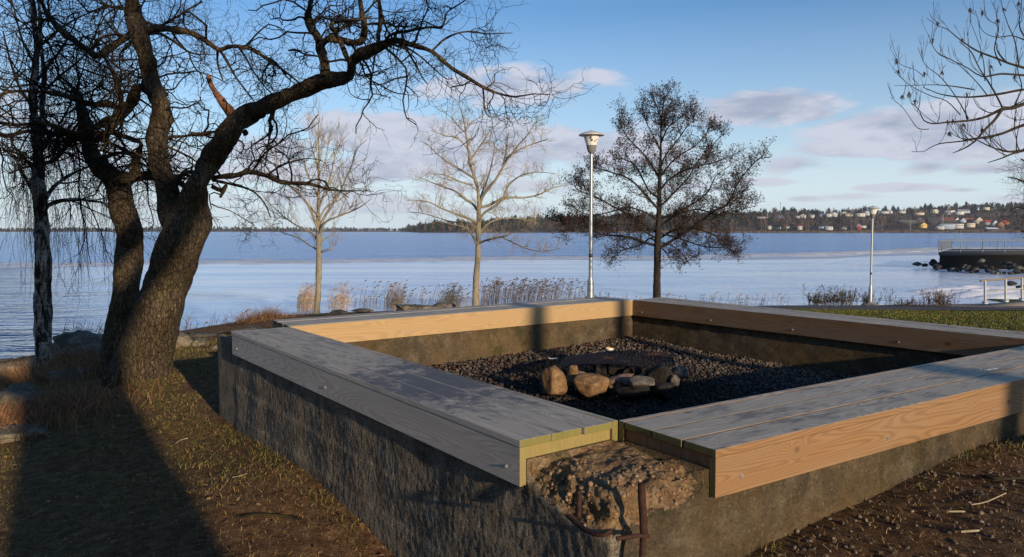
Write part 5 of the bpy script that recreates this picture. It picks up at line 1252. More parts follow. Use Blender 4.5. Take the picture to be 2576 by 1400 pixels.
# unseen spruces added behind and left of the viewer to cut sky fill light
def spruce(x, y, h, w, label, seed):
    z = gz(x, y) - .1; t = empty('added_spruce', (x, y, z), label, 'tree', 'unseen spruces added behind the photographer to cut skylight'); rs = np.random.default_rng(seed)
    mb = MB(); mb.bar((x, y, z), (x, y, z + h), .22, 10, .03); mb.build('trunk', MAT['bark_old'], t, smooth=True)
    n = 2600; q = rs.uniform(.02, 1, n) ** .8; a = rs.uniform(0, 2 * PI, n); rr = w * (1 - q) * rs.uniform(.25, 1, n) + .1; L = .5 + .5 * (1 - q)
    c = np.c_[x + rr * np.cos(a), y + rr * np.sin(a), z + .4 + h * q - .22 * rr]; d = np.c_[np.cos(a), np.sin(a), np.full(n, -.35)]; s = np.c_[-np.sin(a), np.cos(a), rs.normal(0, .3, n)]
    V = np.stack([c - d * L[:, None] * .6 - s * .28, c - d * L[:, None] * .6 + s * .28, c + d * L[:, None] * .6 + s * .1, c + d * L[:, None] * .6 - s * .1], 1).reshape(-1, 3)
    mesh_obj('crown', V, np.arange(4 * n).reshape(n, 4), MAT['far_tree'], t, colors=np.repeat(pal([(.02, .035, .014), (.03, .045, .02), (.015, .025, .012)], n), 4, 0))
for i, (x, y, h, w, l) in enumerate([(-8.5, -5.5, 13, 3.2, 'tall dark unseen spruce added nearest behind the photographer on the left'), (-4.5, -10.5, 15, 3.4, 'tallest unseen spruce added behind the photographer, beside the nearest one'), (-13.5, -3.5, 12, 3.0, 'dark unseen spruce added on the bank to the left of the photographer'), (-10, -13, 15, 3.6, 'broad unseen spruce added in the second row behind the photographer'), (-1.0, -17, 16, 3.6, 'unseen spruce added farthest behind the photographer'), (-17.5, .0, 11, 2.8, 'leftmost unseen spruce added near the water behind the view')]):
    spruce(x, y, h, w, l, 300 + i)
# ---------------------------------------------------------------- street lamps
def lamp(px, ytop, ybase, Y, sc, label, lean=0, holes=()):
    topp = R(px, ytop, Y); b = R(px, ybase, Y); zb = gz(b[0], b[1]); H = topp[2] - b[2]; x, y = topp[0], topp[1]; zb = b[2]
    t = empty('street_lamp', (x, y, zb), label, 'street lamp', 'street lamps along the shore path')
    f = lambda a: zb + H * a; mb = MB()
    mb.lathe((x, y, 0), [(.075, f(0) - .3), (.075, f(.17)), (.068, f(.185)), (.044, f(.205))], 20); mb.build('pole_base', MAT['galvanised'], t, smooth=True)
    mb = MB(); mb.lathe((x, y, 0), [(.043, f(.20)), (.040, f(.5)), (.036, f(.875))], 20); mb.build('pole', MAT['galvanised'], t, smooth=True)
    mb = MB(); mb.lathe((x, y, 0), [(.030, f(.868)), (.055, f(.872)), (.085, f(.885)), (.105, f(.905)), (.112, f(.915))], 28); mb.build('lamp_socket', MAT['lamp_grey'], t, smooth=True)
    mb = MB(); mb.lathe((x, y, 0), [(.113, f(.915)), (.150, f(.945)), (.180, f(.967)), (.186, f(.970))], 36); sh = mb.build('lamp_shade', MAT['lamp_shade'], t, smooth=True)
    mb = MB(); mb.lathe((x, y, 0), [(.0, f(.9655)), (.27, f(.9665)), (.282, f(.969)), (.270, f(.9735)), (.18, f(.983)), (.09, f(.9895)), (.03, f(.9925)), (.018, f(.9935)), (.016, f(1.)), (.0, f(1.0))], 40); mb.build('lamp_cap', MAT['lamp_cap'], t, smooth=True)
    mb = MB(); mb.lathe((x, y, 0), [(.0405, f(.31)), (.0435, f(.311)), (.0435, f(.332)), (.0405, f(.333))], 20); mb.build('band', MAT['dark_band'], t, smooth=True)
    for (hx, hy, hw, hh) in holes:
        # broken patches of the shade, lying on the cone
        a0 = math.asin(max(-.95, min(.95, hx))); zc = .915 + .055 * hy; V = [];
        for k in range(9):
            an = k * 2 * PI / 8; aa = a0 + hw * math.cos(an) * (1 + .3 * math.sin(k * 3)); zz = zc + hh * math.sin(an) * (1 + .3 * math.cos(k * 5)); r = .113 + (.186 - .113) * (zz - .915) / .055 + .003
            V.append((x + r * math.sin(aa), y - r * math.cos(aa), f(zz)))
        V[-1] = (x + (.113 + .073 * (zc - .915) / .055 + .003) * math.sin(a0), y - (.113 + .073 * (zc - .915) / .055 + .003) * math.cos(a0), f(zc))
        mesh_obj('broken_patch', V, np.array([[k, (k + 1) % 8, 8] for k in range(8)]), MAT['hole_dark'], t)
    return t, (x, y, zb)
lamp(1488, 325, 790, 17.0, 1, 'taller-looking near street lamp with a cream shade full of broken holes, left of the alder', holes=[(-.22, .70, .17, .008), (-.08, .46, .20, .007), (.46, .36, .12, .005), (.66, .52, .10, .004)])
_, lb2 = lamp(2196, 516, 768, 30.6, 1, 'far grey street lamp standing at the path edge on a pale concrete foot')
lt_ = [o for o in COL.objects if o.name.startswith('street_lamp')][-1]
mb = MB(); mb.lathe((lb2[0], lb2[1], lb2[2]), [(.34, -.15), (.34, .03), (.28, .07), (.12, .09), (.09, .16), (.0, .17)], 20); mb.build('foot', MAT['concrete_path'], lt_, smooth=True)

# ---------------------------------------------------------------- reeds, grasses, weeds
def blades(n, xs, ys, zs, h, w, lean, col, bend=.35):
    """curved blades: 3 segments, returns verts, faces, colours"""
    az = RNG.uniform(0, 2 * PI, n); ln = RNG.uniform(.2, 1, n) * lean; t = np.array([0, .4, .75, 1.])
    dx = np.cos(az)[:, None] * (ln[:, None] * h[:, None] * (t ** 1.8)); dy = np.sin(az)[:, None] * (ln[:, None] * h[:, None] * (t ** 1.8)); dz = h[:, None] * t * (1 - bend * ln[:, None] * t)
    wz = w[:, None] * np.array([1, .85, .55, .1]); pa = RNG.uniform(0, PI, n); ox, oy = np.cos(pa)[:, None] * wz / 2, np.sin(pa)[:, None] * wz / 2
    X_ = xs[:, None] + dx; Y_ = ys[:, None] + dy; Z_ = zs[:, None] + dz
    v = np.stack([np.stack([X_ - ox, Y_ - oy, Z_], -1), np.stack([X_ + ox, Y_ + oy, Z_], -1)], 2).reshape(n, 8, 3)
    f0 = np.array([[0, 1, 3, 2], [2, 3, 5, 4], [4, 5, 7, 6]]); f = f0[None] + (np.arange(n) * 8)[:, None, None]
    return v.reshape(-1, 3), f.reshape(-1, 4), np.repeat(col, 8, 0)
def reed_patch(name, n, xr, yfun, cols_, hr, label, plume=.7, dens=None, plc=[(.45, .28, .17), (.34, .20, .13), (.52, .36, .22)]):
    px = RNG.uniform(xr[0], xr[1], n)
    if dens: px = px[RNG.random(n) < np.array([dens(p) for p in px])]
    n = len(px); Yd = yfun(px, n); p = np.array([RZ(a, 780, WATER) for a in px]); xs = (px - 1288) / FV * Yd; h = RNG.uniform(hr[0], hr[1], n); zs = np.full(n, WATER - .05)
    lean = RNG.uniform(.05, .28, n); az = RNG.normal(.1, .5, n); t = np.linspace(0, 1, 6)
    P_ = np.stack([xs[:, None] + (lean * h)[:, None] * t ** 2 * np.cos(az)[:, None], Yd[:, None] + (lean * h)[:, None] * t ** 2 * np.sin(az)[:, None], zs[:, None] + h[:, None] * t * (1 - .1 * t)], -1)
    v, f = tubes(P_, np.tile(np.linspace(.0075, .004, 6), (n, 1)), 3); c = np.repeat(pal(cols_, n), 18, 0)
    k = RNG.random(n) < plume; e = P_[k, -1]; m = len(e); pl = RNG.uniform(.10, .2, m); d = np.c_[np.cos(az[k]) * .75, np.sin(az[k]) * .3, np.full(m, .55)]
    Q_ = np.stack([e, e + d * (pl * .35)[:, None], e + d * pl[:, None] + np.c_[0 * pl, 0 * pl, -.2 * pl]], 1); v2, f2 = tubes(Q_, np.tile([.006, .020, .004], (m, 1)), 4); c2 = np.repeat(pal(plc, m), 12, 0)
    # leaves
    m2 = n * 2; ii = RNG.integers(0, n, m2); tt_ = RNG.integers(2, 5, m2); s = P_[ii, tt_]; dd_ = np.c_[RNG.normal(.3, .6, m2), RNG.normal(0, .4, m2), RNG.uniform(.1, .8, m2)]
    L_ = grow(s, dd_, RNG.uniform(.12, .3, m2), 3, .15, (0, 0, -.6)); v3, f3 = tubes(L_, np.tile([.004, .006, .004, .001], (m2, 1)), 3); c3 = np.repeat(pal(cols_, m2), 12, 0)
    V = np.concatenate([v, v2, v3]); F_ = np.concatenate([f, f2 + len(v), f3 + len(v) + len(v2)])
    return tag(mesh_obj(name, V, F_, MAT['reed_mat'], colors=np.concatenate([c, c2, c3])), label, 'reeds', kind='stuff')
golden = [(.80, .50, .22), (.70, .42, .17), (.85, .60, .32), (.55, .32, .14)]; grey_ = [(.20, .16, .14), (.15, .12, .11), (.28, .22, .17)]
reed_patch('golden_reeds', 1700, (745, 1215), lambda p, n: RNG.uniform(30.4, 33.5, n), golden, (.35, 1.22), 'sunlit golden reeds standing in the ice behind the far bench, left of the lamp', .5, lambda p: (.15 + .85 * max(0, math.sin(p * .045 + 1)) ** 2 if p > 820 else (.7 if p < 790 else .1)) * (.5 + .5 * min(1, max(0, (p - 820) / 250)) + (.5 if p < 800 else 0)))
reed_patch('grey_reeds', 560, (1205, 1480), lambda p, n: RNG.uniform(31.0, 34, n), grey_, (.75, 1.35), 'thinner grey-brown reeds between the wide young tree and the near lamp', .7, lambda p: .8 - .7 * max(0, (p - 1370) / 110), [(.16, .11, .09), (.11, .08, .07)])
reed_patch('sparse_reeds', 90, (1560, 1990), lambda p, n: RNG.uniform(31.6, 33, n), grey_, (.35, .75), 'few short dry reed stalks at the water edge behind the alder', .3)
reed_patch('thin_stalks', 70, (430, 600), lambda p, n: RNG.uniform(15.5, 19, n), grey_, (1.0, 1.55), 'thin bare stalks rising from the water behind the big tree', .05)
reed_patch('thin_stalks', 40, (130, 260), lambda p, n: RNG.uniform(15.5, 18, n), grey_, (1.0, 1.5), 'thin bare stalks between the birch and the big tree', .05)

def weed(px, py, Y, w, h, n, cols_, label, name='dry_weed', seedh=True, droop=0, cat='weed', group='dry weeds along the path edge'):
    b = R(px, py, Y); z = gz(b[0], b[1]); z = b[2]
    S = np.c_[b[0] + RNG.normal(0, w * .3, n), Y + RNG.normal(0, w * .25, n), np.full(n, z - .05)]
    P_ = grow(S, np.tile([0, 0, 1.], (n, 1)) + RNG.normal(0, .22, (n, 3)), RNG.uniform(.45, 1, n) * h, 7, .10, (0, 0, -droop)); rr = np.tile(np.linspace(.0055, .0025, 8), (n, 1))
    s, d, r, t = spawn(P_, rr, 7, .3, 1, (25, 60), 1, .1); Q_ = grow(s, d, RNG.uniform(.04, .16, len(s)), 3, .2); v, f = tubes(P_, rr, 3); v2, f2 = tubes(Q_, np.tile([.003, .008, .006, .002], (len(s), 1)), 3)
    c = np.concatenate([np.repeat(pal(cols_, n), 24, 0), np.repeat(pal(cols_, len(s)), 12, 0)])
    return tag(mesh_obj(name, np.concatenate([v, v2]), np.concatenate([f, f2 + len(v)]), MAT['reed_mat'], colors=c), label, cat, group)
br = [(.10, .06, .035), (.16, .10, .05), (.05, .04, .03), (.20, .14, .07)]; gr = [(.05, .045, .025), (.09, .08, .035), (.14, .11, .05)]
weed(2045, 768, 29.5, .35, .95, 26, gr, 'tall narrow dark weed at the left end of the path-side weeds')
weed(2075, 768, 29.6, .9, .55, 70, gr, 'low greenish weed clump beside the tall narrow weed')
weed(2118, 768, 29.5, 1.1, .85, 110, gr, 'widest greenish-brown weed clump left of the far lamp')
weed(2185, 770, 30.9, .5, .7, 50, br, 'red-brown weed right behind the foot of the far lamp')
weed(2238, 770, 30.2, .15, .9, 9, br, 'single thin upright stalk right of the far lamp')
weed(2280, 774, 29.2, .8, .45, 50, br, 'low ragged brown weed midway between far lamp and handrail')
weed(2358, 774, 29.0, .75, .80, 90, br, 'round brown dry bush in front of the snow heap')
weed(1500, 768, 24, 1.3, .5, 40, br, 'short brown weeds just behind the far bench')
# arching dry grass tussocks at the far-left corner of the pit
def tussock(px, py, Y, w, h, n, cols_, label, lean=1.2):
    b = R(px, py, Y); xs = b[0] + RNG.normal(0, w * .25, n); ys = Y + RNG.normal(0, w * .25, n)
    v, f, c = blades(n, xs, ys, np.full(n, b[2] - .04), RNG.uniform(.6, 1.1, n) * h, np.full(n, .006), lean, pal(cols_, n), .55)
    return tag(mesh_obj('grass_tussock', v, f, MAT['blades'], colors=c), label, 'grass tussock', 'dry grass tussocks along the bank')
st_ = [(.30, .17, .09), (.22, .12, .07), (.38, .24, .13), (.15, .08, .05)]
tussock(633, 818, 13, .5, .40, 700, st_, 'round arching brown grass tussock left of the far-left bench corner', 1.4)
tussock(675, 806, 13.2, .45, .38, 500, st_, 'ragged brown tussock with a stiff dark stalk next to the bench corner', 1.1)
tussock(705, 802, 13.5, .8, .22, 500, st_, 'low spread brown tussock right behind the bench corner', 1.2)
tussock(745, 797, 14.5, 1.4, .16, 500, st_, 'low brown grass strip left of the slim young tree', 1.0)

# grass over the ground
def field(name, n, xr, yr, hr, cols_, label, mask, w=.0035, lean=.9):
    x = RNG.uniform(*xr, n); y = RNG.uniform(*yr, n); k = mask(x, y); x, y = x[k], y[k]; m = len(x); z = np.concatenate([GZ(a, b) for a, b in zip(np.array_split(x, 40), np.array_split(y, 40))])
    z += np.array([noise.noise((a * 1.1, b * 1.1, 0)) * .03 + noise.noise((a * 5, b * 5, 3)) * .010 if -8 < a < 12 and -3 < b < 16 else 0 for a, b in zip(x, y)])
    v, f, c = blades(m, x, y, z - .003, RNG.uniform(*hr, m) * np.clip(.7 + .08 * y, .6, 1.6), np.full(m, w) * np.clip(.6 + .12 * y, .7, 3), lean, pal(cols_, m), .5)
    return tag(mesh_obj(name, v, f, MAT['blades'], colors=c), label, 'grass', kind='stuff')
OUT = [A0o, A1o, C0o, C1o, D0o, D1o, B1o, B0o]
def near_wall(x, y, m):
    d = np.full(x.shape, 9.)
    for a, b in zip(OUT, OUT[1:] + OUT[:1]):
        e = b - a; t = np.clip(((x - a[0]) * e[0] + (y - a[1]) * e[1]) / (e @ e), 0, 1); d = np.minimum(d, np.hypot(x - a[0] - t * e[0], y - a[1] - t * e[1]))
    return d < m
def outside(x, y):
    hull = [corner_out, A1o, isect(A0o, A1o, C0o, C1o), C0o, isect(C0o, C1o, D0o, D1o), D1o, B1o]; ok = np.zeros(x.shape, bool); n = len(hull); j = n - 1
    for i in range(n):
        a, b = hull[i], hull[j]; c = ((a[1] > y) != (b[1] > y)) & (x < (b[0] - a[0]) * (y - a[1]) / (b[1] - a[1] + 1e-12) + a[0]); ok ^= c; j = i
    return ~ok
gcol = [(.13, .16, .03), (.20, .20, .05), (.46, .33, .12), (.07, .09, .02), (.34, .22, .08), (.16, .11, .05)]
def nz(x, y, s, o): return np.array([noise.noise((a * s + o, b * s, 0)) for a, b in zip(x, y)])
fr = lambda x, y: (np.abs(x) < y * .70 + .4)
pnoise = lambda x, y: nz(x, y, 1.6, 4)
trod = lambda x, y: np.hypot((x + .9) * .9, (y - 3.0) * .55) + .3 * pnoise(x, y)
field('short_grass', 190000, (-7, 1), (2.6, 10.5), (.014, .036), gcol, 'short trampled winter grass on the left-hand ground', lambda x, y: fr(x, y) & outside(x, y) & (trod(x, y) > .6 + .4 * RNG.random(len(x))) & (nz(x, y, 2.5, 9) > -.45 + .5 * RNG.random(len(x))), .003, 1.8)
field('wall_grass', 60000, (-2.6, 4.2), (1.9, 6.3), (.02, .075), [(.08, .10, .02), (.16, .15, .04), (.32, .24, .09), (.06, .07, .02)], 'longer green and straw grass growing along the foot of the concrete wall', lambda x, y: near_wall(x, y, .13) & outside(x, y) & (nz(x, y, 4, 2) > -.15 + .3 * RNG.random(len(x))), .0028, 1.3)
field('dirt_grass', 26000, (-2.2, 4.2), (1.8, 4.6), (.012, .035), [(.36, .24, .12), (.55, .38, .18), (.16, .10, .05)], 'dry straw wisps scattered over the bare soil', lambda x, y: outside(x, y), .002, 1.6)
field('lawn_grass', 60000, (3.5, 16), (6.0, 24), (.012, .032), [(.07, .11, .015), (.11, .13, .02), (.20, .18, .04), (.12, .08, .04)], 'mown green lawn on the right behind the pit', lambda x, y: outside(x, y) & (x > y * .28) & fr(x, y), .008, .8)
# red-brown tangled ground cover on the lit patch at the left edge
def tang(name, cx, cy, sx, sy, n, cols_, hr, label, lean=1.2):
    x = RNG.normal(cx, sx, n); y = RNG.normal(cy, sy, n); z = GZ(x, y); v, f, c = blades(n, x, y, z - .01, RNG.uniform(*hr, n), np.full(n, .005), lean, pal(cols_, n), .4)
    return tag(mesh_obj(name, v, f, MAT['blades'], colors=c), label, 'undergrowth', kind='stuff')
rd = [(.36, .18, .09), (.24, .12, .06), (.46, .27, .13), (.14, .07, .04)]
for (px_, py_, Y_, sx, sy, n_) in [(60, 955, 8.3, .5, .35, 2600), (110, 1045, 6.6, .35, .2, 2000), (40, 1080, 6.2, .35, .25, 1500), (160, 1040, 6.7, .2, .2, 500), (20, 1030, 6.8, .3, .3, 500)]:
    p = R(px_, py_, Y_); tang('undergrowth', p[0], p[1], sx, sy, n_, rd, (.08, .26), 'rust-brown tangle of dead twigs and bracken around the rocks at the left edge')
p = R(160, 905, 9.0); tang('undergrowth', p[0] + .15, p[1], .16, .12, 500, rd, (.12, .40), 'sunlit dry stems at the foot of the birch')
p = R(620, 865, 9.5); tang('undergrowth', p[0], p[1], .8, .7, 2200, [(.10, .075, .03), (.16, .11, .05), (.07, .06, .02)], (.03, .09), 'low brown grass between the trunk and the pit')
# litter
n = 9000; x = RNG.uniform(-4.5, 5, n); y = RNG.uniform(1.6, 8.5, n); k = outside(x, y) & fr(x, y) & ((trod(x, y) < 1.3) | ((x > 1.) & (y < 4.8)) | (RNG.random(n) < .12)); x, y = x[k], y[k]
z = GZ(x, y) + np.array([noise.noise((a * 1.1, b * 1.1, 0)) * .03 + noise.noise((a * 5, b * 5, 3)) * .010 for a, b in zip(x, y)])
leaves('bark_litter', x, y, z + .004, .013, [(.16, .09, .05), (.26, .15, .08), (.08, .045, .03), (.36, .24, .14), (.20, .12, .08)], 'brown bark chips and rotted leaves strewn on the soil around the pit')
n = 2600; x = RNG.uniform(1.0, 4.6, n); y = RNG.uniform(1.4, 4.3, n); k = outside(x, y); x, y = x[k], y[k]; n = len(x); z = GZ(x, y) + np.array([noise.noise((a * 1.1, b * 1.1, 0)) * .03 for a, b in zip(x, y)])
tv, tf = ico(1); v, f = scatter(tv, tf, np.c_[x, y, z], RNG.uniform(.004, .013, (n, 3)), rot_rand(n)); tag(mesh_obj('loose_stones', v, f, MAT['pebbles'], colors=np.repeat(pal([(.16, .12, .09), (.10, .08, .07), (.26, .22, .18)], n), len(tv), 0)), 'small loose stones in the dirt in front of the right bench', 'gravel', kind='stuff')
# leaves lying on the left-hand turf
n = 1500; x = RNG.uniform(-6, .6, n); y = RNG.uniform(2.4, 9.5, n); k = outside(x, y) & fr(x, y); x, y = x[k], y[k]; z = GZ(x, y) + np.array([noise.noise((a * 1.1, b * 1.1, 0)) * .03 + noise.noise((a * 5, b * 5, 3)) * .010 for a, b in zip(x, y)])
leaves('turf_leaves', x, y, z + .012, .019, [(.26, .14, .07), (.16, .09, .05), (.36, .23, .12), (.10, .06, .04), (.05, .035, .03)], 'curled brown leaves scattered over the turf left of the pit')
# sticks
def stick(pts, r, label, mat='twig_pale', Yd=None, cat='stick'):
    P_ = []
    for a, b in pts:
        p = RZ(a, b, .05)
        for _ in range(4): p = RZ(a, b, gz(p[0], p[1]) + .012)
        P_.append((*p, r * .65))
    v, f, cf, _ = trunk_mesh(P_, 6, .02, .002, 20, 5, 0)
    return tag(mesh_obj('fallen_twig', v, [list(q) for q in f] + [[a, b, c] for a, b, c, _ in cf], MAT[mat], smooth=True), label, cat, 'fallen sticks around the pit')
stick([(441, 1115), (455, 1106), (472, 1102)], .006, 'bleached white twig lying on the sunlit grass left of the wall')
stick([(585, 1200), (606, 1196), (621, 1190)], .005, 'pale stick on the bare soil near the wall foot')
stick([(604, 1300), (640, 1294), (700, 1296), (760, 1305)], .010, 'long dark root-like stick across the soil at the bottom left', 'twig_dark')
stick([(2470, 1196), (2510, 1204), (2576, 1201)], .010, 'thick curved grey stick at the right edge', 'twig_ash')
stick([(2443, 1269), (2480, 1262), (2530, 1240)], .004, 'thin pale stalk on the ground right of the front board')
stick([(2385, 1286), (2424, 1286)], .006, 'short light wood splinter below the thin pale stalk')
stick([(2417, 1337), (2460, 1334)], .007, 'broad light wood splinter lowest on the right')
stick([(2068, 1370), (2088, 1386)], .006, 'small reddish wood splinter near the wall at the bottom', 'twig_pale')
stick([(310, 1107), (400, 1075), (470, 1045)], .004, 'thin dark rooty twig crossing the sunlit grass', 'twig_dark')
# ---------------------------------------------------------------- rocks of the bank
RG = 'rocks of the shore bank'
def rk(px, py, Y, dims, mat, label, seed, ang=.35, rz=0, dz=0):
    c = R(px, py, Y); c[2] += dz - .04 * min(1, dims[2] / .3); return stone('rock', c, dims, mat, label, seed, rz, (0, 0), ang, 'rock', RG, 4)
rk(215, 880, 10.3, (1.3, 1.0, .62), 'rock', 'dark rounded outcrop between the birch and the big tree', 61, .35)
rk(155, 890, 10.6, (.55, .6, .40), 'rock', 'smaller dark rock directly right of the birch trunk', 62)
rk(455, 858, 9.9, (.42, .45, .36), 'rock_pale', 'pale cracked rock beside the right side of the big trunk', 63, .5)
rk(500, 862, 9.9, (.30, .3, .25), 'rock_pale', 'squat pale rock right of the cracked one', 64, .5)
rk(540, 872, 9.4, (.16, .15, .09), 'rock_pale', 'small pale stone on the grass right of the squat rock', 65)
rk(545, 848, 11.4, (1.5, .7, .22), 'rock', 'long low lichen-grey ledge behind the pale rocks', 66, .5)
rk(640, 832, 11.8, (1.1, .7, .16), 'rock', 'low dark ledge running behind the far-left bench corner', 67, .5)
rk(470, 840, 12.3, (.9, .6, .16), 'rock', 'flat ledge tip at the left end of the long ledge', 68, .5)
rk(35, 925, 9.6, (.6, .6, .20), 'rock_pale', 'flat sunlit rock at the water edge on the far left', 69)
rk(85, 915, 9.9, (.5, .5, .22), 'rock', 'shaded flat rock left of the birch foot', 70)
rk(15, 907, 11.5, (.5, .5, .12), 'rock', 'tiny rock hump at the water on the left border', 71)
rk(45, 990, 6.9, (.55, .5, .30), 'rock_pale', 'pale lichen-covered sunlit boulder in the rust-brown undergrowth', 72, .3)
rk(160, 1005, 6.9, (.42, .45, .26), 'rock', 'dark boulder with white lichen spots half in the broad shadow', 73, .3, dz=-.03)
rk(40, 1085, 5.9, (.7, .4, .14), 'rock_pale', 'flat pale rock slab below the undergrowth on the left border', 74, .4)
rk(175, 940, 8.3, (.8, .6, .16), 'rock', 'mossy flat rock in front of the birch', 75, .3)
rk(850, 785, 16.5, (.50, .4, .22), 'rock', 'dark round rock right of the slim young tree', 76)
rk(1045, 775, 17, (1.35, .8, .36), 'rock', 'large lichen-streaked grey boulder behind the far bench', 77, .45)
rk(1120, 768, 17.5, (.8, .6, .30), 'rock', 'mossy ochre boulder adjoining the large lichen-streaked one', 78, .4)
rk(785, 791, 14.6, (.3, .3, .08), 'rock_pale', 'small pale stone at the foot of the slim young tree', 79)
rk(910, 779, 17, (.6, .4, .10), 'rock', 'low flat rock between the round rock and the large boulder', 80)
# wooden plank end on the bank (dark beam near the tussock)
a_, b_ = R(572, 823, 12.6), R(622, 813, 12.9); mb = MB(); mb.bar(a_, b_, .03, 6); tag(mb.build('driftwood', MAT['twig_dark']), 'dark straight piece of driftwood beside the round tussock', 'driftwood')

# ---------------------------------------------------------------- viewing platform
YP, YP2 = 64., 76.
pl = R(2361, 634, YP); pr_ = R(2640, 634, YP); bl = R(2394, 626, YP2); ztop = pl[2]; bl[2] = ztop
x0, x1 = pl[0], pl[0] + 22; xb = bl[0]
plat = empty('viewing_platform', (x0 + 8, YP + 5, WATER), 'railed timber viewing platform on a stone pier reaching into the bay at the right', 'platform')
mb = MB(); mb.add([(x0, YP, ztop), (x1, YP, ztop), (x1 + 4, YP2, ztop), (xb, YP2, ztop), (x0, YP, ztop - .26), (x1, YP, ztop - .26), (x1 + 4, YP2, ztop - .26), (xb, YP2, ztop - .26)], [[0, 1, 2, 3], [7, 6, 5, 4], [0, 4, 5, 1], [1, 5, 6, 2], [2, 6, 7, 3], [3, 7, 4, 0]]); mb.build('deck', MAT['deck_wood'], plat)
mb = MB(); mb.add([(x0 + .15, YP + .1, ztop - .26), (x1, YP + .1, ztop - .26), (x1 + 4, YP2 - .2, ztop - .26), (xb + .3, YP2 - .2, ztop - .26), (x0 + .15, YP + .1, WATER - .5), (x1, YP + .1, WATER - .5), (x1 + 4, YP2 - .2, WATER - .5), (xb + .3, YP2 - .2, WATER - .5)], [[0, 4, 5, 1], [1, 5, 6, 2], [2, 6, 7, 3], [3, 7, 4, 0]]); mb.build('pier', MAT['stone_char'], plat)
def railing(a, b, n, h, mat, par, pick=.12, prate=True):
    a, b = np.array(a), np.array(b); mb = MB()
    for i in range(n + 1):
        p = a + (b - a) * i / n; q = MB(); q.bar(p, p + (0, 0, h), .035, 6); q.build('rail_post', MAT[mat], par)
    mb.bar(a + (0, 0, h), b + (0, 0, h), .04, 6); mb.bar(a + (0, 0, .12), b + (0, 0, .12), .02, 5); mb.build('top_rail', MAT[mat], par)
    if prate:
        m = int(np.linalg.norm(b - a) / pick); P_ = np.array([[a + (b - a) * (i + .5) / m + (0, 0, .12), a + (b - a) * (i + .5) / m + (0, 0, h)] for i in range(m)]); v, f = tubes(P_, np.full((m, 2), .011), 4); tag(mesh_obj('balusters', v, f, MAT[mat], par), kind='stuff')
railing((x0, YP, ztop), (xb, YP2, ztop), 5, .95, 'rail_blue', plat, .28)
railing((x0, YP + .02, ztop), (x1, YP + .02, ztop), 12, .95, 'rail_blue', plat, .24)
railing((xb, YP2, ztop), (x1 + 4, YP2, ztop), 12, .95, 'rail_blue', plat, .24, False)
BG = 'boulders around the platform pier'
for i, (px_, py_, w, h, Y_, mt, lab) in enumerate([(2308, 663, 26, 9, 66, 'rock_dark', 'leftmost low dark boulder off the platform corner'), (2325, 666, 18, 8, 66, 'rock_dark', 'second low dark boulder in the ice left of the platform'), (2347, 662, 22, 18, 66, 'rock_dark', 'tall dark boulder close to the platform corner'), (2361, 668, 28, 16, 65, 'rock', 'light icy boulder under the platform corner'), (2358, 671, 22, 13, 63, 'rock_dark', 'front dark boulder touching the platform corner')]):
    c = R(px_, py_, Y_); stone('boulder', c, (w * Y_ / FV, w * Y_ / FV, h * Y_ / FV * 1.2), mt, lab, 100 + i, 0, (0, 0), .3, 'boulder', BG, 3)
k = 0
for i in range(42):
    px_ = 2388 + i * 5.2 + RNG.uniform(-4, 4); up = RNG.random(); Y_ = 61 - 2.2 * up + (px_ - 2388) * -.02; py_ = 580 + (3.2 - .05 - .9 * (1 - up) * RNG.uniform(.5, 1) * min(1, (px_ - 2375) / 90)) * FV / Y_ - 2; s = RNG.uniform(9, 20) * Y_ / FV
    stone('riprap_boulder', R(px_, py_, Y_), (s * 1.3, s, s * .8), 'rock_dark' if RNG.random() < .8 else 'rock', 'dark heaped boulder of the rubble slope under the viewing platform', 120 + i, RNG.uniform(0, 3), (0, 0), .35, 'boulder', 'rubble boulders under the platform', 2)
for i, (px_, py_, w, Y_, lab) in enumerate([(2545, 712, 26, 42, 'dark wet rock behind the handrail, upper one'), (2568, 722, 26, 40, 'dark wet rock at the right edge behind the handrail'), (2560, 742, 20, 37, 'small dark rock behind the last visible rail post')]):
    stone('boulder', R(px_, py_, Y_), (w * Y_ / FV, .5, w * Y_ / FV * .6), 'rock_dark', lab, 170 + i, 0, (0, 0), .3, 'boulder', BG, 3)
# ---------------------------------------------------------------- handrail by the ramp
hr_ = empty('handrail', R(2478, 768, 30), 'galvanised handrail with a weathered wooden top board beside the concrete ramp', 'railing')
hp = [(2478, 767, 705, 30.), (2530, 762, 701, 30.6), (2571, 758, 698, 31.2), (2620, 753, 694, 31.8)]
tops, mids = [], []
for (px_, yb, yt, Y_) in hp:
    b = R(px_, yb, Y_); tp_ = R(px_, yt, Y_); mb = MB(); mb.bar(b - (0, 0, .05), tp_, .045, 8); mb.build('rail_post', MAT['steel_rail'], hr_)
    mb = MB(); mb.box((b[0], b[1], b[2] + .06), (.16, .16, .18)); mb.build('post_foot', MAT['steel_rail'], hr_); tops.append(tp_); mids.append(b + (tp_ - b) * .55)
mb = MB(); a_ = tops[0] + (tops[0] - tops[1]) * .22; mb.bar(a_, tops[-1], .034, 6); mb.build('top_board', MAT['rail_wood'], hr_)
mb = MB(); mb.bar(mids[0], mids[-1], .03, 6); mb.build('middle_rail', MAT['steel_rail'], hr_)
c0 = [R(2425, 771, 29.2), R(2485, 768, 30.1), R(2640, 752, 32), R(2640, 770, 28.6)]
rv = [(p[0], p[1], p[2] + .03) for p in c0] + [(p[0], p[1], p[2] - .4) for p in c0]
tag(mesh_obj('ramp', rv, np.array([[0, 3, 2, 1], [0, 1, 5, 4], [1, 2, 6, 5], [2, 3, 7, 6], [3, 0, 4, 7]]), MAT['concrete_path']), 'pale concrete ramp behind the handrail at the right edge', 'ramp', kind='structure')

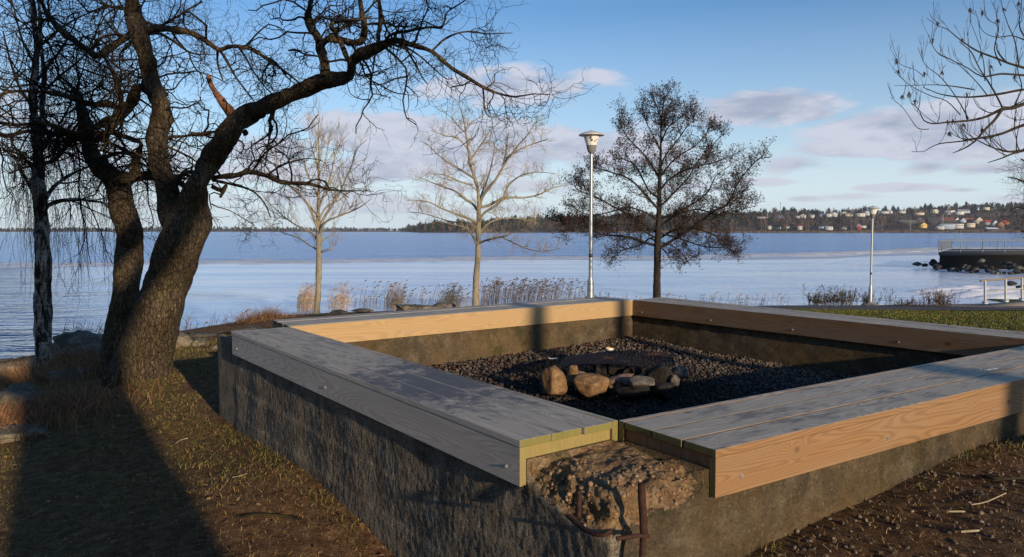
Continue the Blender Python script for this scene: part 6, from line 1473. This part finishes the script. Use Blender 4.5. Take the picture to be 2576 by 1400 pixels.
# ---------------------------------------------------------------- far shore
CR = np.array([(-900, 580.2), (0, 578.5), (300, 577), (560, 574.5), (760, 576.5), (900, 578), (1020, 580.5), (1100, 576), (1240, 566), (1400, 560), (1550, 556), (1900, 548), (2000, 542), (2150, 540), (2300, 537), (2430, 529), (2576, 524), (3300, 512)], float)
Z0, Z1 = 1420., 2000.
def hill(px, Yd):
    """far hillside height for view column px at distance Yd"""
    cy = np.interp(px, CR[:, 0], CR[:, 1]); left = np.clip((1060 - px) / 60, 0, 1); z0 = Z0 + (3000 - Z0) * left; z1 = Z1 + (3500 - Z1) * left
    f_ = np.clip((Yd - z0) / (z1 - z0), -.2, 1.3); s = np.clip(f_, 0, 1); yy_ = 583.9 + (cy - 583.9) * (s ** .8); z = EYE + (580.4 - yy_) / FV * Yd
    base = WATER + .8 + 0 * z; return np.where(f_ < 0, WATER - 3, np.maximum(z - np.where(f_ > 1, (f_ - 1) * 30, 0), base))
pxs = np.concatenate([np.arange(-900, 1000, 25.), np.arange(1000, 1100, 8.), np.arange(1100, 3300, 20.)]); V = []; fr_ = np.concatenate([[-.02, 0.0], np.linspace(.02, 1.25, 26)])
for a in pxs:
    left = np.clip((1060 - a) / 60, 0, 1); z0 = Z0 + (3000 - Z0) * left; z1 = Z1 + (3500 - Z1) * left
    for q in fr_:
        Yd = z0 + (z1 - z0) * q; V.append(((a - 1288) / FV * Yd, Yd, float(hill(a, Yd)) + (noise.noise((a * .02, Yd * .01, 0)) * 1.5 if q > .1 else 0)))
m = len(fr_); i = np.arange(len(pxs) * m).reshape(len(pxs), m)
tag(mesh_obj('hills', V, np.stack([i[:-1, :-1], i[1:, :-1], i[1:, 1:], i[:-1, 1:]], -1).reshape(-1, 4), MAT['far_ground'], smooth=True), 'low wooded hills on the far side of the lake', 'hills', kind='structure')
# templates
def conifer():
    V = []; F_ = []; n = 7
    for L_, (z0, z1, r) in enumerate([(.15, .55, .17), (.38, .78, .125), (.62, 1., .08)]):
        b = len(V); V += [(r * (1 + .35 * (-1) ** k) * math.cos(k * 2 * PI / n), r * (1 + .35 * (-1) ** k) * math.sin(k * 2 * PI / n), z0) for k in range(n)] + [(0, 0, z1)]; F_ += [[b + k, b + (k + 1) % n, b + n] for k in range(n)]
    return np.array(V), np.array(F_)
def fuzzy(nf=46, r=.30, z0=.25, seed=0, size=.09):
    rs = np.random.default_rng(seed); V = []; F_ = []
    for k in range(nf):
        d = norm(rs.standard_normal(3)); c = np.array([d[0] * r, d[1] * r, .5 * (z0 + 1) + d[2] * (1 - z0) / 2]) * (1, 1, 1); c[:2] *= rs.uniform(.3, 1); a = rs.standard_normal((3, 3)) * size; b = len(V); V += list(c + a * (.7, .7, 1.5)); F_.append([b, b + 1, b + 2])
    b = len(V); V += [(-.014, 0, 0), (.014, 0, 0), (0, .0, .8), (0, -.014, 0), (0, .014, 0), (0, 0, .8)]; F_ += [[b, b + 1, b + 2], [b + 3, b + 4, b + 5]]
    return np.array(V), np.array(F_)
def forest(name, N_, prange, frange, hr, kinds, label, hillpx=None, lefty=False, skip=None):
    px = RNG.uniform(*prange, N_); q = RNG.uniform(*frange, N_)
    if skip is not None: k = np.array([not skip(a, b) for a, b in zip(px, q)]); px, q = px[k], q[k]
    left = np.clip((1060 - px) / 60, 0, 1); z0 = Z0 + (3000 - Z0) * left; z1 = Z1 + (3500 - Z1) * left; Yd = z0 + (z1 - z0) * q; z = hill(px, Yd); x = (px - 1288) / FV * Yd
    V, F_, C, o = [], [], [], 0; kk = RNG.integers(0, len(kinds), len(px)); h = RNG.uniform(*hr, len(px))
    for j, (tv, tf, cols_, hm, wm) in enumerate(kinds):
        s = kk == j; n = int(s.sum())
        if not n: continue
        sc = np.c_[h[s] * wm, h[s] * wm, h[s]] * hm * RNG.uniform(.8, 1.2, (n, 1)); v, f = scatter(tv, tf, np.c_[x[s], Yd[s], z[s] - .5], sc, rot_z(RNG.uniform(0, 6, n))); V.append(v); F_.append(f + o); o += len(v); C.append(np.repeat(pal(cols_, n, .6, 1.3), len(tv), 0))
    return tag(mesh_obj(name, np.concatenate(V), np.concatenate(F_), MAT['far_tree'], colors=np.concatenate(C)), label, 'forest', kind='stuff')
CV = (*conifer(), [(.018, .028, .012), (.025, .035, .016)], 1.15, 1.1); DK = (*fuzzy(seed=1), [(.12, .07, .045), (.15, .09, .055), (.085, .055, .04)], 1., 1.); PK = (*fuzzy(30, .22, .35, 2, .07), [(.17, .13, .10), (.13, .10, .08)], 1.1, 1.); RB = (*fuzzy(60, .4, .1, 3, .12), [(.07, .04, .03), (.05, .04, .03)], .7, 1.3)
PN = (*fuzzy(60, .24, .5, 4, .12), [(.022, .035, .014), (.03, .04, .02)], 1.15, 1.)
forest('far_forest', 1500, (1025, 2000), (.0, 1.), (9, 17), [CV, DK, PK, PN, DK], 'mixed wood of bare birches and dark pines covering the far shore behind the young trees')
forest('crest_forest', 1500, (1240, 3000), (.82, 1.1), (10, 17), [CV, DK, PN, PK], 'dark pines along the crest of the far hillside above the houses')
house_px = []
forest('hillside_trees', 1500, (1900, 3000), (.05, .85), (7, 13), [DK, DK, RB, PK, CV], 'bare brown trees and gardens on the slope between the far houses', skip=lambda a, b: RNG.random() < .15)
forest('distant_forest', 3000, (-800, 1090), (.0, 1.), (7, 11), [DK, DK, PN], 'faint bluish line of forest on the most distant shore to the left')
# reed belt on the far shore
n = 9000; px = RNG.uniform(1500, 2960, n); Yd = RNG.uniform(1385, 1412, n); h = RNG.uniform(2.2, 4.2, n) * (1 + .3 * np.sin(px * .05)); v, f, c = blades(n, (px - 1288) / FV * Yd, Yd, np.full(n, WATER), h, np.full(n, .9), .25, pal([(.20, .13, .07), (.15, .10, .06), (.27, .18, .09)], n))
tag(mesh_obj('reed_belt', v, f, MAT['blades'], colors=c), 'brown belt of reeds along the foot of the far town', 'reeds', kind='stuff')
# houses
def ridge_prism(w, d, z0, zr, along_x=True, ov=.5):
    if along_x: return [(-w/2 - ov, -d/2 - ov, z0), (w/2 + ov, -d/2 - ov, z0), (w/2 + ov, d/2 + ov, z0), (-w/2 - ov, d/2 + ov, z0), (-w/2 - ov, 0, zr), (w/2 + ov, 0, zr)], [[0, 1, 5, 4], [2, 3, 4, 5], [1, 2, 5], [3, 0, 4], [3, 2, 1, 0]]
    return [(-w/2 - ov, -d/2 - ov, z0), (w/2 + ov, -d/2 - ov, z0), (w/2 + ov, d/2 + ov, z0), (-w/2 - ov, d/2 + ov, z0), (0, -d/2 - ov, zr), (0, d/2 + ov, zr)], [[1, 2, 5, 4], [3, 0, 4, 5], [0, 1, 4], [2, 3, 5], [3, 2, 1, 0]]
def pm(name, col, rough=.8):
    if name not in MAT: simple(name, col, rough)
    return MAT[name]
W_ = ('white_wall', (.55, .55, .54)); BLK = ('slate_roof', (.035, .035, .045)); GRY = ('grey_roof', (.22, .22, .23)); RED = ('red_roof', (.42, .07, .04)); BRN = ('brown_roof', (.13, .05, .035)); CRM = ('cream_wall', (.60, .55, .42)); YEL = ('yellow_wall', (.66, .47, .15)); BLU = ('blue_wall', (.10, .14, .34)); RW = ('red_wall', (.30, .05, .03)); PB = ('pale_blue_wall', (.38, .46, .55)); LW = ('white_roof', (.62, .64, .66)); BRK = ('brick_wall', (.28, .14, .07)); DK_ = ('dark_wall', (.06, .055, .055))
HG = 'houses of the town across the water'
HREG = []
def house(org, x0, x1, yt, yb, q, wall_, roof_, label, gable=False, flat=False, wins=3, rows=1, roofh=.4, name='house'):
    ox = org; c = ((x0 + x1) / 2 / 5.6 + ox) / 1.24922; yb_ = (600 + yb / 5.6) / 1.24922; yt_ = (600 + yt / 5.6) / 1.24922; wpx = (x1 - x0) / 5.6 / 1.24922
    Yd = Z0 + (Z1 - Z0) * q; p = R(c, yb_, Yd); w = wpx * Yd / FV; H = (yb_ - yt_) * Yd / FV; z = p[2]; d = min(w, 10.)
    t = empty(name, (p[0], p[1], z), label, 'house', HG); rh = 0 if flat else H * roofh; wh = H - rh; mb = MB(); mb.box((p[0], p[1], z + wh / 2 - 1), (w, d, wh + 2)); mb.build('wall', pm(*wall_), t)
    if flat: mb = MB(); mb.box((p[0], p[1], z + wh + .25), (w + 1, d + 1, .5)); mb.build('roof', pm(*roof_), t)
    else:
        v, f = ridge_prism(w, d, z + wh, z + H, not gable, .5); v = [(a + p[0], b + p[1], c_) for a, b, c_ in v]; mesh_obj('roof', v, f, pm(*roof_), t)
        if gable: # wall-coloured gable in front
            mesh_obj('gable', [(p[0] - w / 2 * .9, p[1] - d / 2 - .62, z + wh), (p[0] + w / 2 * .9, p[1] - d / 2 - .62, z + wh), (p[0], p[1] - d / 2 - .62, z + H - .5)], [[0, 1, 2]], pm(*wall_), t)
    for r in range(rows):
        for k in range(wins):
            cx = p[0] + w * ((k + .5) / wins - .5) * .86; cz = z + wh * ((r + .55) / rows); mb = MB(); mb.box((cx, p[1] - d / 2 - .08, cz), (min(1.6, w / wins * .45), .1, min(1.5, wh / rows * .42))); mb.build('window', MAT['glass_dark'], t)
PO, QO = 2300, 2758
house(PO, 430, 690, 440, 480, .55, W_, BRN, 'long low white bungalow with a chimney, leftmost up on the far hill', wins=5, roofh=.35)
house(PO, 780, 860, 425, 470, .6, BLU, GRY, 'blue-walled house with a pale end beside the tall mast', flat=True, wins=2)
house(PO, 865, 930, 430, 468, .6, W_, GRY, 'small pale house directly right of the blue one', wins=2)
house(PO, 1110, 1180, 430, 465, .55, W_, GRY, 'small grey-white house half hidden by bare trees', wins=1)
house(PO, 1185, 1290, 400, 460, .6, W_, BRN, 'white house with two stepped gables behind bare trees', gable=True, wins=2)
house(PO, 1365, 1440, 405, 460, .6, W_, GRY, 'boxy bright white house alone on the slope', wins=2, roofh=.25)
house(PO, 1545, 1650, 395, 445, .62, W_, GRY, 'white villa under a wide light-grey roof', wins=3)
house(PO, 1655, 1740, 390, 445, .6, W_, GRY, 'plain bright white house joined to the wide grey roof', wins=1, roofh=.2)
house(PO, 1750, 1840, 372, 442, .62, W_, LW, 'tallest white gabled house on the middle slope', gable=True, wins=2)
house(PO, 1910, 1995, 370, 395, .7, CRM, LW, 'flat pale house high above the others, only its top showing', flat=True, wins=2)
house(PO, 1985, 2115, 382, 430, .6, CRM, GRY, 'low cream house with a slanting roof left of the far lamp', wins=3)
house(PO, 2190, 2330, 390, 435, .6, W_, BLK, 'white modern villa with black roof edge near the far lamp', wins=2, flat=True)
house(PO, 2330, 2430, 355, 415, .64, W_, LW, 'white flat-roofed house with a carport beside the far lamp head', flat=True, wins=1)
house(PO, 625, 680, 600, 655, .03, W_, BRN, 'narrow white gable on the shore below the hillside field', gable=True, wins=1)
house(PO, 675, 790, 585, 655, .05, W_, BLK, 'white shore house with a dark grey roof and chimney', wins=3, roofh=.6)
house(PO, 780, 890, 590, 655, .04, W_, BLK, 'second white shore house with dark roof sloping right', wins=2, roofh=.6)
house(PO, 905, 1000, 590, 640, .05, W_, RED, 'small shore house with a bright red roof', wins=2, roofh=.5)
house(PO, 1150, 1225, 598, 660, .02, W_, RED, 'white and red striped cabin between bare shore trees', wins=2, roofh=.3, name='cabin')
house(PO, 1480, 1640, 570, 660, .05, PB, BLK, 'dark-roofed bluish house behind the trees on the shore', wins=3, roofh=.6)
house(PO, 1640, 1760, 620, 668, .02, W_, LW, 'low white boathouse-like building on the shore', wins=2, roofh=.3)
house(PO, 1880, 2000, 600, 655, .05, PB, BLK, 'grey-blue low house at the shore left of the red gable', wins=2)
house(PO, 2185, 2260, 572, 658, .03, RW, LW, 'red wooden gable with white edges on the shore by the lamp', gable=True, wins=1, roofh=.6)
house(PO, 2260, 2345, 598, 630, .05, W_, GRY, 'white annex right of the red wooden gable', wins=2, roofh=.3)
house(QO, 50, 180, 345, 380, .6, W_, GRY, 'low long white house just right of the far lamp head', wins=3, roofh=.3)
house(QO, 198, 252, 340, 376, .6, W_, BRN, 'tiny bright white gable right of the low long house', gable=True, wins=1)
house(QO, 368, 475, 335, 375, .62, W_, GRY, 'white house with two dormers on the upper slope', wins=2)
house(QO, 660, 800, 360, 405, .55, CRM, BRN, 'cream house hidden among hillside trees', wins=3)
house(QO, 955, 1045, 318, 378, .7, CRM, CRM, 'cream two-windowed house standing alone high on the slope', gable=True, wins=2, roofh=.25)
house(QO, 1190, 1340, 345, 402, .62, W_, LW, 'large bright white house with a big plain facade', flat=True, wins=1)
house(QO, 1370, 1500, 365, 402, .6, W_, LW, 'bright white terrace block beneath the grey-roofed house', flat=True, wins=1)
house(QO, 1400, 1605, 322, 375, .68, PB, GRY, 'wide house under a long pale grey roof', wins=3, roofh=.6)
house(QO, 1860, 1950, 290, 320, .75, CRM, LW, 'pale house highest up in the right-hand wood', flat=True, wins=2)
house(QO, 370, 660, 515, 560, .06, DK_, GRY, 'long dark barn with a pale roof edge', wins=2)
house(QO, 660, 765, 458, 560, .09, DK_, BRK, 'dark house with a steep pale-edged gable', gable=True, wins=1, roofh=.6)
house(QO, 870, 1090, 460, 560, .1, DK_, BLK, 'house with a big dark slate hip roof', wins=3, roofh=.7)
house(QO, 1095, 1370, 465, 545, .12, DK_, BRN, 'house with a long dark red-brown roof', wins=4, roofh=.7)
house(QO, 735, 845, 550, 632, .03, YEL, BRN, 'small bright yellow gabled house on the shore', gable=True, wins=2, roofh=.45)
house(QO, 1080, 1330, 535, 650, .05, PB, BLK, 'wide pale blue two-storey building with a row of windows', wins=8, rows=2, roofh=.35)
house(QO, 1330, 1495, 545, 640, .06, W_, BLK, 'white wing of the pale blue building', wins=5, roofh=.3)
house(QO, 1030, 1150, 615, 655, .02, W_, LW, 'low white garage in front of the pale blue building', wins=1, roofh=.3)
house(QO, 1335, 1420, 462, 525, .12, W_, BLK, 'white steep gable above the white wing', gable=True, wins=1, roofh=.7)
house(QO, 1430, 1530, 470, 540, .11, PB, BLK, 'grey-blue gable right of the white steep one', gable=True, wins=1, roofh=.6)
house(QO, 1480, 1700, 470, 560, .13, BRK, ('rust_roof', (.20, .07, .04)), 'house with a large rust-red roof', wins=3, roofh=.7)
house(QO, 1555, 1690, 550, 620, .05, CRM, BRN, 'cream house with pillars below the rust-red roof', wins=4, roofh=.2)
house(QO, 1700, 1825, 455, 560, .1, CRM, BRN, 'tall cream gable with many windows', gable=True, wins=3, rows=2, roofh=.5)
house(QO, 1880, 2010, 510, 575, .08, W_, RED, 'white house with a vivid red roof', wins=2, roofh=.6)
house(QO, 2005, 2090, 510, 595, .07, W_, GRY, 'white steep gable between two red roofs', gable=True, wins=1, roofh=.6)
house(QO, 2090, 2200, 530, 610, .06, BRK, BRN, 'orange-brown gabled house at the right', gable=True, wins=1, roofh=.6)
house(QO, 2190, 2290, 510, 570, .08, BRK, RED, 'brick house with a bright red roof, rightmost in the row', wins=2, roofh=.6)
house(QO, 1900, 2110, 640, 735, 0.0, DK_, LW, 'dark boathouse with a bright white roof at the water', wins=2, roofh=.25, name='boathouse')
house(QO, 2115, 2205, 640, 730, 0.0, DK_, GRY, 'dark open shed with a white post next to the boathouse', wins=1, flat=True, name='boathouse')
# bare trees with pale trunks in front of the town, each its own
TG = 'bare pale-trunked trees on the town shore'
for i, (org, zx, top, q, lab) in enumerate([(PO, 525, 500, .01, 'leftmost pale-trunked bare tree on the town shore'), (PO, 590, 470, .01, 'leaning pale-trunked tree right of the leftmost one'), (PO, 745, 300, .3, 'tall pale tree beside the hillside field'), (PO, 960, 430, .02, 'pale tree in front of the red-roofed shore house'),
    (PO, 1110, 460, .02, 'dark round-crowned bare tree left of the striped cabin'), (PO, 1235, 470, .02, 'pale trunk right of the striped cabin'), (PO, 1315, 370, .03, 'tall grey tree in front of the boxy white house'), (PO, 1350, 450, .02, 'pale trunk next to the tall grey tree'),
    (PO, 1480, 430, .03, 'wide dark bare tree in front of the white villas'), (PO, 1800, 450, .03, 'broad dark tree below the tallest white gable'), (PO, 1920, 400, .03, 'bare tree between the broad dark tree and the tall pale one'), (PO, 2105, 400, .03, 'tall pale-trunked tree left of the red wooden gable'), (QO, 80, 430, .03, 'bare tree right of the far lamp'), (QO, 250, 470, .03, 'dark bush-like tree right of the far lamp'), (QO, 1215, 240, .4, 'tall pale trunk above the pale blue building'), (QO, 2480, 480, .03, 'pale trunk in the dark wood at the right edge'), (QO, 2050, 280, .4, 'tall pale bare tree on the right-hand slope'), (QO, 2330, 420, .1, 'dark conifer-like tree behind the boathouse')]):
    c = (zx / 5.6 + org) / 1.24922; Yd = Z0 + (Z1 - Z0) * q; yb_ = 583.3 - q * 40; yt_ = (600 + top / 5.6) / 1.24922; b = R(c, yb_, Yd); Ht = (yb_ - yt_) * Yd / FV; t = empty('bare_tree', b, lab, 'tree', TG)
    mb = MB(); mb.bar(b, b + (0, 0, Ht * .8), .35, 5, .15); pale = 'dark' not in lab; mb.build('trunk', MAT['twig_pale'] if pale else MAT['twig_ash'], t)
    tv, tf = fuzzy(150, .3 if pale else .42, .3 if pale else .12, 50 + i, .035 if pale else .06); tv = tv[:-6]; tf = tf[:-2]; cc = np.tile((.12, .095, .075) if pale else (.05, .04, .035), (len(tv), 1)); mesh_obj('crown', tv * Ht + b, tf, MAT['far_tree'], t, colors=cc)
c = (853 / 5.6 + PO) / 1.24922; b = R(c, 558, 1750); tp_ = R(c, 509, 1750); mb = MB(); mb.bar(b, tp_, .5, 6); mb.box(tp_ + (0, 0, -1), (1.6, 1.6, 2.)); tag(mb.build('radio_mast', MAT['lamp_grey']), 'tall thin mast rising above the trees behind the blue house', 'mast')
for zx, top, lab in [(580, 520, 'grey light pole on the town shore left of the yellow house'), (1150, 420, 'tall flagpole left of the pale blue building')]:
    c = (zx / 5.6 + QO) / 1.24922; b = R(c, 583, Z0 + 4); tp_ = R(c, (600 + top / 5.6) / 1.24922, Z0 + 4); mb = MB(); mb.bar(b, tp_, .35, 6); mb.box(tp_ + (.4, 0, 0), (1.6, .5, .4)); tag(mb.build('light_pole', MAT['galv_far']), lab, 'pole')

# ---------------------------------------------------------------- air, sun, sky
EL = math.radians(12.6); sun_dir = Vector((SUN_AZ[0] * math.cos(EL), SUN_AZ[1] * math.cos(EL), math.sin(EL)))
sl = bpy.data.lights.new('sun', 'SUN'); sl.energy = 4.9; sl.angle = math.radians(.6); sl.color = (1.0, .78, .53); so = bpy.data.objects.new('sun', sl); COL.objects.link(so)
so.rotation_euler = (-sun_dir).to_track_quat('-Z', 'Y').to_euler()
HAZE = 1
if HAZE:
    n = N('haze'); pv = n.n('ShaderNodeVolumePrincipled'); n.put(pv.inputs['Color'], (.82, .90, 1.0)); pv.inputs['Density'].default_value = .00008; pv.inputs['Anisotropy'].default_value = .2; m = n.done(None, pv.outputs[0])
    mb = MB(); mb.box((0, 1800, 36), (9800, 4300, 92)); tag(mb.build('haze', m), 'thin cold air over the lake that pales the far shore', 'haze', kind='stuff')
    # box bottom is below the lake bed sheet
w = bpy.data.worlds.new('World'); SC.world = w; w.use_nodes = True; nt = w.node_tree; nt.nodes.clear()
class NW(N):
    def __init__(s, t): s.t = t; s.out = t.nodes.new('ShaderNodeOutputWorld')
n = NW(nt); sky = n.n('ShaderNodeTexSky', sky_type='NISHITA', sun_disc=False); sky.sun_elevation = EL; sky.sun_rotation = math.atan2(SUN_AZ[0], SUN_AZ[1]); sky.altitude = 0; sky.air_density = 1.0; sky.dust_density = .35; sky.ozone_density = 2.5
g = n.n('ShaderNodeTexCoord').outputs['Generated']; sx = n.n('ShaderNodeSeparateXYZ', i_0=g); az = n.math('ARCTAN2', sx.outputs[0], sx.outputs[1]); el = n.math('ARCSINE', sx.outputs[2])
cv = n.n('ShaderNodeCombineXYZ', i_0=az, i_1=el).outputs[0]
n1 = n.noise(n.scale(cv, (5, 14, 1)), 1.6, 7, .62, .3); n2 = n.noise(n.scale(cv, (14, 46, 1)), 1.0, 6, .6, .2)
cl = None
CLD = [(1020, 345, 230, 50, 1.7), (880, 325, 140, 38, 1.4), (1150, 400, 300, 46, 1.6), (930, 430, 190, 34, 1.3), (1250, 330, 130, 30, 1.2), (1300, 225, 250, 46, .9), (1480, 200, 90, 26, .5), (1920, 272, 200, 44, 1.4), (2030, 290, 90, 22, 1.), (1420, 370, 300, 50, .85), (1560, 410, 220, 34, .7), (2250, 330, 240, 50, 1.5), (2480, 300, 260, 60, 1.4), (2150, 372, 180, 26, 1.2), (2400, 372, 240, 34, 1.4), (1990, 415, 130, 26, .7), (2330, 420, 90, 20, .8), (2480, 425, 150, 18, .8), (2260, 472, 110, 11, .9), (2020, 500, 60, 8, .8), (2420, 478, 60, 7, .6), (2130, 495, 100, 8, .5), (1250, 470, 420, 22, .5), (820, 500, 320, 22, .75), (700, 380, 190, 40, .8), (960, 525, 240, 14, .8), (1250, 525, 200, 12, .6), (640, 440, 300, 30, .6), (350, 420, 360, 60, .5), (100, 330, 300, 60, .4), (2760, 260, 200, 90, .9), (1700, 470, 260, 16, .5), (1900, 460, 120, 10, .6), (2560, 500, 120, 10, .5), (500, 520, 260, 12, .5), (1480, 560, 300, 6, .3)]
for (x_, y_, rx, ry, s_) in CLD:
    a0 = math.atan((x_ - 1288) / FV); e0 = math.atan((580.4 - y_) / FV * math.cos(a0)); ra = rx / FV * .72 * math.cos(a0) ** 2; re = ry / FV * .80 * math.cos(a0)
    dd_ = n.vmath('LENGTH', n.scale(n.vmath('SUBTRACT', cv, (a0, e0, 0)), (1 / ra, 1 / re, 0))); v_ = n.math('MULTIPLY', n.math('SUBTRACT', 1.55, dd_), s_); cl = v_ if cl is None else n.math('MAXIMUM', cl, v_)
cl = n.math('MAXIMUM', cl, -.6)
dens = n.math('ADD', n.math('ADD', cl, n.math('MULTIPLY', n.math('SUBTRACT', n1, .5), 2.9)), n.math('MULTIPLY', n.math('SUBTRACT', n2, .5), 2.0))
mask = n.ramp(n.math('MULTIPLY', dens, .5), [(.04, 0), (.34, .9)])
# general thin cloud elsewhere in the dome
ccol = n.mix(n.ramp(n.math('ADD', n.math('MULTIPLY', n1, .6), n.math('MULTIPLY', n2, .5)), [(.42, 0), (.60, 1)]), (3.8, 4.25, 5.6), (6.5, 6.7, 7.8))
skyc = n.mix(n.ramp(n.math('MULTIPLY', el, 1.0), [(0, .92), (.06, .72), (.13, .32), (.27, 0)]), sky.outputs[0], (8.3, 7.4, 6.6))
TINT = n.mix(1.0, skyc, (.95, 1.22, 1.50), 'MULTIPLY')
col = n.mix(n.math('MULTIPLY', mask, n.ramp(el, [(0, .5), (.05, 1)])), TINT, ccol)
bg = n.n('ShaderNodeBackground'); n.put(bg.inputs[0], col); bg.inputs[1].default_value = .10; nt.links.new(bg.outputs[0], n.out.inputs[0])
SC.view_settings.view_transform = 'Standard'; SC.view_settings.look = 'None'; SC.view_settings.gamma = 1; SC.view_settings.exposure = 0
SC.cycles.max_bounces = 5; SC.cycles.diffuse_bounces = 2; SC.cycles.glossy_bounces = 2; SC.cycles.volume_bounces = 0; SC.cycles.transparent_max_bounces = 4
